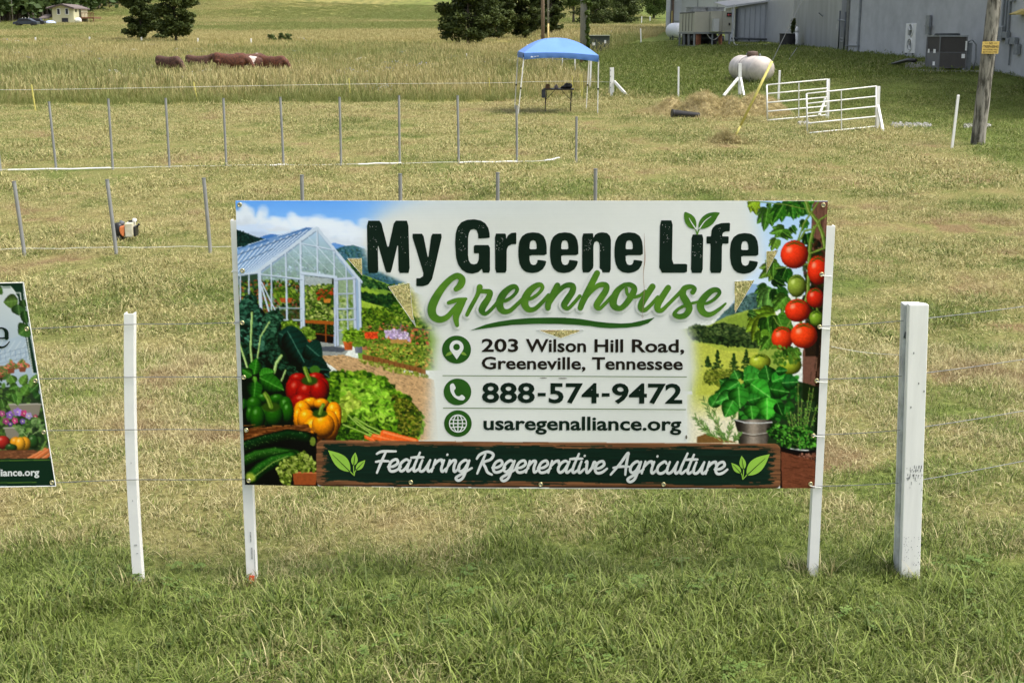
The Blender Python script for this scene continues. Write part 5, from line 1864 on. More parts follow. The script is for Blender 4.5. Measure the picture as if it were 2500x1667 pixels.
    pen(ru, PLM, [(x, y, .7) for x, y in z4(505, 1172, 498, 1186, 506, 1198, 512, 1186, 505, 1172)], .009)
    obj('rust_run', ru, M['rust'], root)
    sm = MB()
    for (x, y, a, b) in ((2265, 950, 8, 18), (1132, 576, 4, 5), (1190, 440, 40, 4), (1020, 437, 34, 3)):
        (cx, cy), = z6(x, y)
        print_shape(sm, PLM, [circle(cx, cy, a / 3.56, 10, b / 3.56)], .0026)
    obj('smudge', sm, mat('dirt_smudge', (.12, .11, .08), var=.5, scale=80), root)['kind'] = 'stuff'
    # grommets and ties
    for (x, y) in ((585, 500), (592, 661), (591, 788), (595, 921), (601, 1050), (607, 1173)):
        grommet(x, y, PLM, root)
    for (x, y) in ((2010, 501), (2006, 670), (2001, 798), (1994, 929), (1986, 1063), (1979, 1181)):
        grommet(x, y, PLM, root)
    for (x, y) in ((1003, 1177), (1320, 1182), (1620, 1182)):
        grommet(x, y, PLM, root)
    return root


banner = main_banner()


def side_banner():
    root = empty('banner', U(0, 1188, YB - .02), 'smaller dark green bordered banner with flowers and peppers, cut by the left photo edge', 'banner')
    corners = [(-400, 699), (57, 690), (136, 1186), (-400, 1195)]
    cv = paint_side()
    print_sheet('printed_sheet', cv, PLS, corners, lambda u: 0 * u, 270, 250, root)
    e = MB()
    for a, b in ((corners[1], corners[2]), (corners[0], corners[1]), (corners[3], corners[2])):
        for k in range(12):
            p = [(a[0] + (b[0] - a[0]) * t, a[1] + (b[1] - a[1]) * t) for t in (k / 12, (k + 1) / 12)]
            e.tube([PLS.L(*p[0], .0005), PLS.L(*p[1], .0005)], .0022, 6)
    obj('hem', e, M['white'], root)
    bk = MB()
    bk.add([PLS.L(*c_, -.018) for c_ in corners], [(0, 1, 2, 3)])
    obj('reverse_side', bk, M['white'], root)
    t = MB()
    zs = Zm(0, 640, 2.7028)
    # the serif letter e: bowl, bar and tail
    pen(t, PLS, [(*zs(x, y)[0], w_ / 2.7) for x, y, w_ in ((44, 500, 26), (40, 455, 24), (5, 434, 10), (-34, 462, 30), (-46, 505, 36), (-30, 548, 28), (8, 562, 14), (40, 550, 10), (62, 524, 6))], .0014)
    pen(t, PLS, [(*zs(x, y)[0], w_ / 2.7) for x, y, w_ in ((-40, 503, 10), (0, 502, 10), (54, 499, 10))], .0014)
    obj('headline_letter', t, M['ink_dark'], root)
    t = MB()
    f = lambda x: 640 + (1409 - (x - 0) * .012) / 2.7028
    print_text(t, PLS, 'usaregenalliance.org', -112, 259 / 2.7028, 640 + 1414 / 2.7028, 640 + 1406 / 2.7028, 46 / 2.7028, .0014, bold=.03)
    obj('web_lettering', t, M['ink_white'], root)
    for x, y in ((176, 441), (233, 782), (288, 1122), (342, 1453)):
        (a, b), = zs(x, y)
        grommet(a, b, PLS, root)
    return root


side = side_banner()
# ================================================================ TREES
def leaf_mat(name, a, b, trans=.15):
    k = NT(name)
    c = k.mix(k.attr('rnd'), a, b)
    k.l(c, k.b.inputs['Base Color'])
    k.b.inputs['Roughness'].default_value = .6
    k.b.inputs['Specular IOR Level'].default_value = .25
    tr = k.n('BsdfTranslucent')
    k.l(c, tr.inputs[0])
    mx = k.n('MixShader')
    mx.inputs[0].default_value = trans
    k.l(k.b.outputs[0], mx.inputs[1])
    k.l(tr.outputs[0], mx.inputs[2])
    out = [n for n in k.t.nodes if n.type == 'OUTPUT_MATERIAL'][0]
    k.l(mx.outputs[0], out.inputs[0])
    return k.m


M['bark'] = mat('bark', (.10, .085, .065), rough=.95, var=.5, scale=9, bump=.6, bscale=14, stretch=(3, 3, .6))
M['cedar'] = leaf_mat('cedar_sprays', (.028, .045, .010), (.095, .125, .030), .1)
M['broad'] = leaf_mat('broad_leaves', (.04, .075, .015), (.12, .175, .04), .2)
M['bush'] = leaf_mat('bush_leaves', (.06, .09, .02), (.13, .17, .05), .2)
M['woodl'] = leaf_mat('wood_leaves', (.030, .060, .016), (.085, .13, .035), .12)
M['ivy'] = leaf_mat('ivy_leaves', (.05, .09, .015), (.11, .16, .03), .2)


def leaf_cloud(r, cent, rad, n, size, flat=.5, aspect=1.5):
    """n leaf quads around each centre; returns verts, faces, rnd"""
    cent = np.asarray(cent, float)
    k = r.integers(len(cent), size=n)
    rad = np.asarray(rad, float)
    off = r.normal(0, 1, (n, 3))
    off /= np.linalg.norm(off, axis=1)[:, None] + 1e-6
    off *= (r.uniform(0, 1, (n, 1)) ** .45)
    p = cent[k] + off * (rad[k] if rad.ndim == 2 else rad[k][:, None])
    a = r.normal(0, 1, (n, 3))
    a[:, 2] *= flat
    a /= np.linalg.norm(a, axis=1)[:, None]
    b = np.cross(a, r.normal(0, 1, (n, 3)))
    b /= np.linalg.norm(b, axis=1)[:, None] + 1e-6
    s = size * r.uniform(.5, 1.4, (n, 1))
    a = a * s * aspect / 2
    b = b * s / 2
    v = np.stack([p - a, p - b * .9, p + a, p + b * .9], 1).reshape(-1, 3)
    f = np.arange(4 * n).reshape(n, 4)
    base = r.uniform(0, 1, len(cent))[k] * .55 + r.uniform(0, 1, n) * .45
    return v, f, np.repeat(base, 4)


def tree(label, x, y, z, h, crown_r, n, size, m, seed, kind='cedar', name='cedar_tree', trunk_r=.18, base_h=1.2, group=None, cat='tree', lean=0.0):
    r = np.random.default_rng(seed)
    root = empty(name, (x, y, z), label, cat, group)
    tr = MB()
    tp = [(x + lean * t * h + .08 * math.sin(t * 5 + seed) * t, y + .06 * math.cos(t * 4), z - .2 + (h * .93 + .2) * t) for t in np.linspace(0, 1, 9)]
    tr.tube(tp, [trunk_r * (1.25 if i == 0 else 1 - .85 * i / 8) for i in range(9)], 9)
    cent, rad = [], []
    nb = 90 if kind == 'cedar' else 46
    for i in range(nb):
        t = (i + r.uniform(0, 1)) / nb
        zz = base_h + (h - base_h) * t
        if kind == 'cedar':
            prof = crown_r * (1 - t) ** .55 * (.62 + .38 * min(1, t * 7)) * r.uniform(.7, 1.12)
            rise = .12 * prof
        elif kind == 'round':
            prof = crown_r * math.sin(math.pi * min(1, .18 + .82 * t)) ** .6 * r.uniform(.65, 1.1)
            rise = .45 * prof * (1 - t) + .1
        a = r.uniform(0, 6.283)
        bx, by = x + lean * (zz / h) * h, y
        e = (bx + math.cos(a) * prof, by + math.sin(a) * prof, z + zz + rise - (.25 if kind == 'cedar' and t < .3 else 0))
        mid = (bx + math.cos(a) * prof * .5, by + math.sin(a) * prof * .5, z + zz + rise * .3)
        rr = max(.012, trunk_r * .28 * (1 - t * .7))
        tr.tube([(bx, by, z + zz), mid, e], [rr, rr * .7, rr * .25], 5, cap=False)
        for q in range(5):
            s_ = .38 + .62 * q / 4 + r.uniform(-.06, .06)
            cr = (.34 if kind == 'cedar' else .5) * crown_r * (.35 + .45 * (1 - s_) + .12) * (1.15 if kind != 'cedar' else 1)
            cent.append((bx + (e[0] - bx) * s_ + r.normal(0, .1), by + (e[1] - by) * s_ + r.normal(0, .1), z + zz + rise * s_ + r.normal(0, .08)))
            rad.append((cr, cr, cr * (.72 if kind == 'cedar' else .62)))
    obj('trunk', tr, M['bark'], root, smooth=True)
    v, f, rn = leaf_cloud(r, cent, np.array(rad), n, size)
    v -= np.array([x, y, z])
    o = bpy.data.objects.new('crown', mesh_np('crown', v, f, m, {'rnd': rn}))
    COL.objects.link(o)
    o.parent = root
    o['kind'] = 'stuff'
    return root


def build_trees():
    mp_ = lambda Y: mpp(Y, 60)
    g = 'cedars on the left of the meadow'
    x, y, z = spot(346, 99)
    s = mp_(y)
    tree('dark cedar, left one of the close pair in the meadow', x, y, z, 13.5, 55 * s, 34000, .20, M['cedar'], 3, base_h=12 * s, trunk_r=3.4 * s, group=g)
    x, y, z = spot(430, 103)
    tree('dark cedar, right one of the close pair in the meadow', x, y, z, 13.0, 56 * s, 34000, .20, M['cedar'], 4, base_h=17 * s, trunk_r=3.0 * s, group=g)
    g = 'cedar clump behind the canopy'
    x, y, z = spot(1143, 112)
    s = mp_(y)
    tree('spreading dark cedar with bare lower trunk, leftmost of the clump behind the canopy', x, y, z, 11.5, 88 * s, 40000, .19, M['cedar'], 5, base_h=17 * s, trunk_r=3.6 * s, group=g)
    for i, (px, py, rr, lab) in enumerate(((1215, 96, 62, 'dark cedar behind the grey utility pole, in the middle of the clump'), (1282, 94, 60, 'thinner dark cedar left of the tall brown pole'), (1345, 92, 38, 'small ragged cedar behind the paired thin poles'))):
        x, y, z = spot(px, py)
        s = mp_(y)
        tree(lab, x, y, z, (12, 10.5, 7.2)[i], rr * s, (30000, 26000, 14000)[i], .19, M['cedar'], 6 + i, base_h=(6, 10, 14)[i] * s, trunk_r=2.8 * s, group=g)
    g = 'trees by the tall grass bank'
    for i, (px, py, rr, nm, kd, mm, lab, hh) in enumerate(((1452, 62, 62, 'cedar_tree', 'cedar', 'cedar', 'broad dark cedar just right of the ivy covered pole', 11),
                                                           (1522, 58, 56, 'cedar_tree', 'cedar', 'cedar', 'dark cedar above the bank of tall grass', 10),
                                                           (1596, 46, 48, 'leafy_tree', 'round', 'broad', 'bright green leafy tree beside the corner of the metal building', 12),
                                                           (1400, 58, 44, 'leafy_tree', 'round', 'broad', 'overhanging leafy tree left of the ivy covered pole', 14))):
        x, y, z = spot(px, py)
        s = mp_(y)
        tree(lab, x, y, z, hh, rr * s, 24000, .22, M[mm], 12 + i, kind=kd, name=nm, base_h=((4, 3, 6, 34)[i]) * s, trunk_r=3 * s, group=g)
    # low bushes
    for i, (px, py, wd, ht, lab) in enumerate(((395, 97, 22, 10, 'low dark shrub between the pair of cedars'), (664, 101, 11, 15, 'leafy weed clump, left one of three in the far meadow'), (686, 101, 9, 19, 'leafy weed clump, middle one of three in the far meadow'), (704, 101, 10, 17, 'leafy weed clump, right one of three in the far meadow'))):
        x, y, z = spot(px, py)
        s = mp_(y)
        r = np.random.default_rng(40 + i)
        ce = [(r.normal(0, wd * s * .35), r.normal(0, .3), ht * s * r.uniform(.2, .9)) for _ in range(14)]
        root = empty('shrub', (x, y, z), lab, 'shrub', 'shrubs in the meadow')
        v, f, rn = leaf_cloud(r, ce, np.full(14, wd * s * .35), 700, .16)
        v[:, 2] = np.abs(v[:, 2])
        o = bpy.data.objects.new('foliage', mesh_np('foliage', v, f, M['cedar'] if i == 0 else M['bush'], {'rnd': rn}))
        COL.objects.link(o)
        o.parent = root
        o['kind'] = 'stuff'
        st = MB()
        for a in range(5):
            st.tube([(x, y, z - .05), (x + r.normal(0, .2), y + r.normal(0, .2), z + ht * s * .7)], [.03, .01], 4)
        obj('stem', st, M['bark'], root)
    # distant wood on the slope behind the house
    r = np.random.default_rng(77)
    ce, ra = [], []
    tr = MB()
    for px in np.arange(-260, 330, 6.5):
        base = np.interp(px, [-260, 0, 120, 220, 262, 330], [62, 56, 46, 30, 16, 4])
        for row in range(4):
            py = base - row * 11 - r.uniform(0, 5)
            if px + row * 8 > 330:
                continue
            x, y, z = spot(px + r.uniform(-3, 3), max(py, -34), y0=150)
            hh, rr = r.uniform(9, 14), r.uniform(3.2, 5.2)
            tr.tube([(x, y, z - .3), (x, y, z + hh * .6)], [.3, .15], 5)
            for q in range(7):
                ce.append((x + r.normal(0, rr * .45), y + r.normal(0, rr * .45), z + r.uniform(.22, 1.0) * hh))
                ra.append(rr * r.uniform(.4, .65))
    v, f, rn = leaf_cloud(r, ce, np.array(ra), 110000, .95)
    o = bpy.data.objects.new('distant_wood', mesh_np('distant_wood', v, f, M['woodl'], {'rnd': rn}))
    COL.objects.link(o)
    tag(o, label='dense green wood on the hillside behind the small house', kind='stuff')
    t = obj('wood_trunks', tr, M['bark'], o)
    t['kind'] = 'stuff'


build_trees()

# ================================================================ FENCE LINE IN THE FOREGROUND
def post_between(name, top, base, wpx, Y, m, depth=.04, label=None, cat='fence post', group=None, curve=0.0, lip=.012, tagred=False):
    """U-section post whose left/right edges follow two photo points; built as face, two flanges and a back rib"""
    a, b = U(*top, Y), U(*base, Y)
    wd = wpx * mpp(Y, (top[1] + base[1]) / 2)
    root = empty(name, (b[0], Y, b[2]), label, cat, group)
    n = 10
    c_ = [Vector(a).lerp(Vector(b), t) + Vector((curve * math.sin(math.pi * t), 0, 0)) for t in np.linspace(0, 1.03, n)]

    def strip(x0, x1, y0, y1):
        s_ = MB()
        for i in range(n):
            p = c_[i]
            s_.v += [(p.x + x0, p.y + y0, p.z), (p.x + x1, p.y + y0, p.z), (p.x + x1, p.y + y1, p.z), (p.x + x0, p.y + y1, p.z)]
        for i in range(n - 1):
            for k in range(4):
                s_.f.append((i * 4 + k, (i + 1) * 4 + k, (i + 1) * 4 + (k + 1) % 4, i * 4 + (k + 1) % 4))
        s_.f += [(0, 1, 2, 3), tuple(reversed([(n - 1) * 4 + k for k in range(4)]))]
        return s_
    obj('face', strip(-wd / 2, wd / 2, 0, .004), m, root, bevel=.0008)
    obj('flange', strip(-wd / 2, -wd / 2 + .005, .0045, depth), m, root)
    obj('flange', strip(wd / 2 - .005, wd / 2, .0045, depth), m, root)
    return root


GF = 'white posts of the wire fence'
p1 = post_between('fence_post', (314.5, 766), (337, 1430), 24, YB, M['white'], label='white vinyl fence post, slightly bowed, between the two banners', group=GF, curve=-.014)
p2 = post_between('fence_post', (575, 538), (615, 1432), 25, YB, M['white'], label='white vinyl post behind the left edge of the large banner, orange tag at its foot', group=GF)
p3 = post_between('fence_post', (2027, 552), (1986, 1397), 24, YB, M['white'], label='white vinyl post behind the right edge of the large banner', group=GF)
# orange tag
t = MB()
a = U(614, 1405, YB - .012)
q = mpp(YB, 1420)
t.box((a[0], a[1], a[2] - 11 * q), (13 * q, .002, 24 * q), Matrix.Rotation(.08, 3, 'Y'))
obj('marker_tag', t, mat('orange_tape', (.85, .10, .03), rough=.5, var=.1), p2)
# faint grey scuffs on the posts
sc_m = mat('grey_scuff', (.42, .43, .42), rough=.8, var=.5, scale=120)
for pr, pts in ((p2, [(612, 1310, 3, 26), (615, 1350, 4, 30), (622, 1370, 1.2, 60)]), (p1, [(320, 1130, 1.5, 4), (324, 1222, 1.6, 4), (331, 1330, 8, 4), (335, 1350, 5, 2)])):
    s_ = MB()
    for (x, y, w_, h_) in pts:
        c_ = U(x, y, YB - .0012)
        s_.box(c_, (w_ * q, .0006, h_ * q))
    o = obj('scuff', s_, sc_m, pr)
    o['kind'] = 'stuff'
# clear zip ties round the posts
for pr, lst in ((p2, [(592, 661, 566), (591, 788, 572), (596, 921, 579), (601, 1050, 588)]), (p3, [(2006, 672, 2029), (2001, 800, 2025), (1994, 931, 2020), (1986, 1063, 2013), (1979, 1186, 2004)])):
    for (gx, gy, ex) in lst:
        tt = MB()
        A_, B_ = U(gx, gy, YB - .042), U(ex, gy + 3, YB - .008)
        tt.tube([A_, ((A_[0] + B_[0]) / 2, YB - .030, (A_[2] + B_[2]) / 2), B_, (B_[0] + (.004 if ex > gx else -.004), YB + .03, B_[2])], .0022, 6)
        obj('zip_tie', tt, M['tie'], banner)

# heavy wooden corner post at the right
wp = empty('wooden_fence_post', U(2222, 1404, YB), 'heavy white painted wooden fence post with black scuffs, right of the large banner', 'fence post')
s = mpp(YB, 1000)


def board(xa, xb, xa2, xb2, yt, yb, Y, d, name, m, jog=0):
    b_ = MB()
    T0, T1, B1, B0 = U(xa, yt, Y), U(xb, yt + jog, Y), U(xb2, yb, Y), U(xa2, yb, Y)
    P = [T0, T1, B1, B0]
    b_.add(P + [(p[0], p[1] + d, p[2]) for p in P], [(0, 3, 2, 1), (4, 5, 6, 7), (0, 1, 5, 4), (1, 2, 6, 5), (2, 3, 7, 6), (3, 0, 4, 7)])
    return obj(name, b_, m, wp, bevel=.003)


board(2220, 2268, 2199.5, 2245.5, 744, 1416, YB - .05, .038, 'front_board', M['white_paint'])
board(2205, 2251, 2185.5, 2231.5, 741, 1406, YB + .035, .038, 'rear_board', M['white_paint'])
board(2207, 2262, 2187.5, 2237.5, 743, 1410, YB - .010, .043, 'core_board', mat('grey_white_paint', (.48, .50, .50), rough=.7, var=.35, scale=9, bump=.2))  # core board in a greyer, mottled white than the outer boards
s_ = MB()
r_ = random.Random(9)
for i in range(60):
    x, y = r_.uniform(2214, 2252), r_.uniform(1138, 1196)
    if y > 1170 and r_.random() < .6:
        continue
    c_ = U(x, y, YB - .0508)
    s_.box(c_, (r_.uniform(.0008, .0035), .0005, r_.uniform(.003, .016)))
for i in range(40):
    c_ = U(r_.uniform(2205, 2245), r_.uniform(1310, 1380), YB - .0508)
    s_.box(c_, (r_.uniform(.001, .003), .0005, r_.uniform(.001, .004)))
for (x, y) in ((2231, 862), (2243, 936), (2224, 994), (2256, 955)):
    s_.box(U(x, y, YB - .0508), (.004, .0005, .008))
o = obj('scuff_mark', s_, mat('black_scuff', (.16, .165, .17), rough=.8, var=.4, scale=50), wp)
o['kind'] = 'stuff'
s_ = MB()
s_.box(U(2211, 818, YB - .012), (.012, .004, .026), Matrix.Rotation(.2, 3, 'Y'))
obj('knot_hole', s_, M['dark_steel'], wp)

# fence wires: one thing per strand
def wire(label, pts, m=None, r_=.0017, name='fence_wire', cat='wire', group=None):
    w_ = MB()
    P = [U(x, y, Y) for x, y, Y in pts]
    w_.tube(catmull(P, 5), r_, 5)
    o = obj(name, w_, m or M['wire'], at=P[0])
    return tag(o, label, cat, group)


YW = YB - .006
YR = YB + .55
for i, (a, b, c_, nm) in enumerate(((803, 792, 787, 'topmost'), (925, 921, 920, 'second from the top'), (1051, 1049, 1051, 'third from the top'), (1178, 1171, 1170, 'lowest'))):
    wire('%s fence wire left of the large banner, running to the smaller banner' % nm, [((70, 92, 112, 132)[i], a, YW), (314, b, YW), (452, b - 1 + (i == 3) * 1, YW), ((590, 595, 600, 606)[i], c_, YW)], group='wires left of the large banner')
for i, (a, b, c_, nm) in enumerate(((797, 783, 749, 'topmost'), (926, 917, 877, 'second from the top'), (1062, 1049, 1001, 'third from the top'), (1187, 1178, 1122, 'lowest'))):
    wire('%s fence wire right of the large banner, running past the wooden post' % nm,
         [((2002, 1996, 1988, 1980)[i], a, YW), (2110, (a + b) / 2 + 1, YW), (2206, b, YW), (2210, b - 1, YB - .004), (2262, b - (8, 9, 10, 11)[i] + 2, YB - .056 + .10), (2400, (b * .45 + c_ * .55) - 3, YR - .2), (2560, c_ - 9, YR + .1)], group='wires right of the large banner')
wire('pale sagging string between banner post and wooden post', [(2030, 846, YB), (2110, 860, YB), (2204, 867, YB)], M['tape'], .0008, 'loose_string', 'string')

# ================================================================ PIPES OF THE HOOP HOUSE
PB = [((-18, 252), (2, 418)), ((119.6, 250), (137.8, 417)), ((264.3, 243), (275.8, 414.5)), ((404.3, 241.5), (414, 411)), ((545.3, 242), (552.6, 409.5)), ((684.3, 239), (692.6, 407.5)),
      ((829, 239), (833, 406)), ((974, 235), (976, 403.5)), ((1117, 235), (1120, 401.5)), ((1261, 260), (1262, 399)), ((1407.5, 287), (1406.5, 398))]
PF = [((34.4, 445.5), (61, 625)), ((261.5, 441), (285, 621.5)), ((497.5, 437.5), (514.4, 618)), ((736.6, 430), (742, 614.5)), ((977, 427), (979, 611.5)), ((1215, 424), (1215, 608)), ((1454, 415), (1452, 604))]
ORD = ['first', 'second', 'third', 'fourth', 'fifth', 'sixth', 'seventh', 'eighth', 'ninth', 'tenth', 'eleventh']


def pipe(top, base, rad, label, group):
    x, y, z = spot(*base)
    T = U(*top, y)
    root = empty('ground_pipe', (x, y, z), label, 'metal pipe', group)
    b_ = MB()
    b_.tube([(x, y, z - .05), (x + (T[0] - x) * .5, y, z + (T[2] - z) * .5), T], rad, 12)
    obj('pipe', b_, M['galv'], root, smooth=False)
    c_ = MB()
    d = (Vector(T) - Vector((x, y, z))).normalized()
    c_.tube([Vector(T) + d * .0005, Vector(T) + d * .012], rad * 1.12, 12)
    obj('pipe_cap', c_, M['wire'], root)
    return root


for i, (a, b) in enumerate(PB):
    lab = 'upright grey metal pipe, %s from the left in the back row' % ORD[i]
    if i == 0:
        lab = 'upright grey metal pipe cut by the left photo edge, back row'
    pipe(a, b, .021, lab, 'grey pipes in the back row')
for i, (a, b) in enumerate(PF):
    pipe(a, b, .0205, 'upright grey metal pipe, %s from the left in the front row' % ORD[i] + (', beside the blower' if i == 1 else ''), 'grey pipes in the front row')


def ground_line(label, pts, rad, m, name, cat, lift=.03):
    w_ = MB()
    P = []
    for (px, py) in pts:
        x, y, z = spot(px, py)
        P.append((x, y, z + lift))
    # follow the ground between the points
    Q = []
    for a, b in zip(P[:-1], P[1:]):
        for t in np.linspace(0, 1, 6)[:-1]:
            x, y = a[0] + (b[0] - a[0]) * t, a[1] + (b[1] - a[1]) * t
            Q.append((x, y, float(G(x, y)) + lift + .006 * math.sin(t * 9 + x)))
    Q.append(P[-1])
    w_.tube(Q, rad, 6)
    return tag(obj(name, w_, m, at=P[0]), label, cat)


ground_line('thin white string stretched along the back row of grey pipes', [(-60, 421), (140, 417.5), (415, 412.5), (690, 408), (980, 404), (1262, 400), (1355, 396)], .0045, M['tape'], 'marker_string', 'string', .035)
for i, (a, b, ya, yb, nm) in enumerate(((20, 270, 420, 415.5, 'leftmost of the white strips'), (655, 700, 409.5, 408, 'shortest white strip'), (875, 980, 406.5, 404, 'middle white strip'), (1122, 1262, 402.5, 400, 'long white strip right of centre'), (1330, 1366, 398, 391, 'rightmost white strip, tilted'))):
    ground_line('%s lying along the back row of pipes' % nm, [(a, ya), (b, yb)], .014, M['white'], 'white_strip', 'plastic strip', .04)
ground_line('faint string along the front row of grey pipes', [(-60, 624), (61, 621), (285, 618), (570, 616)], .0025, M['tape'], 'marker_string', 'string', .06)


# ================================================================ YELLOW POSTS AND STRING AT THE MEADOW EDGE
def stake(name, top, base, wpx, m, label, cat, group, cap=True):
    x, y, z = spot(*base)
    x, y = x * (y - 1.2) / y, y - 1.2
    z = float(G(x, y))
    T = U(*top, y)
    s_ = mpp(y, 200)
    b_ = MB()
    d = (Vector(T) - Vector((x, y, z - .1)))
    b_.beam((x, y, z - .1), T, wpx * s_, wpx * s_ * .7)
    b_.beam(Vector(T) , Vector(T) + d.normalized() * .02, wpx * s_ * .6, wpx * s_ * .4)
    return tag(obj(name, b_, m, at=(x, y, z)), label, cat, group)


YP = [((76.8, 208), (87, 264), 'leaning yellow post near the left photo edge'), ((472.6, 201.5), (485, 248), 'leaning yellow post below the cows'), ((852, 192), (857, 240), 'yellow post right of the grazing cows'),
      ((1193.7, 191), (1199, 238), 'yellow post just left of the blue canopy'), ((1396.7, 186), (1401, 234), 'single yellow post seen between the canopy legs'), ((1415.8, 182), (1421, 238), 'left one of two crossed yellow posts under the canopy'), ((1420.5, 182), (1423.5, 238), 'right one of two crossed yellow posts under the canopy')]
for a, b, lab in YP:
    stake('yellow_post', a, b, 3.6 if a[0] < 1100 else 2.6, M['yellow'], lab, 'fence post', 'yellow step-in posts along the meadow')
w_ = MB()
PP = []
for px, py in ((-60, 218), (80, 219.5), (476, 212.5), (854, 206), (1195, 203), (1300, 200), (1398, 199), (1490, 201)):
    x, y, z = spot(np.interp(px, [80, 1490], [82, 1490]), np.interp(px, [0, 1270, 1490], [262, 240, 236]))
    PP.append(U(px, py, y))
w_.tube(catmull(PP, 4), .0045, 5)
tag(obj('electric_fence_string', w_, M['tape'], at=PP[0]), 'pale electric fence string strung between the yellow posts', 'string')


# ================================================================ WHITE POSTS BEYOND
def white_post(top, base, wpx, label, group='white posts of the far fences', name='white_post'):
    x, y, z = spot(*base)
    T = U(*top, y)
    s_ = mpp(y, 150)
    root = empty(name, (x, y, z), label, 'fence post', group)
    b_ = MB()
    b_.beam((x, y, z - .1), T, wpx * s_, wpx * s_)
    obj('shaft', b_, M['white'], root)
    c_ = MB()
    c_.box((T[0], T[1], T[2] + .008), (wpx * s_ * 1.12, wpx * s_ * 1.12, .015), taper=.6)
    obj('post_cap', c_, M['white'], root)
    return root


WP = [((1330, 138), (1330, 150), 2.2, 'short white post farthest back under the canopy'), ((1335, 136), (1335, 163), 2.2, 'thin white post, second farthest back under the canopy'), ((1348.8, 132), (1348.8, 162), 2.6, 'thin white post, third farthest back under the canopy'),
      ((1373, 124), (1373, 179), 2.8, 'white post seen in the middle of the canopy opening'), ((1404, 128), (1403.5, 194), 3.2, 'white post right of the middle of the canopy opening'), ((1443, 149), (1440, 218), 4.2, 'leaning white post by the right canopy leg'),
      ((1431, 108), (1431, 156), 3.2, 'white post beside the ivy covered pole'), ((1656.8, 165), (1656.2, 236), 4, 'lone white post in the lawn left of the hay pile'), ((1903.5, 174), (1899.5, 260), 4.6, 'white post behind the left gate'),
      ((2339.5, 234), (2323.5, 362), 5.5, 'leaning white post left of the big utility pole'), ((1564, 71), (1565.5, 108), 2.6, 'white post at the edge of the tall grass bank'), ((1567, 41), (1566, 58), 2.2, 'far white post above the tall grass bank'), ((1587, 41), (1587, 54), 2.0, 'faint far post nearest the metal building'),
      ((86.5, 92), (87, 101), 3, 'short white stake, first from the left in the far meadow row'), ((218.5, 91), (219, 100), 3, 'short white stake, second from the left in the far meadow row'), ((345, 92), (346, 101), 3, 'short white stake at the foot of the left cedar'),
      ((483, 94), (483, 105), 3, 'short white stake just right of the cedar pair'), ((613, 95), (613, 107), 3, 'short white stake, rightmost in the far meadow row'), ((251, 150), (251.5, 163), 3, 'short white stake left of the cows'),
      ((1139, 132), (1140, 153), 3, 'short white stake in the meadow left of the canopy'), ((1288, 110), (1288, 135), 4, 'white stake top showing above the canopy roof')]
for a, b, wpx, lab in WP:
    white_post(a, b, wpx, lab)


def brace(a, b, wpx, parent, name='brace'):
    s_ = mpp(a[2], 200)
    m_ = MB()
    m_.beam(U(*a), U(*b), wpx * s_, wpx * s_)
    return obj(name, m_, M['white_paint'], parent)


x, y, z = spot(1494, 236)
r1 = empty('corner_post', (x, y, z), 'white corner post with one diagonal brace, right of the canopy', 'fence post', 'braced white corner posts')
brace((1494, 165.5, y), (1494, 238, y), 9.5, r1, 'shaft')
brace((1499, 199, y - .1), (1538, 241, y - .4), 5.5, r1)
brace((1490, 203, y + .1), (1486, 233, y + .8), 3, r1)
i_ = MB()
for py in (172, 187, 202, 214):
    c_ = U(1490.5, py, y - .075)
    i_.box(c_, (.03, .03, .03))
obj('insulator', i_, M['steel'], r1)['kind'] = 'stuff'
x, y, z = spot(1806, 232)
r2 = empty('corner_post', (x, y, z), 'white corner post with two diagonal braces, in front of the gas tank', 'fence post', 'braced white corner posts')
brace((1806.5, 155, y), (1806, 233, y), 7.5, r2, 'shaft')
brace((1803, 190, y), (1767, 234, y - .5), 5, r2)
brace((1808, 189, y), (1816.5, 234, y - .5), 4.5, r2)
brace((1811, 200, y + .1), (1817.5, 230, y - .1), 2, r2)
x, y, z = spot(1945, 117)
vp = empty('vent_pipe', (x, y, z), 'thick white standpipe with a rounded cap in front of the metal building', 'pipe')
s_ = mpp(y, 90)
b_ = MB()
T = U(1945.5, 78, y)
b_.tube([(x, y, z - .1), (x, y, z + (T[2] - z) * .5), T], [4 * s_, 3.7 * s_, 4.2 * s_], 14)
obj('shaft', b_, M['white'], vp, smooth=True)
b_ = MB()
b_.lathe(T, [(4.6 * s_, -.02), (4.6 * s_, .10), (3.6 * s_, .2), (1.4 * s_, .26)], 14)
obj('cap', b_, M['white'], vp, smooth=True)
b_ = MB()
for f in (.25, .55, .8):
    b_.tube([(x, y, z + (T[2] - z) * f), (x, y, z + (T[2] - z) * f + .03)], 4.25 * s_, 14)
obj('joint_ring', b_, M['white'], vp)['kind'] = 'stuff'


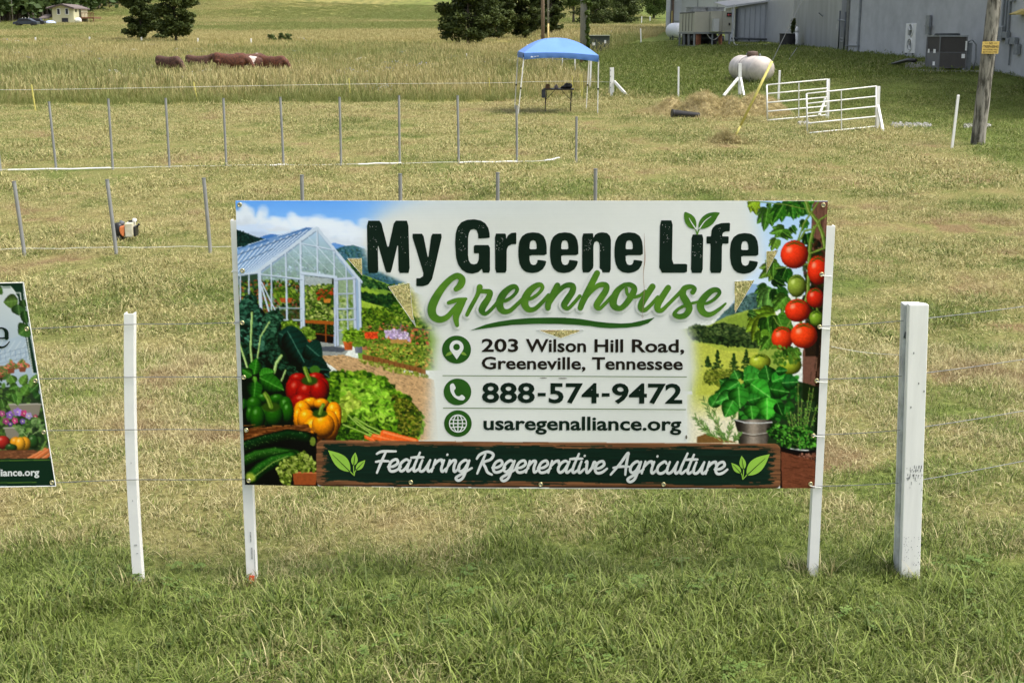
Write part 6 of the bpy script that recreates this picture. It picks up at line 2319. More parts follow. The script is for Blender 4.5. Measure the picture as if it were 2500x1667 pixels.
# ================================================================ GATES
def gate(label, TL, TR, BLc, BRc, mids, nbars, wpx, group, name='metal_gate'):
    """px corners; left end nearer or farther is solved from the ground under each bottom corner"""
    xl, yl, zl = spot(BLc[0], BLc[1] + 6)
    xr, yr, zr = spot(BRc[0], BRc[1] + 10)
    s_ = mpp((yl + yr) / 2, 260)
    a0, b0 = Vector(U(*BLc, yl)), Vector(U(*BRc, yr))
    a1, b1 = Vector(U(*TL, yl)), Vector(U(*TR, yr))
    root = empty(name, (a0.x, a0.y, a0.z), label, 'gate', group)
    rr = wpx * s_ / 2
    for A_, B_ in ((a0, a1), (b0, b1)):
        m_ = MB()
        m_.tube([A_, B_], rr * 1.25, 10)
        obj('end_upright', m_, M['white_metal'], root, smooth=True)
    for k in range(nbars):
        t = k / (nbars - 1)
        m_ = MB()
        m_.tube([a0.lerp(a1, t), b0.lerp(b1, t)], rr, 10)
        obj('rail', m_, M['white_metal'], root, smooth=True)
    for t in mids:
        m_ = MB()
        m_.beam(a0.lerp(b0, t) + Vector((0, -.02, 0)), a1.lerp(b1, t) + Vector((0, -.02, 0)), rr * 2.6, rr * .9)
        obj('middle_upright', m_, M['white_metal'], root)
    return root, (yl, yr)


GG = 'white tubular gates'
g1, (yl, yr) = gate('white five bar metal gate, the left and farther one', (1872, 208), (2020, 194), (1873.5, 294), (2018, 281), (.52,), 5, 3.2, GG)
g2, (yl2, yr2) = gate('white five bar metal gate, the right and nearer one', (1969, 229.5), (2139, 211), (1971, 325.5), (2138, 309), (.485,), 5, 3.2, GG)


def gate_post(top, base, wpx, y, label, br):
    root = empty('gate_post', U(base[0], base[1], y), label, 'gate post', 'white posts holding the gates')
    brace((top[0], top[1], y), (base[0], base[1] + 2, y), wpx, root, 'shaft')
    for a, b, w_ in br:
        brace((a[0], a[1], y - .03), (b[0], b[1] + 2, y - .35), w_, root)
    return root


gate_post((2022, 193), (2019.5, 289), 7.5, yr + .12, 'white gate post with a slanted brace, behind the right gate', [((2016, 240), (2000, 280), 4.5)])
gate_post((2145, 211), (2141, 314), 7, yr2 + .12, 'white gate post with a forward brace, at the right end of the nearer gate', [((2143, 258), (2157, 326), 6)])

# ================================================================ UTILITY POLES
M['pole'] = mat('weathered_pole_wood', (.27, .255, .215), rough=.9, col2=(.05, .047, .035), rp=(.43, .57), scale=4, bump=.7, bscale=24, stretch=(2.6, 2.6, .5))
M['pole_brown'] = mat('brown_pole_wood', (.26, .19, .13), rough=.9, var=.4, scale=8, bump=.4, stretch=(3, 3, .3))
M['pole_grey'] = mat('grey_pole_wood', (.33, .32, .29), rough=.9, var=.3, scale=8, bump=.4, stretch=(3, 3, .3))
x, y, z = spot(2385, 354)
POLE = (x, y, z)
up = empty('utility_pole', (x, y, z), 'tall weathered wooden utility pole with a yellow sign at the right', 'utility pole')
T = Vector(U(2427, 0, y))
d = (T - Vector((x, y, z)))
top = Vector((x, y, z)) + d * (10.5 / d.z)
s_ = mpp(y, 200)
b_ = MB()
pts = [Vector((x, y, z - .3)).lerp(top, t) for t in np.linspace(0, 1, 40)]
b_.tube(pts, [17.5 * s_ * (1 - .30 * i / 39) * (1 + .025 * math.sin(i * 1.9)) for i in range(40)], 20)
obj('shaft', b_, M['pole'], up, smooth=True)
b_ = MB()
b_.tube([Vector(U(2424, 182, y + .02)), Vector(U(2440, 33, y + .02))], .016, 6)
obj('ground_conduit', b_, M['black'], up)
b_ = MB()
cb = Vector((x, y, z)).lerp(top, .93)
b_.box(cb + Vector((0, -.18, 0)), (2.4, .10, .12))
obj('crossarm', b_, M['pole'], up)
b_ = MB()
for dx_ in (-1.1, -.6, .6, 1.1):
    b_.lathe(cb + Vector((dx_, -.18, .06)), [(.03, 0), (.05, .03), (.03, .06), (.055, .09), (.02, .13)], 10)
obj('insulator', b_, M['steel'], up)['kind'] = 'stuff'
# sign
sg = empty('warning_sign', U(2418, 117, y - .24), 'yellow no trespassing sign nailed to the utility pole', 'sign')
ys = y - 18 * s_ - .02
Cn = [U(2399, 102, ys), U(2440.5, 101.5, ys), U(2437, 132, ys), U(2396.5, 131.5, ys)]
b_ = MB()
b_.add(Cn + [(p[0], p[1] + .004, p[2]) for p in Cn], [(0, 3, 2, 1), (4, 5, 6, 7), (0, 1, 5, 4), (1, 2, 6, 5), (2, 3, 7, 6), (3, 0, 4, 7)])
obj('sign_plate', b_, mat('yellow_sign_plate', (.62, .44, .11), rough=.5, var=.15, scale=9), sg)
PLN = Plane(ys - .002, lambda a, b: 0)
b_ = MB()
ink = mat('sign_ink', (.10, .06, .02), rough=.7, var=.2)
print_text(b_, PLN, 'NO', 2415.5, 2424, 109, 109, 5.4, 0, bold=.03)
print_text(b_, PLN, 'TRESPASSING', 2400.5, 2438, 117, 117, 5.6, 0, bold=.03)
print_text(b_, PLN, 'VIOLATORS WILL', 2400, 2436, 123.6, 123.6, 3.8, 0, bold=.015)
print_text(b_, PLN, 'BE PROSECUTED', 2400, 2434.5, 129.6, 129.6, 3.8, 0, bold=.015)
obj('sign_lettering', b_, ink, sg)['kind'] = 'stuff'
b_ = MB()
for x0, x1 in ((2405, 2413), (2426.5, 2434)):
    b_.add([U(x0, 106.8, ys - .002), U(x1, 106.8, ys - .002), U(x1, 106, ys - .002), U(x0, 106, ys - .002)], [(0, 1, 2, 3)])
obj('sign_rule', b_, ink, sg)['kind'] = 'stuff'
# guy wire with yellow guard
gx, gy_, gz = spot(1787, 350)
gw = empty('guy_wire', (gx, gy_, gz), 'steel guy wire with a long yellow guard, anchored in the mown field', 'guy wire')
gA = Vector((gx, gy_, gz))
# choose a point on the pole that continues the line of the guard
gB = Vector(U(1885, 150, gy_))
dirg = (gB - gA).normalized()
b_ = MB()
b_.tube([gA - dirg * .1, gA + dirg * 16.5], .007, 6)
obj('steel_cable', b_, M['wire'], gw)
b_ = MB()
b_.tube([gA + dirg * .05, gA + dirg * ((gB - gA).length * .22)], .022, 10)
b_.tube([gA + dirg * ((gB - gA).length * .22), gB], .029, 10)
obj('wire_guard', b_, M['yellow'], gw, smooth=True)
r_ = np.random.default_rng(5)
# cut grass caught round the anchor
tk = [tuft('clump_blade', 40, .20, .12, .010, 1.0, BLH, 4, seed=300 + i) for i in range(2)]
th = r_.uniform(0, 6.28, 110)
rr = np.abs(r_.normal(0, .22, 110))
px_, py_ = gx - .12 + rr * np.cos(th), gy_ + rr * np.sin(th) * .6
zz_ = G(px_, py_) + np.clip(.20 - rr * .5, 0, 1) * r_.uniform(0, 1, 110)
scatter('grass_clump', np.stack([px_, py_, zz_], -1), r_.uniform(.6, 1.1, 110), r_.uniform(0, .8, 110), tk, lean=.7, label='tuft of cut grass caught round the foot of the yellow guy guard')
b_ = MB()
# second thin wire near the standpipe
x2, y2, z2_ = spot(1912, 166)
b_.tube([(x2, y2, z2_), U(1946, 117, y2 + 8)], .012, 5)
tag(obj('stay_wire', b_, M['wire'], at=(x2, y2, z2_)), 'thin stay wire running from the lawn to the white standpipe', 'wire')

for (px0, pt, base, wpx, mname, lab) in ((1190, 1189, 90, 6.4, 'pole_grey', 'grey utility pole in front of the cedar clump'), (1325.5, 1325, 122, 9.2, 'pole_brown', 'thick brown utility pole behind the canopy roof'), (31.5, 27, 54, 2.6, 'pole_grey', 'thin far utility pole by the wood at the left photo edge')):
    x, y, z = spot(px0, base)
    s_ = mpp(y, 60)
    root = empty('utility_pole', (x, y, z), lab, 'utility pole', 'distant poles')
    T = Vector(U(pt, 0, y))
    d = T - Vector((x, y, z))
    top_ = Vector((x, y, z)) + d * (11.0 / d.z)
    b_ = MB()
    b_.tube([(x, y, z - .3), Vector((x, y, z)).lerp(top_, .5), top_], [wpx / 2 * s_, wpx / 2.2 * s_, wpx / 2.8 * s_], 12)
    obj('shaft', b_, M[mname], root, smooth=True)
    b_ = MB()
    b_.box(top_ - Vector((0, .2, .8)), (2.2, .1, .12))
    obj('crossarm', b_, M[mname], root)
# thin two-tone pole
x, y, z = spot(1338, 124)
s_ = mpp(y, 60)
tp = empty('service_mast', (x, y, z), 'thin pole beside the brown one, white above and yellow below', 'pole')
b_ = MB()
za = U(1337, 58, y)[2]
b_.tube([(x, y, z - .2), (x, y, za)], 2.3 * s_, 10)
obj('yellow_sleeve', b_, mat('pale_yellow_paint', (.55, .42, .16), var=.2), tp, smooth=True)
b_ = MB()
b_.tube([(x, y, za + .003), (x - .05, y, za + 8)], 2.5 * s_, 10)
obj('white_mast', b_, M['pole_grey'], tp, smooth=True)
# ivy covered pole
x, y, z = spot(1424, 158)
s_ = mpp(y, 100)
iv = empty('ivy_pole', (x, y, z), 'grey wooden pole with ivy climbing its right side, behind the canopy', 'utility pole')
b_ = MB()
b_.tube([(x, y, z - .2), (x, y, z + 5), (x, y, z + 10)], [8.8 * s_, 8.2 * s_, 7 * s_], 16)
obj('shaft', b_, M['pole_grey'], iv, smooth=True)
b_ = MB()
b_.tube([(x, y, z + .02), (x, y, z + .55)], 9.3 * s_, 16)
obj('rusty_foot', b_, mat('brown_foot', (.20, .13, .07), var=.4), iv, smooth=True)
r = np.random.default_rng(8)
ce, ra = [], []
for t in np.linspace(.3, 9.8, 60):
    w_ = .12 if t < 3.2 else (.26 if t < 5.5 else .42)
    ce.append((.20 + r.normal(0, .05) - (t > 5) * .08, -.1 + r.normal(0, .1), t))
    ra.append(w_)
v, f, rn = leaf_cloud(r, ce, np.array(ra), 3600, .12)
o = bpy.data.objects.new('ivy', mesh_np('ivy', v, f, M['ivy'], {'rnd': rn}))
COL.objects.link(o)
o.parent = iv
o['kind'] = 'stuff'
# ================================================================ BUILDINGS AT THE RIGHT
M['metal_wall'] = mat('grey_metal_siding', (.46, .475, .485), rough=.38, metal=.35, var=.10, scale=1.5, spec=.5)
M['metal_wall2'] = mat('weathered_metal_siding', (.34, .36, .385), rough=.42, metal=.4, var=.25, scale=1.2, stretch=(1, 1, .25))
M['panel_wall'] = mat('pale_panel_wall', (.40, .43, .46), rough=.5, var=.06, scale=1)
M['block'] = mat('blue_grey_render', (.40, .415, .42), rough=.9, var=.16, scale=1.3, bump=.35, bscale=3)
M['concrete'] = mat('concrete', (.38, .37, .34), rough=.95, var=.3, scale=6, bump=.3)
M['beige'] = mat('beige_cabinet_paint', (.37, .37, .30), rough=.5, var=.06, scale=3)
M['grille'] = mat('dark_grille', (.05, .045, .04), rough=.7, var=.5, scale=40, stretch=(1, 1, 6))


def spotl(px, py, lift=0):
    x, y, z = spot(px, py)
    return Vector((x, y, z + lift))


def wall_between(name, A, B, h, thick, m, parent, z0=-.4):
    """vertical slab from ground point A to ground point B (camera side face on AB), thickness away from the camera"""
    A, B = Vector(A), Vector(B)
    d = (B - A)
    n = Vector((-d.y, d.x, 0)).normalized()
    if n.y < 0:
        n = -n
    zb = min(A.z, B.z) + z0
    P = [(A.x, A.y), (B.x, B.y), (B.x + n.x * thick, B.y + n.y * thick), (A.x + n.x * thick, A.y + n.y * thick)]
    w_ = MB()
    w_.add([(p[0], p[1], zb) for p in P] + [(p[0], p[1], zb + h) for p in P],
           [(0, 3, 2, 1), (4, 5, 6, 7), (0, 1, 5, 4), (1, 2, 6, 5), (2, 3, 7, 6), (3, 0, 4, 7)])
    return obj(name, w_, m, parent), n


def ribs(A, B, z0, z1, step, wd, dp, m, parent, name='panel_rib'):
    A, B = Vector(A), Vector(B)
    d = B - A
    L_ = math.hypot(d.x, d.y)
    u = Vector((d.x / L_, d.y / L_, 0))
    n = Vector((-u.y, u.x, 0))
    if n.y > 0:
        n = -n
    k = step * .5
    first = None
    while k < L_:
        c_ = Vector((A.x, A.y, 0)) + u * k
        if first is None:
            b_ = MB()
            P = [c_ - u * wd / 2, c_ + u * wd / 2, c_ + u * wd / 4 + n * dp, c_ - u * wd / 4 + n * dp]
            b_.add([(p.x, p.y, z0) for p in P] + [(p.x, p.y, z1) for p in P], [(0, 1, 5, 4), (1, 2, 6, 5), (2, 3, 7, 6), (3, 0, 4, 7), (4, 5, 6, 7), (0, 3, 2, 1)])
            first = obj(name, b_, m, parent)
        else:
            o = first.copy()
            COL.objects.link(o)
            o.parent = parent
            o.location = first.location + u * (k - step * .5)
        k += step


# --- metal building: four wall faces seen one after another
bA = spotl(1627, 70)
mb = empty('metal_building', bA, 'grey ribbed metal building behind the green lawn', 'building')
yA = bA.y
# back wall with wide flush panels, facing the camera
A = bA
B = Vector((U(1890, 100, yA + 2.0)[0], yA + 2.0, bA.z))
wall_between('panel_wall', A, B, 10, .3, M['panel_wall'], mb)
q = mpp(yA, 50)
for px in (1662, 1704, 1753, 1811, 1856):
    t = (U(px, 50, yA)[0] - A.x) / (B.x - A.x)
    c_ = A.lerp(B, t)
    b_ = MB()
    b_.box((c_.x, c_.y - .012, c_.z + 5), (.10, .022, 10))
    obj('panel_seam', b_, M['steel'], mb)
b_ = MB()
b_.box((A.x + .15, A.y - .06, A.z + 4.6), (.42, .10, 10))
obj('corner_trim', b_, mat('pale_trim', (.55, .58, .62), rough=.5, var=.05), mb)
b_ = MB()
b_.tube([(A.x + .62, A.y - .12, A.z), (A.x + .62, A.y - .12, A.z + 9)], .13, 10)
obj('downspout', b_, mat('brown_downspout', (.10, .065, .055), rough=.5), mb)
for k in range(14):
    b_ = MB()
    b_.box((A.x + 1.15, A.y - .02, A.z + .9 + k * .27), (.78, .04, .255), Matrix.Rotation(.05, 3, 'X'))
    obj('siding_board', b_, mat('siding', (.46, .49, .55), var=.05) if k == 0 else bpy.data.materials['siding'], mb)
b_ = MB()
b_.box((U(1640, 50, yA - .3)[0], yA - .3, A.z + .9), (.13, .13, 1.8))
tag(obj('yellow_bollard', b_, mat('faded_yellow', (.45, .36, .13), var=.2), at=(U(1640, 50, yA - .3)[0], yA - .3, A.z)), 'faded yellow bollard at the left corner of the metal building', 'bollard')

# wall with the white door
C0, C1 = spotl(1880, 108), spotl(1945, 113)
C0.y = max(C0.y, C1.y + 3.5)
C0.x = U(1880, 108, C0.y)[0]
wall_between('ribbed_wall', C0, C1, 10, .3, M['metal_wall'], mb)
ribs(C0, C1, C0.z - .2, C0.z + 9, .34, .09, .035, M['metal_wall'], mb)
dd = (C1 - C0)
u_ = Vector((dd.x, dd.y, 0)).normalized()
nn = Vector((u_.y, -u_.x, 0))
if nn.y > 0:
    nn = -nn


def onwall(px, A_, B_, off=0.0):
    """ground-plan point of wall AB on the ray through column px"""
    dx = (px - 1250) / F
    # solve A + t(B-A) with x = dx * depth ; depth = y cT - (z-EYE) sT
    zz = A_.z + 1
    f = lambda t: (A_.x + (B_.x - A_.x) * t) - dx * ((A_.y + (B_.y - A_.y) * t) * cT - (zz - EYE) * sT)
    lo, hi = -1.0, 2.0
    for _ in range(50):
        m_ = (lo + hi) / 2
        if f(lo) * f(m_) <= 0:
            hi = m_
        else:
            lo = m_
    t = (lo + hi) / 2
    p = A_.lerp(B_, t)
    d = B_ - A_
    n_ = Vector((-d.y, d.x, 0)).normalized()
    if n_.y > 0:
        n_ = -n_
    return p + n_ * off


def wall_panel(pxa, pxb, pya, pyb, A_, B_, off, th, m, parent, name):
    """slab standing on a wall between two columns and two rows of the photo"""
    a, b = onwall(pxa, A_, B_, off), onwall(pxb, A_, B_, off)
    z1 = (U(pxa, pya, a.y)[2] + U(pxb, pya, b.y)[2]) / 2
    z0 = (U(pxa, pyb, a.y)[2] + U(pxb, pyb, b.y)[2]) / 2
    d = b - a
    n_ = Vector((-d.y, d.x, 0)).normalized()
    if n_.y < 0:
        n_ = -n_
    P = [a, b, b + n_ * th, a + n_ * th]
    w_ = MB()
    w_.add([(p.x, p.y, z0) for p in P] + [(p.x, p.y, z1) for p in P], [(0, 3, 2, 1), (4, 5, 6, 7), (0, 1, 5, 4), (1, 2, 6, 5), (2, 3, 7, 6), (3, 0, 4, 7)])
    return obj(name, w_, m, parent)


M['door'] = mat('white_door_paint', (.62, .66, .74), rough=.4, var=.04)
dr = wall_panel(1900.5, 1911, 23, 106, C0, C1, .07, .05, M['door'], mb, 'door')
wall_panel(1898, 1912, 18, 22.6, C0, C1, .09, .08, M['steel'], mb, 'door_hood')
hd = wall_panel(1908.6, 1909.8, 63, 66, C0, C1, .11, .03, M['dark_steel'], dr, 'handle')
# hd's parent offset: the door's origin is the building's
# downspout and corner
wall_panel(1942, 1946.5, -30, 112, C0, C1, .22, .10, M['dark_steel'], mb, 'downspout')
# corner return and bright ribbed wall behind the chain link
D0, D1 = spotl(1946, 114), spotl(2066, 127)
wall_between('ribbed_wall', D0, D1, 10, .3, M['metal_wall2'], mb)
ribs(D0, D1, D0.z - .2, D0.z + 9, .60, .10, .05, M['metal_wall2'], mb)
wall_panel(1948, 1963, -30, 112, D0, D1, .10, .08, bpy.data.materials['pale_trim'], mb, 'corner_trim')
wall_panel(1968, 2050, 114, 119, D0, D1, .08, .06, M['dark_steel'], mb, 'base_sill')
# roof, above the picture
b_ = MB()
zt = bA.z + 9.7
R0 = [(A.x - .3, A.y - .4), (B.x, B.y - .4), (D1.x, D1.y - .3), (D1.x + 6, D1.y + 22), (A.x - .3, A.y + 22)]
b_.add([(p[0], p[1], zt) for p in R0] + [(p[0], p[1], zt + .25) for p in R0], [(4, 3, 2, 1, 0), (5, 6, 7, 8, 9)] + [(i, (i + 1) % 5, 5 + (i + 1) % 5, 5 + i) for i in range(5)])
obj('roof', b_, M['metal_wall'], mb)

# --- lean-to shed
S0, S1 = spotl(1798, 103), spotl(1893, 108)
S0.y = S1.y + 1.0
S0.x = U(1798, 103, S0.y)[0]
sh = empty('lean_to_shed', S0, 'weathered corrugated lean-to with a pale roof beside the chiller', 'shed')
zt0, zt1 = U(1800, 18, S0.y)[2], U(1880, 3, S1.y)[2]
b_ = MB()
dv = Vector((0, 6.0, 0))
b_.add([(S0.x, S0.y, S0.z - .3), (S1.x, S1.y, S0.z - .3), (S1.x, S1.y, zt1), (S0.x, S0.y, zt0),
        (S0.x, S0.y + 5, S0.z - .3), (S1.x, S1.y + 5, S0.z - .3), (S1.x, S1.y + 5, zt1), (S0.x, S0.y + 5, zt0)],
       [(0, 1, 2, 3), (4, 7, 6, 5), (0, 3, 7, 4), (1, 5, 6, 2)])
obj('wall', b_, M['metal_wall2'], sh)
L_ = (S1 - S0).length
k = .15
i_ = 0
while k < L_:
    c_ = S0.lerp(S1, k / L_)
    zt_ = zt0 + (zt1 - zt0) * k / L_
    b_ = MB()
    b_.box((c_.x, c_.y - .018, (S0.z + zt_) / 2 - .05), (.06, .03, zt_ - S0.z - .1))
    obj('panel_rib', b_, M['metal_wall2'], sh)
    k += .33
b_ = MB()
e0 = Vector((S0.x - .75, S0.y - .25, zt0 - (zt1 - zt0) * .12))
e1 = Vector((S1.x + .1, S1.y - .25, zt1 + .02))
b_.add([e0, e1, e1 + Vector((0, 5.4, .35)), e0 + Vector((0, 5.4, .35))] + [p + Vector((0, 0, .10)) for p in (e0, e1, e1 + Vector((0, 5.4, .35)), e0 + Vector((0, 5.4, .35)))],
       [(0, 3, 2, 1), (4, 5, 6, 7), (0, 1, 5, 4), (1, 2, 6, 5), (2, 3, 7, 6), (3, 0, 4, 7)])
obj('roof', b_, mat('pale_metal_roof', (.44, .45, .46), rough=.4, var=.08), sh)
b_ = MB()
b_.beam((S0.x - .35, S0.y - .12, S0.z - .2), (S0.x - .35, S0.y - .12, zt0 - .1), .13, .13)
obj('corner_post', b_, bpy.data.materials['pale_trim'], sh)
b_ = MB()
b_.beam((S0.x - .08, S0.y - .1, S0.z - .2), (S0.x - .08, S0.y - .1, zt0 - .1), .12, .1)
obj('dark_trim', b_, M['dark_steel'], sh)
# concrete apron, pipes along it
b_ = MB()
a0, a1 = spotl(1775, 117), spotl(1912, 113)
b_.add([(a0.x, a0.y, a0.z + .02), (a1.x, a1.y, a1.z + .02), (a1.x, a1.y + 6, a1.z + .12), (a0.x, a0.y + 6, a0.z + .12), (a0.x, a0.y, a0.z - .3), (a1.x, a1.y, a1.z - .3)], [(0, 1, 2, 3), (0, 4, 5, 1)])
tag(obj('concrete_apron', b_, M['concrete']), kind='structure')
for i, (pa, pb, rr, mm, lab) in enumerate(((a0 + Vector((.2, .15, .10)), a1 + Vector((0, .15, .10)), .035, 'dark_steel', 'dark pipe along the front edge of the concrete apron'), (S0 + Vector((-.4, -.4, .28)), S1 + Vector((.1, -.5, .28)), .06, 'dark_steel', 'dark pipe along the foot of the lean-to'))):
    b_ = MB()
    b_.tube([pa, pa.lerp(pb, .5), pb], rr, 8)
    for k in range(4):
        c_ = pa.lerp(pb, (k + .5) / 4)
        b_.box((c_.x, c_.y, c_.z - .06), (.12, .12, .14))
    tag(obj('ground_pipe_run', b_, M[mm], at=pa), lab, 'pipe')

# --- chiller on its steel frame
A = spotl(1693.5, 118)
B = spotl(1783, 114.5)
B.y = A.y + .25
B.x = U(1783, 114, B.y)[0]
Cc = Vector((U(1657, 106, A.y + 3.6)[0], A.y + 3.6, A.z))
ch = empty('chiller_unit', A, 'beige industrial chiller on a grey steel frame beside the lean-to', 'chiller')
ex, ey = (B - A), (Cc - A)
ex.z = ey.z = 0
zc0, zc1 = U(1693, 79, A.y)[2], U(1693, 29.5, A.y)[2]


def par(u0, u1, v0, v1, z0, z1, m, name, parent, off=0.0):
    P = [A + ex * u + ey * v for u, v in ((u0, v0), (u1, v0), (u1, v1), (u0, v1))]
    b_ = MB()
    b_.add([(p.x, p.y - off, z0) for p in P] + [(p.x, p.y - off, z1) for p in P], [(0, 1, 2, 3)[::-1], (4, 5, 6, 7), (0, 1, 5, 4), (1, 2, 6, 5), (2, 3, 7, 6), (3, 0, 4, 7)])
    return obj(name, b_, m, parent)


par(0, .415, 0, 1, zc0, zc1, M['beige'], 'left_cabinet', ch)
par(.42, .735, -.04, .9, zc0 + .02, zc1 + .03, M['beige'], 'middle_cabinet', ch)
par(.742, 1.0, -.04, .9, zc0 + .02, zc1 + .03, M['beige'], 'right_cabinet', ch)
for k in range(4):
    v0 = .10 + k * .2
    par(-.004, .01, v0 + .035, v0 + .07, zc0 + .05, zc1 - .08, M['black'], 'louvre_slot', ch)
par(-.006, .0, 0, .95, zc1 - .07, zc1 - .0, M['dark_steel'], 'edge_strip', ch)
par(.46, .60, -.16, -.042, zc0 + .03, zc0 + .72, mat('pale_grey_box', (.50, .52, .50), rough=.5, var=.04), 'control_box', ch)
hs = par(.91, .945, -.07, -.042, zc0 + .36, zc0 + .50, M['black'], 'switch_handle', ch)
em = par(.855, .985, -.05, -.042, zc1 - .26, zc1 - .05, M['black'], 'nameplate', ch)
px_a, px_b = proj(*(A + ex * .862 + ey * -.055 + Vector((0, 0, zc1 - .155 - A.z))))[0], proj(*(A + ex * .98 + ey * -.055 + Vector((0, 0, zc1 - .155 - A.z))))[0]
yl_ = (A + ex * .9 + ey * -.06).y - .06
py_b = proj((A + ex * .92).x, yl_, zc1 - .21)[1]
redm = mat('red_emblem', (.55, .07, .06), rough=.5, var=.1)
PLC = Plane(yl_, lambda a, b: 0)
b_ = MB()
print_shape(b_, PLC, [circle(px_a + 3.0, py_b - 2.2, 2.3, 14)], 0)
obj('emblem', b_, redm, ch)
b_ = MB()
print_text(b_, PLC, 'TRANE', px_a + 6.2, px_b - 1.2, py_b - .9, py_b - .9, 2.8, 0, bold=.03)
obj('nameplate_lettering', b_, redm, ch)['kind'] = 'stuff'
zt2 = zc1 + .03
for u0 in (.28, .72):
    P = A + ex * u0 + ey * .5
    for k_, (rx, nm) in enumerate(((.62, 'fan_shroud'),)):
        b_ = MB()
        b_.lathe((P.x, P.y, zt2), [(rx, 0), (rx, .20), (rx + .04, .21), (rx + .04, .26), (rx - .03, .26), (rx - .06, .02)], 26)
        obj(nm, b_, M['steel'], ch, smooth=False)
    b_ = MB()
    for k in range(5):
        a = k * 1.2566
        b_.beam((P.x, P.y, zt2 + .2), (P.x + math.cos(a) * .55, P.y + math.sin(a) * .55, zt2 + .2), .16, .02)
    obj('fan_blade', b_, M['black'], ch)['kind'] = 'stuff'
zb = A.z + .02
fr = MB()
for u, v in ((0.01, .01), (.5, .01), (.97, .01), (.01, .35), (.01, .65), (.01, .97), (.97, .9)):
    p = A + ex * u + ey * v
    b_ = MB()
    b_.box((p.x, p.y, (zb + zc0) / 2), (.09, .09, zc0 - zb))
    obj('frame_leg', b_, M['steel'], ch)
for (u0, v0, u1, v1) in ((0, 0, 1, 0), (0, 0, 0, 1), (0, 1, 1, 1), (1, 0, 1, 1)):
    for zz in (zb + .07, zc0 - .05):
        b_ = MB()
        a, b = A + ex * u0 + ey * v0, A + ex * u1 + ey * v1
        b_.beam((a.x, a.y, zz), (b.x, b.y, zz), .10 if zz < zc0 - .2 else .08, .10)
        obj('frame_rail', b_, M['steel'], ch)
for (u, v, rr, hh, m_, nm) in ((.20, .18, .15, .9, mat('copper_pipe', (.36, .13, .07), rough=.45, metal=.3, var=.4, scale=9), 'compressor_pipe'), (.80, .18, .11, .95, bpy.data.materials['copper_pipe'], 'compressor_pipe'),
                               (.33, .45, .26, .7, M['black'], 'compressor'), (.56, .5, .28, .65, M['black'], 'compressor'), (.74, .5, .24, .7, M['black'], 'compressor'), (.12, .5, .2, .75, M['black'], 'compressor'), (.1, .8, .2, .8, M['black'], 'compressor')):
    p = A + ex * u + ey * v
    b_ = MB()
    b_.lathe((p.x, p.y, zb + .12), [(rr * .9, 0), (rr, .05), (rr, hh * .75), (rr * .7, hh * .95), (rr * .2, hh)], 16)
    obj(nm, b_, m_, ch, smooth=True)
b_ = MB()
pts = [A + ex * (.30 + .5 * t) + ey * .04 + Vector((0, 0, .95 - .55 * math.sin(math.pi * t) ** 1 + .05)) for t in np.linspace(0, 1, 12)]
b_.tube(pts, .022, 6)
obj('flexible_conduit', b_, M['white'], ch, smooth=True)
b_ = MB()
b_.tube([(A + ex * .05 + ey * .3 + Vector((0, 0, .55))), (A + ex * .95 + ey * .3 + Vector((0, 0, .5)))], .16, 14)
obj('heat_exchanger', b_, M['dark_steel'], ch, smooth=True)
# conduit right of the chiller
b_ = MB()
p = B + Vector((.12, -.1, 0))
b_.tube([(p.x, p.y, p.z + 2.3), (p.x, p.y, p.z + .45), (p.x + .08, p.y, p.z + .15), (p.x + .35, p.y, p.z + .06), (p.x + 2.4, p.y, p.z + .05)], .03, 8)
b_.box((p.x, p.y, p.z + 1.15), (.13, .1, .38))
tag(obj('electrical_conduit', b_, bpy.data.materials['pale_grey_box'], at=p), 'pale conduit with a switch box bending along the ground right of the chiller', 'conduit')

# small white tank behind the chiller
p = spotl(1649, 98)
wt_ = empty('gas_tank', p, 'white tank half hidden behind the left end of the chiller', 'gas tank')
s_ = mpp(p.y, 70)
b_ = MB()
b_.lathe((p.x, p.y, p.z + 22 * s_), [(.02, -1.4), (.30, -1.36), (.48, -1.2), (.56, -.95), (.56, .95), (.48, 1.2), (.3, 1.36), (.02, 1.4)], 24, axis='y', rot=Matrix.Rotation(.12, 3, 'Z'))
obj('tank_shell', b_, mat('white_tank_paint', (.66, .68, .70), rough=.4, var=.06), wt_, smooth=True)
b_ = MB()
for dx_ in (-.3, .3):
    for dy_ in (-.8, .8):
        b_.box((p.x + dx_, p.y + dy_, p.z + .18), (.1, .1, .5))
obj('tank_leg', b_, M['dark_steel'], wt_)['kind'] = 'stuff'

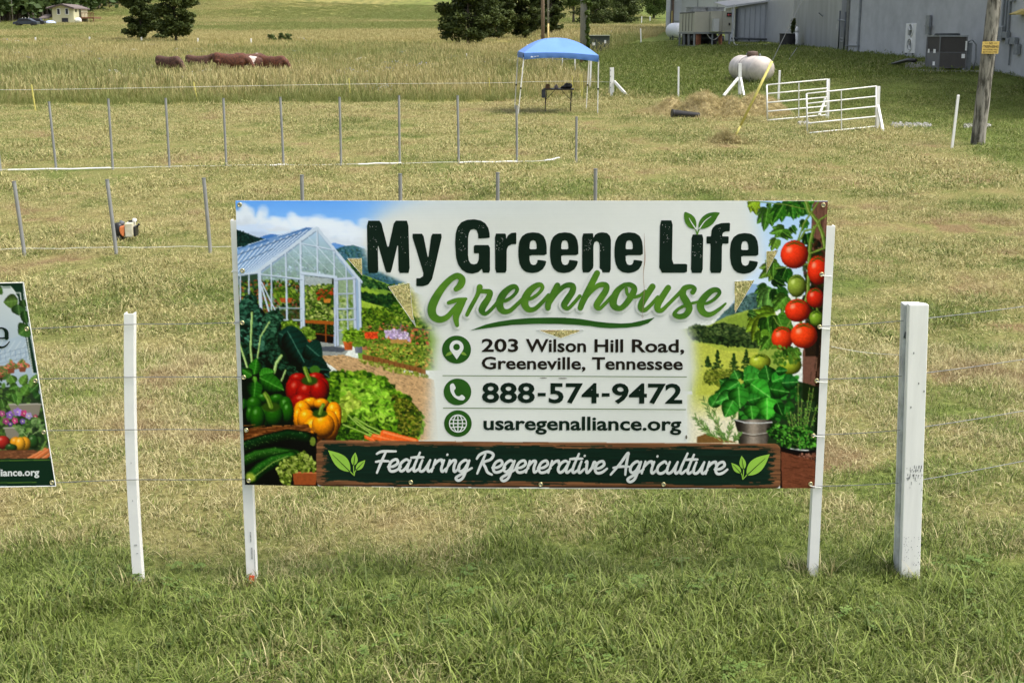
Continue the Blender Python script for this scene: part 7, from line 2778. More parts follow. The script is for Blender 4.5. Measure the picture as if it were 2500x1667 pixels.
# --- chain link gate in front of the ribbed wall
g0, g1_ = spotl(1974, 117), spotl(2048, 127)
cg = empty('chain_link_gate', g0, 'tall chain link gate with barbed wire in front of the bright ribbed wall', 'gate')
zg = lambda py, y: U(2000, py, y)[2]
for (px, pt, pb, w_, nm) in ((1968, 28, 116, .05, 'gate_post'), (1975, 24, 118, .07, 'gate_post'), (2011, 46, 123, .05, 'gate_frame'), (2050, 27, 128, .08, 'gate_post'), (2064, 30, 126, .09, 'gate_post')):
    p = onwall(px, g0, g1_, 0)
    b_ = MB()
    b_.tube([(p.x, p.y, zg(pb, p.y) - .1), (p.x, p.y, zg(pt, p.y))], w_ * .6, 10)
    obj(nm, b_, M['steel'] if w_ < .08 else M['dark_steel'], cg, smooth=True)
for (pa, ya, pb, yb_, w_) in ((1968, 42.5, 2064, 51.5, .035), (1975, 44.5, 2050, 49.5, .03), (1968, 80, 1975, 80, .02), (2050, 94, 2064, 95, .02), (2050, 102, 2064, 102, .02)):
    a, b = onwall(pa, g0, g1_, .02), onwall(pb, g0, g1_, .02)
    b_ = MB()
    b_.tube([(a.x, a.y, zg(ya, a.y)), (b.x, b.y, zg(yb_, b.y))], w_, 8)
    obj('gate_rail', b_, M['steel'], cg, smooth=True)
a = onwall(2013, g0, g1_, 0)
b_ = MB()
b_.beam((a.x, a.y, zg(45, a.y)), (a.x - .32, a.y, zg(32, a.y)), .05, .05)
obj('barb_arm', b_, M['steel'], cg)
b_ = MB()
for k in range(3):
    pts = [(lambda p, t: (p.x, p.y, zg(28 + k * 4.5 + 3 * math.sin(t * 3.1) + t * 3, p.y)))(onwall(1975 + 75 * t, g0, g1_, .05), t) for t in np.linspace(0, 1, 9)]
    b_.tube(pts, .006, 4)
obj('barbed_wire', b_, M['wire'], cg)['kind'] = 'stuff'
b_ = MB()
a, b = onwall(1976, g0, g1_, .0), onwall(2049, g0, g1_, .0)
zl, zh = zg(120, a.y), zg(46, a.y)
Lg = (b - a).length
nq = int(Lg / .16)
hh = zh - zl
for k in range(-int(hh / .16), nq):
    for sgn in (1, -1):
        s0 = k * .16
        q0, q1 = (s0, s0 + hh)
        c0_, c1_ = max(0, q0), min(Lg, q1)
        if c1_ <= c0_:
            continue
        t0, t1 = (c0_ - s0) / hh, (c1_ - s0) / hh
        if sgn < 0:
            t0, t1 = 1 - t0, 1 - t1
        P0, P1 = a.lerp(b, c0_ / Lg), a.lerp(b, c1_ / Lg)
        b_.tube([(P0.x, P0.y, zl + hh * t0), (P1.x, P1.y, zl + hh * t1)], .0028, 3, cap=False)
obj('chain_link_mesh', b_, M['wire'], cg)['kind'] = 'stuff'
p = onwall(2043, g0, g1_, .05)
b_ = MB()
b_.box((p.x, p.y, zg(66, p.y)), (.14, .02, .24))
obj('notice', b_, M['white'], cg)

# black planter / tub with a plant
p = spotl(1928, 117)
pl_ = empty('planter_tub', p, 'large black tub with a small green plant beside the white standpipe', 'planter')
s_ = mpp(p.y, 90)
b_ = MB()
b_.lathe((p.x, p.y + .5, p.z - .05), [(18 * s_, 0), (20.5 * s_, .15), (21 * s_, 33 * s_), (22 * s_, 34 * s_), (22 * s_, 36 * s_), (19 * s_, 35 * s_), (19 * s_, 31 * s_), (.01, 30 * s_)], 28)
obj('tub', b_, M['black'], pl_, smooth=False)
r = np.random.default_rng(12)
v, f, rn = leaf_cloud(r, [(11 * s_, .5, (40 + k * 5) * s_) for k in range(6)], np.full(6, 6 * s_), 500, .08)
o = bpy.data.objects.new('foliage', mesh_np('foliage', v, f, M['cedar'], {'rnd': rn}))
COL.objects.link(o)
o.parent = pl_
o['kind'] = 'stuff'

# --- blue-grey block building
E0, E1 = spotl(2068, 129), spotl(2500, 192)
dE = (E1 - E0)
E2 = E0 + dE * 1.5
E2.z = E1.z
bb = empty('block_building', E0, 'large blue-grey rendered block building at the upper right', 'building')
wall_between('wall', E0, E2, 9, .3, M['block'], bb, z0=-1.0)
nE = Vector((-dE.y, dE.x, 0)).normalized()
if nE.y < 0:
    nE = -nE
b_ = MB()
P = [E0 + nE * .31, E0 + nE * 14.3, E0 + nE * 14.3 + dE.normalized() * .3, E0 + nE * .31 + dE.normalized() * .3]
b_.add([(p.x, p.y, E0.z - 1) for p in P] + [(p.x, p.y, E0.z + 8) for p in P], [(0, 1, 2, 3), (7, 6, 5, 4), (0, 4, 5, 1), (1, 5, 6, 2), (2, 6, 7, 3), (3, 7, 4, 0)])
obj('side_wall', b_, M['block'], bb)
b_ = MB()
P = [E0 - nE * .1, E2 - nE * .1, E2 + nE * 14, E0 + nE * 14]
zt = E0.z + 8.05
b_.add([(p.x, p.y, zt) for p in P] + [(p.x, p.y, zt + .3) for p in P], [(0, 1, 2, 3), (7, 6, 5, 4), (0, 4, 5, 1), (1, 5, 6, 2), (2, 6, 7, 3), (3, 7, 4, 0)])
obj('roof', b_, M['metal_wall'], bb)
wall_panel(2067, 2073, -40, 128, E0, E1, .06, .07, mat('wall_edge_trim', (.16, .165, .15), rough=.8, var=.3), bb, 'corner_strip')
# conduits and boxes on that wall
for (xa, xb, ya, yb_, nm, mm) in ((2098, 2100.5, -30, 134, 'conduit', 'block_dark'), (2068, 2102, 111.5, 113, 'conduit', 'block_dark'), (2096, 2100, 103, 108, 'junction_box', 'steel')):
    if 'block_dark' not in M:
        M['block_dark'] = mat('painted_conduit', (.2, .22, .23), rough=.7, var=.2)
    wall_panel(xa, xb, ya, yb_, E0, E1, .07, .06, M[mm], bb, nm)
for (xa, xb, ya, yb_, nm) in ((2448.5, 2451, -30, 64, 'conduit'), (2456, 2458.5, -30, 68, 'conduit'), (2463, 2466, -30, 78, 'conduit'), (2469, 2476, -30, 4, 'junction_box'), (2446, 2458, 66, 98, 'meter_box'), (2459, 2470, 78, 93, 'meter_box'), (2468, 2476, 93, 109, 'meter_box'), (2478, 2491, 92, 109, 'meter_box'), (2490, 2498, 108, 134, 'meter_box'), (2437, 2444, 72, 80, 'lamp'), (2473.5, 2474.6, 109, 160, 'conduit')):
    wall_panel(xa, xb, ya, yb_, E0, E1, .16 if 'box' in nm or nm == 'lamp' else .08, .12 if 'box' in nm or nm == 'lamp' else .05, M['steel'] if 'box' in nm else M['block_dark'], bb, nm)
# yellow awning corner at the frame edge
p = onwall(2510, E0, E1, .5)
b_ = MB()
c_ = [U(2480, 34, p.y), U(2520, 18, p.y), U(2520, 36, p.y), U(2482, 36.5, p.y)]
b_.prism(c_, (0, .6, 0))
tag(obj('awning', b_, mat('mustard_awning', (.55, .43, .14), rough=.7, var=.1), at=c_[0]), 'small mustard yellow awning cut by the right photo edge', 'awning')

# --- two outdoor units
ya = onwall(2235, E0, E1, .9).y
p0 = Vector(U(2232, 134, ya))
hp = empty('heat_pump', p0, 'slim pale grey outdoor unit with two fans on the blue-grey wall', 'heat pump')
q0 = p0 - Vector((dE.x, dE.y, 0)).normalized() * 1.0
q1 = p0 + nE * .36
hx_, hy_ = q0 - p0, q1 - p0
hx_.z = hy_.z = 0
z0_, z1_ = p0.z, U(2232, 58, ya)[2]
M['ac_grey'] = mat('pale_grey_casing', (.70, .71, .68), rough=.5, var=.06)


def hbx(u0, u1, v0, v1, z0, z1, m, name, bevel=0):
    P = [p0 + hx_ * u + hy_ * v for u, v in ((u0, v0), (u0, v1), (u1, v1), (u1, v0))]
    b_ = MB()
    b_.add([(p.x, p.y, z0) for p in P] + [(p.x, p.y, z1) for p in P], [(3, 2, 1, 0), (4, 5, 6, 7), (0, 1, 5, 4), (1, 2, 6, 5), (2, 3, 7, 6), (3, 0, 4, 7)])
    return obj(name, b_, m, hp, bevel=bevel)


hbx(0, 1, 0, 1, z0_ + .05, z1_, M['ac_grey'], 'casing', .012)
fn = Vector((hx_.y, -hx_.x, 0)).normalized()
if fn.dot(hy_) > 0:
    fn = -fn
hu = hx_.normalized()
R1 = min(hx_.length * .43, (z1_ - z0_) * .22)
for k, f in enumerate((.27, .74)):
    c_ = p0 + hx_ * .5 + Vector((0, 0, .05 + (z1_ - z0_) * f))
    b_ = MB()
    n = 24
    ring = lambda r0, h0: [tuple(c_ + fn * h0 + hu * (math.cos(6.2832 * j / n) * r0) + Vector((0, 0, math.sin(6.2832 * j / n) * R1 * r0 / R1))) for j in range(n)]
    for r0, h0 in ((R1, .001), (R1, .03), (R1 * .88, .03), (R1 * .86, .001)):
        b_.v += ring(r0, h0)
    for i in range(3):
        for j in range(n):
            b_.f.append((i * n + j, i * n + (j + 1) % n, (i + 1) * n + (j + 1) % n, (i + 1) * n + j))
    obj('fan_guard', b_, M['ac_grey'], hp)
    b_ = MB()
    b_.add(ring(R1 * .86, .004), [tuple(range(n))])
    obj('fan_opening', b_, M['steel'], hp)
    b_ = MB()
    for j in range(3):
        t = j * 2.094 + k
        b_.beam(c_ + fn * .014, c_ + fn * .014 + hu * (math.cos(t) * R1 * .8) + Vector((0, 0, math.sin(t) * R1 * .8)), .13, .008)
    obj('fan_blade', b_, M['ac_grey'], hp)['kind'] = 'stuff'
hbx(-.012, -.004, .45, .85, z1_ - .32, z1_ - .18, M['white'], 'label_plate')
b_ = MB()
b_.tube([p0 + hy_ * .6 + Vector((-.02, -.05, z1_ - p0.z - .4)), p0 + hy_ * .55 + Vector((0, -.08, .75)), p0 + hy_ * .9 + Vector((0, -.05, .5))], .03, 7)
obj('hose', b_, M['black'], hp, smooth=True)
for u in (.15, .8):
    hbx(u, u + .06, -.05, 1.6, z0_ - .0, z0_ + .045, M['dark_steel'], 'bracket')
wall_panel(2266, 2275, 38, 85, E0, E1, .12, .08, M['steel'], bb, 'cable_duct')
wall_panel(2269, 2280, 62, 66, E0, E1, .2, .1, M['steel'], bb, 'junction_box')

A2 = spotl(2290, 176)
B2 = spotl(2356, 178)
B2.y = A2.y - 0.35
B2.x = U(2356, 178, B2.y)[0]
C2 = Vector((U(2259, 166, A2.y + .95)[0], A2.y + .95, A2.z))
ac = empty('air_conditioner', A2, 'brown-black package air conditioner on a concrete pad by the blue-grey wall', 'air conditioner')
ex2, ey2 = B2 - A2, C2 - A2
ex2.z = ey2.z = 0
zt = U(2290, 87, A2.y)[2]
zb = A2.z + .06
M['ac_brown'] = mat('brown_black_casing', (.050, .045, .042), rough=.5, var=.15, scale=4)
M['ac_side'] = mat('dark_grey_casing', (.12, .125, .13), rough=.45, var=.1)


def par2(u0, u1, v0, v1, z0, z1, m, name, parent=ac, bevel=0):
    P = [A2 + ex2 * u + ey2 * v for u, v in ((u0, v0), (u1, v0), (u1, v1), (u0, v1))]
    b_ = MB()
    b_.add([(p.x, p.y, z0) for p in P] + [(p.x, p.y, z1) for p in P], [(3, 2, 1, 0), (4, 5, 6, 7), (0, 1, 5, 4), (1, 2, 6, 5), (2, 3, 7, 6), (3, 0, 4, 7)])
    return obj(name, b_, m, parent, bevel=bevel)


zm = zb + (zt - zb) * .52
par2(0, 1, 0, 1, zb + .06, zm, M['ac_side'], 'lower_casing')
par2(.02, .98, .02, .98, zm + .003, zt - .05, M['grille'], 'coil_section')
par2(-.02, 1.02, -.02, 1.02, zt - .047, zt, M['steel'], 'top_panel')
par2(.0, 1.0, -.014, -.004, zb + .08, zm - .02, M['ac_brown'], 'front_panel')
for u in (0, .985):
    par2(u - .012, u + .022, -.02, .02, zb + .06, zt - .05, M['ac_side'], 'corner_rail')
par2(-.02, .02, .97, 1.01, zb + .06, zt - .05, M['ac_side'], 'corner_rail')
P = A2 + ex2 * .5 + ey2 * .5
b_ = MB()
b_.lathe((P.x, P.y, zt + .002), [(.42, 0), (.42, .05), (.36, .07), (.02, .05)], 24)
obj('top_fan_guard', b_, M['dark_steel'], ac)
for (u, v, z_, w_) in ((-.012, .35, .88, .16), (-.012, .8, .88, .1), (-.012, .35, .22, .16)):
    par2(-.016, -.004, v - w_ / 2, v + w_ / 2, zb + z_ * .55 * (zt - zb) , zb + z_ * .55 * (zt - zb) + .13, M['white'], 'label_plate')
par2(.82, .94, -.022, -.015, zm - .2, zm - .06, M['white'], 'label_plate')
par2(.93, .99, -.03, -.02, zm + .05, zm + .36, M['ac_grey'], 'label_plate')
for u in (.05, .9):
    par2(u, u + .06, 0, 1, zb - .0, zb + .058, M['steel'], 'base_rail')
# pad
b_ = MB()
P = [A2 + ex2 * u + ey2 * v for u, v in ((-.5, -.14), (1.55, -.20), (1.55, 1.5), (-.5, 1.5))]
b_.add([(p.x, p.y, A2.z + .05) for p in P] + [(p.x, p.y, A2.z - .4) for p in P], [(0, 1, 2, 3), (0, 4, 5, 1), (1, 5, 6, 2), (2, 6, 7, 3), (3, 7, 4, 0)])
tag(obj('concrete_pad', b_, M['concrete']), kind='structure')
# grey ducted box behind on the right
dk_ = empty('duct_box', A2 + ex2 * 1.08 + ey2 * .5, 'blue-grey painted duct box right of the brown air conditioner', 'duct')
par2(1.05, 1.33, .25, 1.1, A2.z + .06, A2.z + .95, M['block_dark'], 'duct_body', dk_)
b_ = MB()
c_ = A2 + ex2 * 1.19 + ey2 * .25
b_.tube([c_ + Vector((-.05, -.03, .97)), c_ + Vector((.10, -.03, 1.05)), c_ + Vector((.24, -.03, .9)), c_ + Vector((.26, -.03, .4)), c_ + Vector((.2, -.03, .1))], .025, 8)
obj('hose', b_, M['steel'], dk_, smooth=True)
# hoses and rubble beside the unit
b_ = MB()
a = spotl(2170, 161, .04)
b = A2 + ex2 * -.45 + ey2 * .9 + Vector((0, 0, .35))
b_.tube([a, a.lerp(b, .4) + Vector((0, 0, .02)), a.lerp(b, .75) + Vector((0, 0, .05)), b], [.03, .06, .07, .07], 8)
tag(obj('drain_hose', b_, M['black'], at=a, smooth=True), 'black hose lying on the lawn left of the brown air conditioner', 'hose')
b_ = MB()
r_ = random.Random(3)
for i in range(26):
    p = spotl(r_.uniform(2212, 2262), r_.uniform(158, 169), .04)
    b_.box(p, (r_.uniform(.05, .18), r_.uniform(.05, .15), r_.uniform(.04, .16)), Matrix.Rotation(r_.uniform(0, 3), 3, 'Z'))
tag(obj('rubble', b_, M['concrete']), kind='stuff', label='broken concrete lumps at the foot of the slim outdoor unit')

# --- gravel drain line across the lawn
r = np.random.default_rng(17)
pts = []
for i in range(900):
    px = r.uniform(1950, 2500)
    c_ = np.interp(px, [1950, 2060, 2200, 2300, 2400, 2500], [303, 306, 309, 309, 310.5, 313])
    w_ = 1.3 + 2.0 * fbm(px * .02, 3.3, 4)
    if fbm(px * .016, 9.1, 5) < .52 or px > 2480:
        continue
    x, y, z = spot(px, c_ + r.normal(0, w_), y0=20, y1=60)
    pts.append((x, y, z + .035))
mg = mat('pale_gravel', (.40, .39, .37), rough=.95, var=.35, scale=40)
st_ = MB().box((0, 0, 0), (.05, .04, .035), taper=.6)
st_m = obj('gravel_stone', st_, mg)
sm_ = st_m.data
bpy.data.objects.remove(st_m)
scatter('gravel', np.array(pts), r.uniform(.6, 1.7, len(pts)), np.zeros(len(pts)), [sm_], lean=.5, label='pale gravel line across the lawn below the right gate')
# ================================================================ TRANSFORMER CABINET
a, b = spotl(1431.5, 135), spotl(1488, 135)
b.y = a.y
b.x = U(1488, 134, b.y)[0]
tb = empty('transformer_cabinet', a, 'dark green utility cabinet with two white labels behind the canopy', 'utility cabinet')
zt = U(1431, 87, a.y)[2]
w_, cx = b.x - a.x, (a.x + b.x) / 2
M['cab'] = mat('dark_green_cabinet', (.042, .055, .042), rough=.5, var=.15, scale=3)
b_ = MB()
b_.box((cx, a.y + .45, (a.z + zt) / 2 - .03), (w_, .9, zt - a.z - .02))
obj('body', b_, M['cab'], tb, bevel=.02)
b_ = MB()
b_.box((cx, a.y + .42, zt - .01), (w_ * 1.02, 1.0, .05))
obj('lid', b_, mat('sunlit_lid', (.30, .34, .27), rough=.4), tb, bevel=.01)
b_ = MB()
b_.box((cx + .08, a.y - .006, (a.z + zt) / 2 - .05), (.012, .012, (zt - a.z) * .9))
obj('door_gap', b_, M['black'], tb)
b_ = MB()
b_.box((cx + .12, a.y - .03, a.z + (zt - a.z) * .42), (.05, .05, .14))
obj('handle', b_, M['black'], tb)
for (px, py, w2, h2) in ((1449.5, 108, 7, 6.5), (1477.5, 102.5, 4.5, 7.5)):
    c_ = U(px, py, a.y - .01)
    s_ = mpp(a.y, 100)
    b_ = MB()
    b_.box(c_, (w2 * s_, .006, h2 * s_))
    obj('label_plate', b_, M['white'], tb)

# ================================================================ GAS TANK
p = spotl(1846, 205)
gt = empty('gas_tank', p, 'large off-white propane tank with a rusty lid on the lawn', 'gas tank')
s_ = mpp(p.y, 180)
rad = 31.5 * s_
M['tank'] = mat('tank_paint', (.66, .59, .53), rough=.5, var=.3, scale=2.2, bump=.05)
rotz = Matrix.Rotation(math.radians(9), 3, 'Z')
zc = p.z + 34 * s_
Lh = 1.15
prof = [(rad * math.sin(t), -Lh - rad * .8 * math.cos(t)) for t in np.linspace(.02, math.pi / 2, 9)] + [(rad * math.cos(t), Lh + rad * .8 * math.sin(t)) for t in np.linspace(0, math.pi / 2 - .02, 9)]
b_ = MB()
b_.lathe((p.x, p.y + 1.15, zc), prof, 40, axis='y', rot=rotz)
obj('tank_shell', b_, M['tank'], gt, smooth=True)
ax = rotz @ Vector((0, 1, 0))
ctr = Vector((p.x, p.y + 1.15, zc))
b_ = MB()
for off in (.15,):
    c_ = ctr + ax * off
    n = 40
    for k in range(n + 1):
        t = 6.2832 * k / n
        d = rotz @ Vector((math.cos(t), 0, math.sin(t)))
        for rr, dd_ in ((rad + .001, -.02), (rad + .004, -.02), (rad + .004, .02), (rad + .001, .02)):
            b_.v.append(tuple(c_ + d * rr + ax * dd_))
    for k in range(n):
        for j in range(3):
            b_.f.append((k * 4 + j, k * 4 + j + 1, (k + 1) * 4 + j + 1, (k + 1) * 4 + j))
obj('weld_band', b_, mat('rusty_band', (.16, .12, .10), rough=.8, var=.4, scale=20), gt)
b_ = MB()
dm = ctr + ax * -.10 + Vector((0, 0, rad - .03))
b_.lathe(dm, [(.19, 0), (.20, .03), (.20, .13), (.18, .17), (.10, .19), (.01, .195)], 24)
obj('valve_lid', b_, mat('rusty_lid', (.11, .075, .055), rough=.75, var=.4, scale=12), gt, smooth=True)
b_ = MB()
for off in (-.9, .5):
    c_ = ctr + ax * off + Vector((0, 0, rad))
    b_.lathe(c_, [(.03, -.03), (.03, .05), (.015, .08)], 8)
obj('lifting_lug', b_, M['steel'], gt)['kind'] = 'stuff'
for off in (-.8, .8):
    c_ = ctr + ax * off
    b_ = MB()
    b_.box((c_.x, c_.y, (p.z + zc - rad) / 2 - .06), (.6, .12, zc - rad - p.z + .28), rotz)
    obj('saddle', b_, M['dark_steel'], gt)

# ================================================================ BLUE CANOPY
a = spotl(1265, 280)
yf = a.y
bq = spotl(1459, 278)
bq.y = yf
cn = empty('canopy_tent', a, 'blue pop-up canopy with slanting white legs at the meadow edge', 'canopy')
s_ = mpp(yf, 200)
M['blue'] = mat('blue_canopy_fabric', (.13, .27, .62), rough=.55, var=.06, scale=2, spec=.3)
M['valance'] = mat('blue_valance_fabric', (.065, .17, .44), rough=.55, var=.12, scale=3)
FL, FR = Vector(U(1279, 130, yf)), Vector(U(1461.5, 136, yf))
wd_ = FR.x - FL.x
depth = wd_ * .95
BLv = FL + Vector((-.16, depth, .02))
BRv = FR + Vector((-.16, depth, .06))
pk = Vector(U(1361, 93, yf + depth / 2))
# roof: four curved gores from peak to eaves with slight billow
b_ = MB()
n, m_ = 14, 10
cor = [FL, FR, BRv, BLv]
for k in range(4):
    c0_, c1_ = cor[k], cor[(k + 1) % 4]
    base = len(b_.v)
    for i in range(m_ + 1):
        t = i / m_
        for j in range(n + 1):
            u = j / n
            e = c0_.lerp(c1_, u)
            q_ = pk.lerp(e, t)
            q_.z += (.075 + .05 * abs(2 * u - 1)) * math.sin(math.pi * t)
            if k == 0:
                q_.z += .045 * math.sin(math.pi * u) * t ** 3
            b_.v.append(tuple(q_))
    for i in range(m_):
        for j in range(n):
            b_.f.append((base + i * (n + 1) + j, base + (i + 1) * (n + 1) + j, base + (i + 1) * (n + 1) + j + 1, base + i * (n + 1) + j + 1))
obj('roof_fabric', b_, M['blue'], cn, smooth=True)
for k in range(4):
    c0_, c1_ = cor[k], cor[(k + 1) % 4]
    b_ = MB()
    nn_ = 26
    for j in range(nn_ + 1):
        u = j / nn_
        e = c0_.lerp(c1_, u)
        out = (Vector((c1_.y - c0_.y, -(c1_.x - c0_.x), 0))).normalized()
        top_ = e + Vector((0, 0, (.045 * math.sin(math.pi * u)) if k == 0 else 0))
        arch = .035 * math.sin(math.pi * u)
        rip = .012 * math.sin(u * 40) * (.4 + .6 * abs(2 * u - 1))
        b_.v += [tuple(top_ + out * .003), tuple(top_ + out * (.02 + rip) + Vector((0, 0, -.09))), tuple(top_ + out * (.012 - rip) + Vector((0, 0, -.185 + arch)))]
    for j in range(nn_):
        for i in range(2):
            b_.f.append((j * 3 + i, j * 3 + i + 1, (j + 1) * 3 + i + 1, (j + 1) * 3 + i))
    obj('valance', b_, M['valance'], cn, smooth=True)
feet = [Vector((a.x, yf, a.z)), Vector((bq.x, yf, bq.z)), Vector((BRv.x - .06, BRv.y + .15, float(G(BRv.x, BRv.y)))), Vector((BLv.x - .10, BLv.y + .2, float(G(BLv.x, BLv.y))))]
for f_, c_ in zip(feet, cor):
    c2 = c_ + Vector((0, .02 if c_.y < yf + 1 else -.02, -.12))
    mid = f_.lerp(c2, .46)
    b_ = MB()
    b_.beam(f_, mid, .022, .022)
    lg = obj('leg', b_, M['white_metal'], cn)
    b_ = MB()
    b_.beam(mid, c2, .030, .030)
    obj('upper_leg', b_, M['white_metal'], lg)
    b_ = MB()
    b_.box(mid, (.05, .05, .05))
    obj('leg_clamp', b_, M['black'], lg)
for k in range(4):
    c0_, c1_ = cor[k] + Vector((0, 0, -.16)), cor[(k + 1) % 4] + Vector((0, 0, -.16))
    b_ = MB()
    mid = c0_.lerp(c1_, .5)
    for (p_, q_) in ((c0_, mid + Vector((0, 0, .12))), (c0_ + Vector((0, 0, .13)), mid), (c1_, mid + Vector((0, 0, .12))), (c1_ + Vector((0, 0, .13)), mid)):
        b_.beam(p_.lerp(q_, .02), q_, .012, .018)
    obj('scissor_truss', b_, M['steel'], cn)['kind'] = 'stuff'
# small white mark on the valance
PLV = Plane(yf - .035, lambda a_, b__: 0)
b_ = MB()
print_shape(b_, PLV, [[(1295.5, 141), (1297.5, 137), (1299, 139), (1300, 137.6), (1302, 140.6)]], 0)
obj('mountain_emblem', b_, M['white'], cn)
b_ = MB()
print_text(b_, PLV, 'OZARK TRAIL', 1302.5, 1315.5, 140.1, 138.4, 1.9, 0, bold=.02)
obj('canopy_lettering', b_, M['white'], cn)['kind'] = 'stuff'

# ================================================================ BLACK TABLE AND WHAT IS ON IT
yt = yf + depth * .52
px_l, px_r = 1330, 1399
A_ = Vector(U(px_l, 219, yt))
B_ = Vector(U(px_r, 221, yt))
zg_ = float(G(A_.x, yt))
tbl = empty('folding_table', (A_.x, yt, zg_), 'black folding table under the blue canopy', 'table')
zt = A_.z
M['tbl'] = mat('black_table', (.02, .015, .014), rough=.5, var=.3)
b_ = MB()
b_.box(((A_.x + B_.x) / 2, yt + .3, zt), (B_.x - A_.x + .06, .62, .035))
obj('tabletop', b_, M['tbl'], tbl, bevel=.004)
for sx in (A_.x + .02, B_.x - .06):
    for sy in (0.03, .56):
        b_ = MB()
        b_.tube([(sx + (.0 if sy < .3 else .06), yt + sy, zt - .02), (sx, yt + sy, zg_)], .013, 7)
        obj('leg', b_, M['tbl'], tbl)
    b_ = MB()
    b_.tube([(sx, yt + .03, zt - .4), (sx, yt + .56, zt - .4)], .01, 6)
    obj('stretcher', b_, M['tbl'], tbl)
for sx, dx_ in ((A_.x + .03, .28), (B_.x - .05, -.28)):
    b_ = MB()
    b_.tube([(sx, yt + .3, zt - .32), (sx + dx_, yt + .3, zt - .03)], .008, 6)
    obj('brace', b_, M['tbl'], tbl)
s2 = mpp(yt, 210)
zt += .019
c_ = U(1337, 215, yt + .25)
b_ = MB()
b_.lathe((c_[0], c_[1], zt), [(9 * s2, 0), (9 * s2, .012), (5.5 * s2, .02), (5.2 * s2, .10), (4.4 * s2, .13), (.01, .135)], 20)
tag(obj('straw_hat', b_, mat('brown_straw', (.16, .085, .04), rough=.8, var=.3), at=(c_[0], c_[1], zt), smooth=True), 'brown brimmed hat on the left end of the black table', 'hat')
c_ = U(1358, 215, yt + .25)
b_ = MB()
b_.lathe((c_[0], c_[1], zt), [(4.6 * s2, 0), (5.2 * s2, .03), (4.8 * s2, .075), (2.5 * s2, .09), (1.6 * s2, .105), (2 * s2, .12), (.01, .125)], 16)
tag(obj('small_pot', b_, mat('grey_pot', (.22, .18, .18), rough=.5, var=.4, scale=20), at=(c_[0], c_[1], zt), smooth=True), 'small grey lidded pot in the middle of the black table', 'pot')
c_ = U(1384, 214, yt + .25)
b_ = MB()
r = np.random.default_rng(6)
for (dx_, dz_, rx, rz_) in ((2, 6, 10, 7), (-6, 3, 8, 4), (6, 5, 8, 7), (0, 9, 7, 5), (-12, 1.5, 4, 2.5)):
    pr = [(max(.001, rx * s2 * math.sin(t)), rz_ * s2 * (-math.cos(t))) for t in np.linspace(.05, 3.09, 8)]
    b_.lathe((c_[0] + dx_ * s2, c_[1] + r.uniform(-.04, .04), zt + max(dz_, rz_ * .9) * s2), pr, 12)
tag(obj('black_bag', b_, M['black'], at=(c_[0], c_[1], zt), smooth=True), 'slumped black bag on the right end of the black table', 'bag')
c_ = U(1327, 229, yt - .03)
b_ = MB()
b_.box((c_[0], c_[1], c_[2]), (9 * s2, .12, 20 * s2), taper=1.05)
tag(obj('hanging_bag', b_, mat('dark_grey_cloth', (.06, .065, .08), rough=.9, var=.3), at=c_, bevel=.01), 'dark grey bag hanging from the left end of the black table', 'bag')

# ================================================================ HAY PILE AND DRAIN PIPE
r = np.random.default_rng(21)
p0, p1_ = spotl(1612, 290), spotl(1880, 288)
cx0, cx1 = p0.x, p1_.x
yc = p0.y + .95
lumps = []
for (px, hpx, w_) in ((1625, 22, .42), (1660, 32, .5), (1700, 46, .50), (1722, 50, .5), (1750, 36, .45), (1775, 44, .5), (1800, 38, .5), (1835, 46, .6), (1858, 36, .45), (1600, 10, .5), (1880, 20, .4)):
    lumps.append((U(px, 270, yc)[0] + r.normal(0, .1), yc + r.normal(0, .35), hpx * mpp(yc, 270) * 1.05, w_))
nx_, ny_ = 150, 90
gxs = np.linspace(cx0 - .9, cx1 + .7, nx_)
gys = np.linspace(yc - 1.7, yc + 1.7, ny_)
XX_, YY_ = np.meshgrid(gxs, gys)
HH = np.zeros_like(XX_)
for (x, y, h_, w_) in lumps:
    d2 = ((XX_ - x) / w_) ** 2 + ((YY_ - y) / (w_ * 1.1)) ** 2
    HH = np.maximum(HH, h_ * np.exp(-d2 ** .9)) + .06 * h_ * np.exp(-d2)
HH *= .75 + .7 * (fbm(XX_ * 2.4, YY_ * 2.4, 91) - .1)
HH += (fbm(XX_ * 9, YY_ * 9, 93) - .5) * .10 * np.clip(HH * 8, 0, 1)
gz0 = G(XX_, YY_)
ZZ_ = gz0 + HH - .05 + .02
id_ = np.arange(nx_ * ny_).reshape(ny_, nx_)
fc = np.stack([id_[:-1, :-1], id_[:-1, 1:], id_[1:, 1:], id_[1:, :-1]], -1).reshape(-1, 4)
keep = (HH.ravel()[fc].max(1) > .035)
hp_ = empty('hay_pile', (cx0 + 1.5, yc, float(G(cx0 + 1.5, yc))), 'long lumpy pile of cut hay in front of the braced white post', 'hay pile')
M['hay'] = mat('matted_hay', (.46, .38, .19), rough=1, scale=11, bump=.8, bscale=40, col2=(.18, .14, .06))
o = bpy.data.objects.new('mound', mesh_np('mound', np.stack([XX_ - hp_.location.x, YY_ - hp_.location.y, ZZ_ - hp_.location.z], -1).reshape(-1, 3), fc[keep], M['hay']))
COL.objects.link(o)
o.parent = hp_
hk = [tuft('hay_wisps', 26, .11, .11, .008, 1.4, BLH, 3, seed=400 + i, flat=.6) for i in range(3)]
m_ = (HH.ravel() > .05) & (r.uniform(0, 1, HH.size) < .42)
sp = np.stack([XX_.ravel()[m_], YY_.ravel()[m_], ZZ_.ravel()[m_] - .01], -1)
so_ = scatter('hay_strands', sp, r.uniform(.5, 1.2, len(sp)), np.clip(r.normal(.02, .12, len(sp)), 0, 1), hk, lean=.6)
so_.parent = hp_
so_.matrix_parent_inverse = Matrix.Translation(-hp_.location)

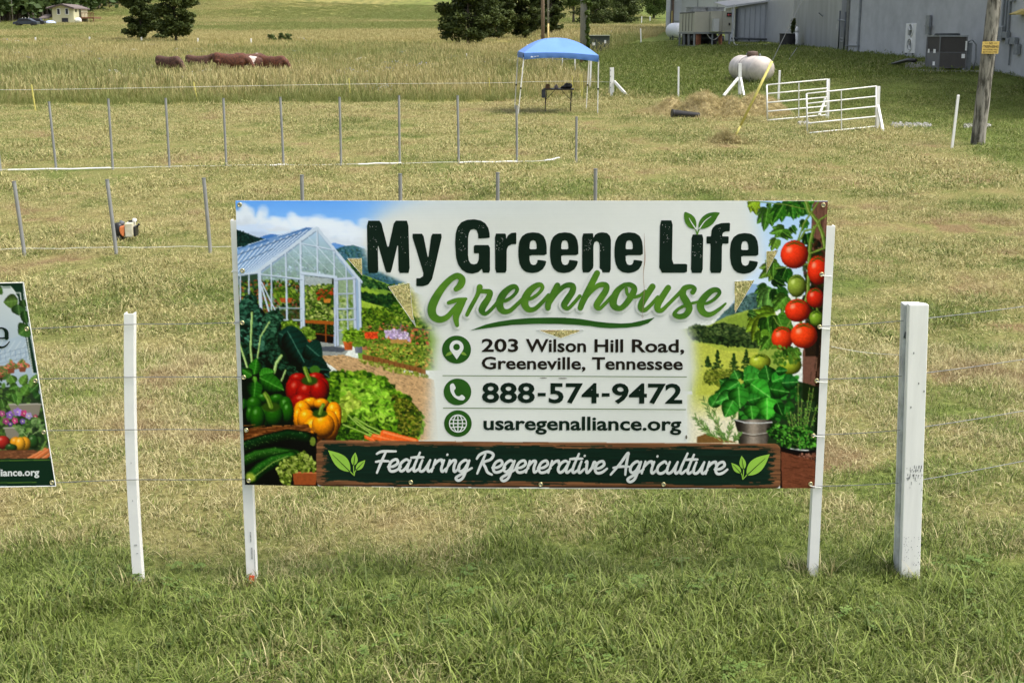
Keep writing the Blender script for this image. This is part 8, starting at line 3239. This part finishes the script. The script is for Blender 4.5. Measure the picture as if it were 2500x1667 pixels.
a, b = spotl(1637, 290), spotl(1706, 290)
b.y = a.y
b.x = U(1706, 285, b.y)[0]
s_ = mpp(a.y, 280)
b_ = MB()
R0 = 9.5 * s_
c0_, c1_ = a + Vector((0, -.25, R0 + .05)), b + Vector((0, -.1, R0 * .8))
n = 46
pts = [c0_.lerp(c1_, i / n) for i in range(n + 1)]
b_.tube(pts, [R0 * (1.0 if i % 2 else .93) * (1.12 if i < 3 else 1) * (1 - .30 * i / n) for i in range(n + 1)], 18)
pts = [c1_ + Vector((0, 0, -.06)), c1_ + Vector((.25, .02, -.12)), c1_ + Vector((.55, .0, -.13)), c1_ + Vector((.8, -.05, -.15))]
b_.tube(pts, [R0 * .55, R0 * .5, R0 * .42, R0 * .2], 12)
tag(obj('drain_pipe', b_, M['black'], at=a), 'black corrugated plastic drain pipe lying against the hay pile', 'pipe')

# ================================================================ BACKPACK BLOWER IN THE GRASS
p = spotl(312, 588)
s_ = mpp(p.y, 570)
bl_ = empty('backpack_blower', p, 'orange and black backpack blower with a whitish tank lying beside the second front pipe', 'garden machine')
S = lambda X, Y_: Vector(U(270 + X / 19.6, 520 + Y_ / 19.6, p.y))
M['tankp'] = mat('milky_plastic', (.62, .60, .50), rough=.35, var=.18, scale=14, col2=(.52, .48, .30))
M['orange'] = mat('orange_plastic', (.80, .24, .08), rough=.4, var=.15, scale=20)
c_ = S(955, 780)
b_ = MB()
b_.box(c_, (400 / 19.6 * s_, .16, 680 / 19.6 * s_))
tk_ = obj('fuel_tank', b_, M['tankp'], bl_, bevel=.012)
b_ = MB()
b_.lathe(S(1150, 430), [(.022, 0), (.026, .01), (.026, .03), (.015, .04)], 12)
obj('filler_cap', b_, M['white'], bl_)
b_ = MB()
b_.prism([S(490, 640), S(600, 590), S(745, 610), S(745, 830), S(720, 1090), S(640, 1090), S(540, 950), S(490, 800)], (0, .14, 0))
o = obj('engine_cover', b_, M['orange'], bl_, bevel=.01)
o.location.y -= .07
b_ = MB()
b_.lathe(S(400, 790) + Vector((0, .0, 0)), [(.012, -.085), (.05, -.08), (.058, -.04), (.058, .05), (.04, .075), (.01, .08)], 18)
obj('engine_block', b_, M['black'], bl_, smooth=True)
b_ = MB()
b_.tube([S(420, 1010), S(400, 1200), S(390, 1400)], [.050, .058, .062], 16)
obj('air_duct', b_, M['black'], bl_, smooth=True)
b_ = MB()
b_.tube([S(440, 640), S(520, 520), S(560, 400)], [.022, .026, .03], 10)
obj('handle_grip', b_, mat('grey_rubber', (.12, .13, .15), rough=.6, var=.3), bl_, smooth=True)
b_ = MB()
b_.box(S(1220, 850), (100 / 19.6 * s_, .14, 480 / 19.6 * s_))
obj('back_frame', b_, M['black'], bl_, bevel=.008)
b_ = MB()
b_.tube([S(1270, 660), S(1320, 580), S(1370, 520)], [.008, .01, .014], 8)
b_.tube([S(860, 420), S(1000, 390), S(1180, 350), S(1260, 420)], .012, 8)
obj('carry_handle', b_, M['black'], bl_, smooth=True)
b_ = MB()
b_.tube([S(760, 1140), S(620, 1250), S(540, 1340)], .010, 8)
obj('hose', b_, M['black'], bl_, smooth=True)

# ================================================================ HOUSE ON THE HILL
Hz = Zm(0, 0, 9.046)


def h(X, Y_, D=0.0):
    (px, py), = Hz(X, Y_)
    return Vector(U(px, py, HY)) + Vector((0, D, 0))


hx, HY, hz_ = spot(150, 57)
hs = empty('house', (hx, HY, hz_), 'small pale yellow house with brown roof and wooden deck on the far hill', 'house')
M['cream'] = mat('pale_yellow_siding', (.50, .48, .31), rough=.8, var=.05)
M['hroof'] = mat('brown_shingle_roof', (.155, .125, .115), rough=.9, var=.2, scale=1.5)
M['htrim'] = mat('dark_brown_trim', (.06, .045, .04), rough=.8)
M['glass'] = mat('dark_window_glass', (.02, .022, .028), rough=.15, spec=.8)
M['deck'] = mat('reddish_deck_wood', (.19, .085, .05), rough=.9, var=.3)
DP = 9.0
b_ = MB()
f0 = [h(1140, 640), h(1635, 640), h(1615, 170), h(1370, 108), h(1140, 165)]
f0[0].x = f0[4].x
f0[1].x = f0[2].x
b_.prism(list(f0), (0, DP, 0))
obj('walls', b_, M['cream'], hs)
ap, le, ri = h(1370, 88), h(1095, 172), h(1650, 178)
for (e_, nm) in ((le, 'roof_slope'), (ri, 'roof_slope')):
    b_ = MB()
    P = [ap + Vector((0, -.6, 0)), e_ + Vector((0, -.6, 0)), e_ + Vector((0, DP + .6, 0)), ap + Vector((0, DP + .6, 0))]
    b_.add(P + [q_ + Vector((0, 0, -.22)) for q_ in P], [(0, 1, 2, 3), (7, 6, 5, 4), (0, 4, 5, 1), (1, 5, 6, 2), (2, 6, 7, 3), (3, 7, 4, 0)])
    rf = obj(nm, b_, M['hroof'], hs)
b_ = MB()
b_.beam(ap + Vector((0, -.66, -.14)), le + Vector((0, -.66, -.14)), .10, .3)
b_.beam(ap + Vector((0, -.66, -.14)), ri + Vector((0, -.66, -.14)), .10, .3)
obj('fascia', b_, M['htrim'], hs)


def hbox(X0, Y0, X1, Y1, d0, d1, m, name, parent=None):
    a_, c__ = h(X0, Y0), h(X1, Y1)
    b_ = MB()
    b_.box(((a_.x + c__.x) / 2, HY + (d0 + d1) / 2, (a_.z + c__.z) / 2), (abs(c__.x - a_.x), abs(d1 - d0), abs(a_.z - c__.z)))
    return obj(name, b_, m, parent or hs)


for (X0, Y0, X1, Y1) in ((1262, 205, 1325, 320), (1445, 200, 1510, 318), (1375, 415, 1500, 488)):
    wn = hbox(X0 - 12, Y0 - 12, X1 + 12, Y1 + 12, -.06, -.01, M['white'] if Y0 < 400 else M['htrim'], 'window')
    hbox(X0, Y0, X1, Y1, -.09, -.065, M['glass'], 'pane', wn)
# wing and porch at the left
hbox(1045, 175, 1135, 640, 3, 8, M['htrim'], 'left_wing')
hbox(1050, 185, 1120, 330, 2.9, 2.99, M['cream'], 'wing_panel')
b_ = MB()
P = [h(950, 170, 1.5), h(1190, 170, 1.5), h(1210, 112, 5.5), h(985, 112, 5.5)]
b_.add(P + [q_ + Vector((0, 0, -.18)) for q_ in P], [(0, 1, 2, 3), (7, 6, 5, 4), (0, 4, 5, 1), (1, 5, 6, 2), (2, 6, 7, 3), (3, 7, 4, 0)])
obj('porch_roof', b_, M['hroof'], hs)
b_ = MB()
P = [h(848, 400, .2), h(1070, 400, .2), h(1040, 315, 3.2), h(890, 315, 3.2)]
b_.add(P + [q_ + Vector((0, 0, -.18)) for q_ in P], [(0, 1, 2, 3), (7, 6, 5, 4), (0, 4, 5, 1), (1, 5, 6, 2), (2, 6, 7, 3), (3, 7, 4, 0)])
obj('carport_roof', b_, M['hroof'], hs)
for X in (880, 965, 1060):
    hbox(X, 405, X + 16, 530, .4, .55, M['htrim'], 'carport_post')
# right side openings and deck (the side wall faces +x)
rx_ = f0[1].x
zf = lambda Y_: h(1640, Y_).z
for (d0, d1, Ya, Yb) in ((1.0, 1.9, 190, 270), (3.4, 4.6, 190, 380)):
    b_ = MB()
    b_.box((rx_ + .04, HY + (d0 + d1) / 2, (zf(Ya) + zf(Yb)) / 2), (.05, d1 - d0, zf(Ya) - zf(Yb)))
    obj('window', b_, M['glass'], hs)
dk0, dk1 = zf(395), zf(285)
b_ = MB()
b_.box((rx_ + 1.35, HY + 6.4, dk0), (2.6, 4.8, .25))
dk_o = obj('deck', b_, M['deck'], hs)
for k in range(9):
    b_ = MB()
    b_.box((rx_ + .25 + k * .29, HY + 4.05, (dk0 + dk1) / 2), (.10, .06, dk1 - dk0))
    obj('baluster', b_, M['deck'], dk_o)
b_ = MB()
b_.box((rx_ + 1.35, HY + 4.05, dk1), (2.6, .1, .12))
obj('deck_rail', b_, M['deck'], dk_o)
for sx in (.2, 2.5):
    b_ = MB()
    b_.box((rx_ + sx, HY + 4.2, dk0 - 1.0), (.16, .16, 2.0))
    obj('deck_post', b_, M['deck'], dk_o)
b_ = MB()
c_ = h(1705, 440)
s_ = mpp(HY, 50)
b_.lathe((c_.x, HY + .6, c_.z - .1), [(.05, -.62), (.35, -.55), (.45, -.3), (.45, .3), (.35, .55), (.05, .62)], 16, axis='x')
b_.box((c_.x - .3, HY + .6, c_.z - .5), (.1, .4, .5))
b_.box((c_.x + .3, HY + .6, c_.z - .5), (.1, .4, .5))
tag(obj('gas_tank', b_, M['white'], at=(c_.x, HY + .6, c_.z)), 'small white tank beside the yellow house', 'gas tank')
# white braced fence corner by the wood
x, y, z = spot(62, 52)
s_ = mpp(y, 50)
fc_ = empty('fence_corner', (x, y, z), 'small white braced fence corner near the wood, left of the house', 'fence')
for (X0, Y0, X1, Y1) in ((54.5, 43, 54.5, 53), (70, 42, 70, 51.5), (62, 43, 62, 52), (54.5, 46, 61, 52), (70, 45, 63, 52)):
    b_ = MB()
    b_.beam(U(X0, Y0, y), U(X1, Y1, y), 1.5 * s_, 1.5 * s_)
    obj('post' if X0 == X1 else 'brace', b_, M['white'], fc_)


# cars by the house
def car(px, py, ln, label, col, truck=False):
    x, y, z = spot(px, py)
    root = empty('parked_car', (x, y, z), label, 'car', 'vehicles parked by the house')
    m_ = mat('car_paint', col, rough=.25, metal=.3, var=.05, spec=.7)
    s_ = ln / 4.4
    b_ = MB()
    prof = [(-2.2, .35), (-2.15, .75), (-1.5, .88), (-.9, 1.38), (.6, 1.42), (1.5, .95), (2.15, .82), (2.2, .35)]
    if truck:
        prof = [(-2.2, .4), (-2.2, 1.5), (-1.9, 1.7), (1.0, 1.7), (1.4, 1.1), (2.1, .95), (2.2, .4)]
    b_.prism([(x + a_ * s_, y - .85 * s_, z + c__ * s_) for a_, c__ in prof], (0, 1.7 * s_, 0))
    obj('body', b_, m_, root, bevel=.05)
    b_ = MB()
    gp = [(-1.35, .92), (-.85, 1.30), (.5, 1.33), (1.25, .96)] if not truck else [(-1.8, 1.1), (-1.8, 1.55), (.9, 1.55), (1.2, 1.15)]
    b_.prism([(x + a_ * s_, y - .87 * s_, z + c__ * s_) for a_, c__ in gp], (0, 1.74 * s_, 0))
    obj('window', b_, M['glass'], root)
    for a_ in (-1.35, 1.35):
        for yy_ in (-.82, .82):
            b_ = MB()
            b_.lathe((x + a_ * s_, y + yy_ * s_, z + .34 * s_), [(.1 * s_, -.1 * s_), (.34 * s_, -.1 * s_), (.34 * s_, .1 * s_), (.1 * s_, .1 * s_)], 14, axis='y')
            obj('wheel', b_, M['black'], root)
    return root


car(65, 65, 4.3, 'dark blue-grey car, leftmost vehicle by the house', (.045, .055, .075))
car(90, 62, 3.2, 'boxy black vehicle left of the carport', (.02, .022, .03), True)
x, y, z = spot(123, 59)
b_ = MB()
pr = [(1.5, 0), (1.45, .4), (1.1, .8), (.5, 1.0), (.02, 1.05)]
b_.lathe((x, y, z - .1), [(a_ * .75, c__ * .7) for a_, c__ in pr], 18)
tag(obj('covered_heap', b_, mat('pale_blue_tarp', (.42, .50, .72), rough=.6, var=.1), at=(x, y, z), smooth=True), 'pale blue tarpaulin covered heap in front of the house', 'covered heap')
x, y, z = spot(108, 59)
b_ = MB()
b_.lathe((x, y, z - .1), [(a_ * .4, c__ * .5) for a_, c__ in pr], 16)
tag(obj('covered_heap', b_, mat('pale_green_tarp', (.50, .56, .40), rough=.6, var=.1), at=(x, y, z), smooth=True), 'small pale green heap left of the blue tarpaulin', 'covered heap')

# ================================================================ COWS
def joined_body(name, mb, m, parent, voxel=.045):
    """fuse the lofted torso, neck, head and legs into one continuous skin"""
    me_ = bpy.data.meshes.new(name)
    me_.from_pydata(mb.v, [], mb.f)
    ob = bpy.data.objects.new(name, me_)
    COL.objects.link(ob)
    rm = ob.modifiers.new('remesh', 'REMESH')
    rm.mode = 'VOXEL'
    rm.voxel_size = voxel
    rm.use_smooth_shade = True
    sm_ = ob.modifiers.new('smooth', 'SMOOTH')
    sm_.factor = .5
    sm_.iterations = 3
    m2 = bpy.data.meshes.new_from_object(ob.evaluated_get(bpy.context.evaluated_depsgraph_get()))
    bpy.data.objects.remove(ob)
    m2.name = name
    m2.materials.clear()
    m2.materials.append(m)
    o2 = bpy.data.objects.new(name, m2)
    COL.objects.link(o2)
    o2.parent = parent
    return o2


def cow_mat(name, base, patch, thr):
    k = NT(name)
    tc = k.n('TexCoord').outputs['Object']
    n_ = k.noise(tc, 1.6, 3, .5)
    n2_ = k.noise(tc, 14, 4, .6)
    b0 = k.mix(k.rng(n2_, .38, .62), tuple(c * .4 for c in base), tuple(c * 1.25 for c in base))
    c_ = k.mix(k.rng(n_, thr, thr + .02), b0, patch)
    k.l(c_, k.b.inputs['Base Color'])
    k.b.inputs['Roughness'].default_value = .75
    return k.m


M['cow1'] = cow_mat('red_brown_hide', (.115, .036, .015), (.55, .50, .44), .72)
M['cow2'] = cow_mat('dark_brown_hide', (.085, .036, .02), (.5, .45, .4), .80)
M['cow3'] = cow_mat('roan_patched_hide', (.10, .036, .018), (.60, .52, .46), .53)
M['hideface'] = mat('white_face_hair', (.62, .58, .52), rough=.8, var=.1)
M['horn'] = mat('dark_muzzle', (.10, .055, .045), rough=.6)


def cow(px, base, label, m, heading, head='graze', scale=1.0, face=True, ydepth=None):
    x, y, z = spot(px, base + 4)
    scale *= .88
    root = empty('cow', (x, y, z), label, 'cow', 'cows grazing in the tall meadow')
    S_ = scale
    # local frame: +X is the direction of travel; torso sections x, z, half width, half height
    if head == 'graze':
        N_ = [(.70, 0, 1.10, .24), (.98, 0, .95, .19), (1.20, 0, .62, .13), (1.30, 0, .40, .125), (1.42, 0, .17, .085), (1.45, 0, .08, .06)]
    elif head == 'up':
        N_ = [(.66, 0, 1.12, .24), (.92, 0, 1.25, .20), (1.12, 0, 1.38, .15), (1.30, 0, 1.33, .135), (1.55, 0, 1.12, .085), (1.60, 0, 1.06, .06)]
    else:
        N_ = [(.66, 0, 1.10, .24), (.92, .12, 1.10, .20), (1.08, .28, 1.10, .15), (1.12, .46, 1.05, .13), (1.10, .70, .86, .085), (1.10, .76, .80, .06)]
    b_ = MB()
    T_ = [(-.98, 1.16, .07, .10), (-.94, 1.10, .22, .27), (-.78, 1.08, .27, .33), (-.50, 1.00, .30, .36), (-.15, .93, .34, .39), (.2, .92, .34, .40), (.5, .97, .30, .40), (.72, 1.03, .25, .35), (.88, 1.06, .16, .24)]
    n = 18
    for (tx, tz, ry_, rz_) in T_:
        for k in range(n):
            t = 6.2832 * k / n
            c_, s_ = math.cos(t), math.sin(t)
            b_.v.append((tx * S_, math.copysign(abs(c_) ** .8, c_) * ry_ * S_, (tz + math.copysign(abs(s_) ** .72, s_) * rz_) * S_))
    for i in range(len(T_) - 1):
        for k in range(n):
            b_.f.append((i * n + k, i * n + (k + 1) % n, (i + 1) * n + (k + 1) % n, (i + 1) * n + k))
    b_.f += [tuple(reversed(range(n))), tuple((len(T_) - 1) * n + k for k in range(n))]
    sc3 = lambda P: [tuple(v * S_ for v in p[:3]) for p in P]
    b_.tube(sc3(N_), [p[3] * S_ for p in N_], 14)
    for sy in (.17, -.17):
        L1 = [(.62, sy, .90, .15), (.64, sy, .62, .085), (.63, sy, .42, .06), (.62, sy, .20, .045), (.65, sy, .0, .06)]
        L2 = [(-.70, sy, .98, .20), (-.68, sy, .72, .12), (-.80, sy, .46, .062), (-.75, sy, .2, .045), (-.72, sy, .0, .06)]
        for L_ in (L1, L2):
            b_.tube(sc3(L_), [p[3] * S_ for p in L_], 10)
    TL = [(-.96, 0, 1.30, .04), (-1.03, 0, 1.0, .03), (-1.05, 0, .66, .03), (-1.05, 0, .5, .05)]
    b_.tube(sc3(TL), [p[3] * S_ for p in TL], 8)
    bd = joined_body('body', b_, m, root)
    b_ = MB()
    J = [None] * 6 + [Vector(sc3([N_[2]])[0]), Vector(sc3([N_[3]])[0]), Vector(sc3([N_[4]])[0])]
    hd_ = Vector(J[7][:3])
    mz = Vector(J[8][:3])
    nk = Vector(J[6][:3])
    d_ = (mz - hd_).normalized()
    side_ = d_.cross(Vector((0, 0, 1)))
    if side_.length < .2:
        side_ = Vector((0, 1, 0))
    side_.normalize()
    upv = side_.cross(d_).normalized()
    org = root.location
    for sg_ in (1, -1):
        b_ = MB()
        e0 = hd_ - d_ * .06 * S_ + side_ * sg_ * .11 * S_ + upv * .05 * S_
        b_.tube([e0 + org, e0 + side_ * sg_ * .10 * S_ - upv * .02 + org, e0 + side_ * sg_ * .21 * S_ - upv * .06 * S_ + org], [.035 * S_, .06 * S_, .012], 8)
        obj('ear', b_, m, root, smooth=True)
        b_ = MB()
        e1 = hd_ + d_ * .08 * S_ + side_ * sg_ * .115 * S_ + upv * .05 * S_
        b_.lathe(e1 + org, [(.004, -.018), (.018, 0), (.004, .018)], 8)
        obj('eye', b_, M['black'], root)
    if face:
        b_ = MB()
        q = upv * .012 * S_
        pts = [hd_ - d_ * .03 * S_ + upv * .055 * S_ + org, (hd_ + mz) / 2 + upv * .05 * S_ + org, mz + d_ * .02 + upv * .02 * S_ + org]
        b_.tube(pts, [.10 * S_, .092 * S_, .088 * S_], 12)
        obj('white_face', b_, M['hideface'], root, smooth=True)
    b_ = MB()
    b_.tube([mz + d_ * .03 * S_ + org, mz + d_ * .115 * S_ + org], [.088 * S_, .055 * S_], 12)
    obj('muzzle', b_, M['horn'], root, smooth=True)
    root.rotation_euler.z = heading
    return root


cow(414, 187, 'dark brown cow grazing alone at the left, rump to the camera side', M['cow2'], math.radians(-28), 'graze', .92, face=False)
cow(487, 178, 'brown cow behind the others turning its white face, at the left of the herd', M['cow2'], math.radians(-8), 'up', .86, face=True)
cow(566, 186, 'large red-brown cow standing side-on in the middle of the herd', M['cow1'], math.radians(4), 'graze', 1.04, face=False)
cow(611, 180, 'patchy red and white cow behind the large red-brown one', M['cow3'], math.radians(30), 'side', .98, face=True)
cow(640, 184, 'dark roan cow grazing head down, second from the right of the herd', M['cow3'], math.radians(20), 'graze', .88, face=True)
cow(667, 184, 'red-brown cow grazing at the right end of the herd', M['cow1'], math.radians(-14), 'graze', .9, face=True)
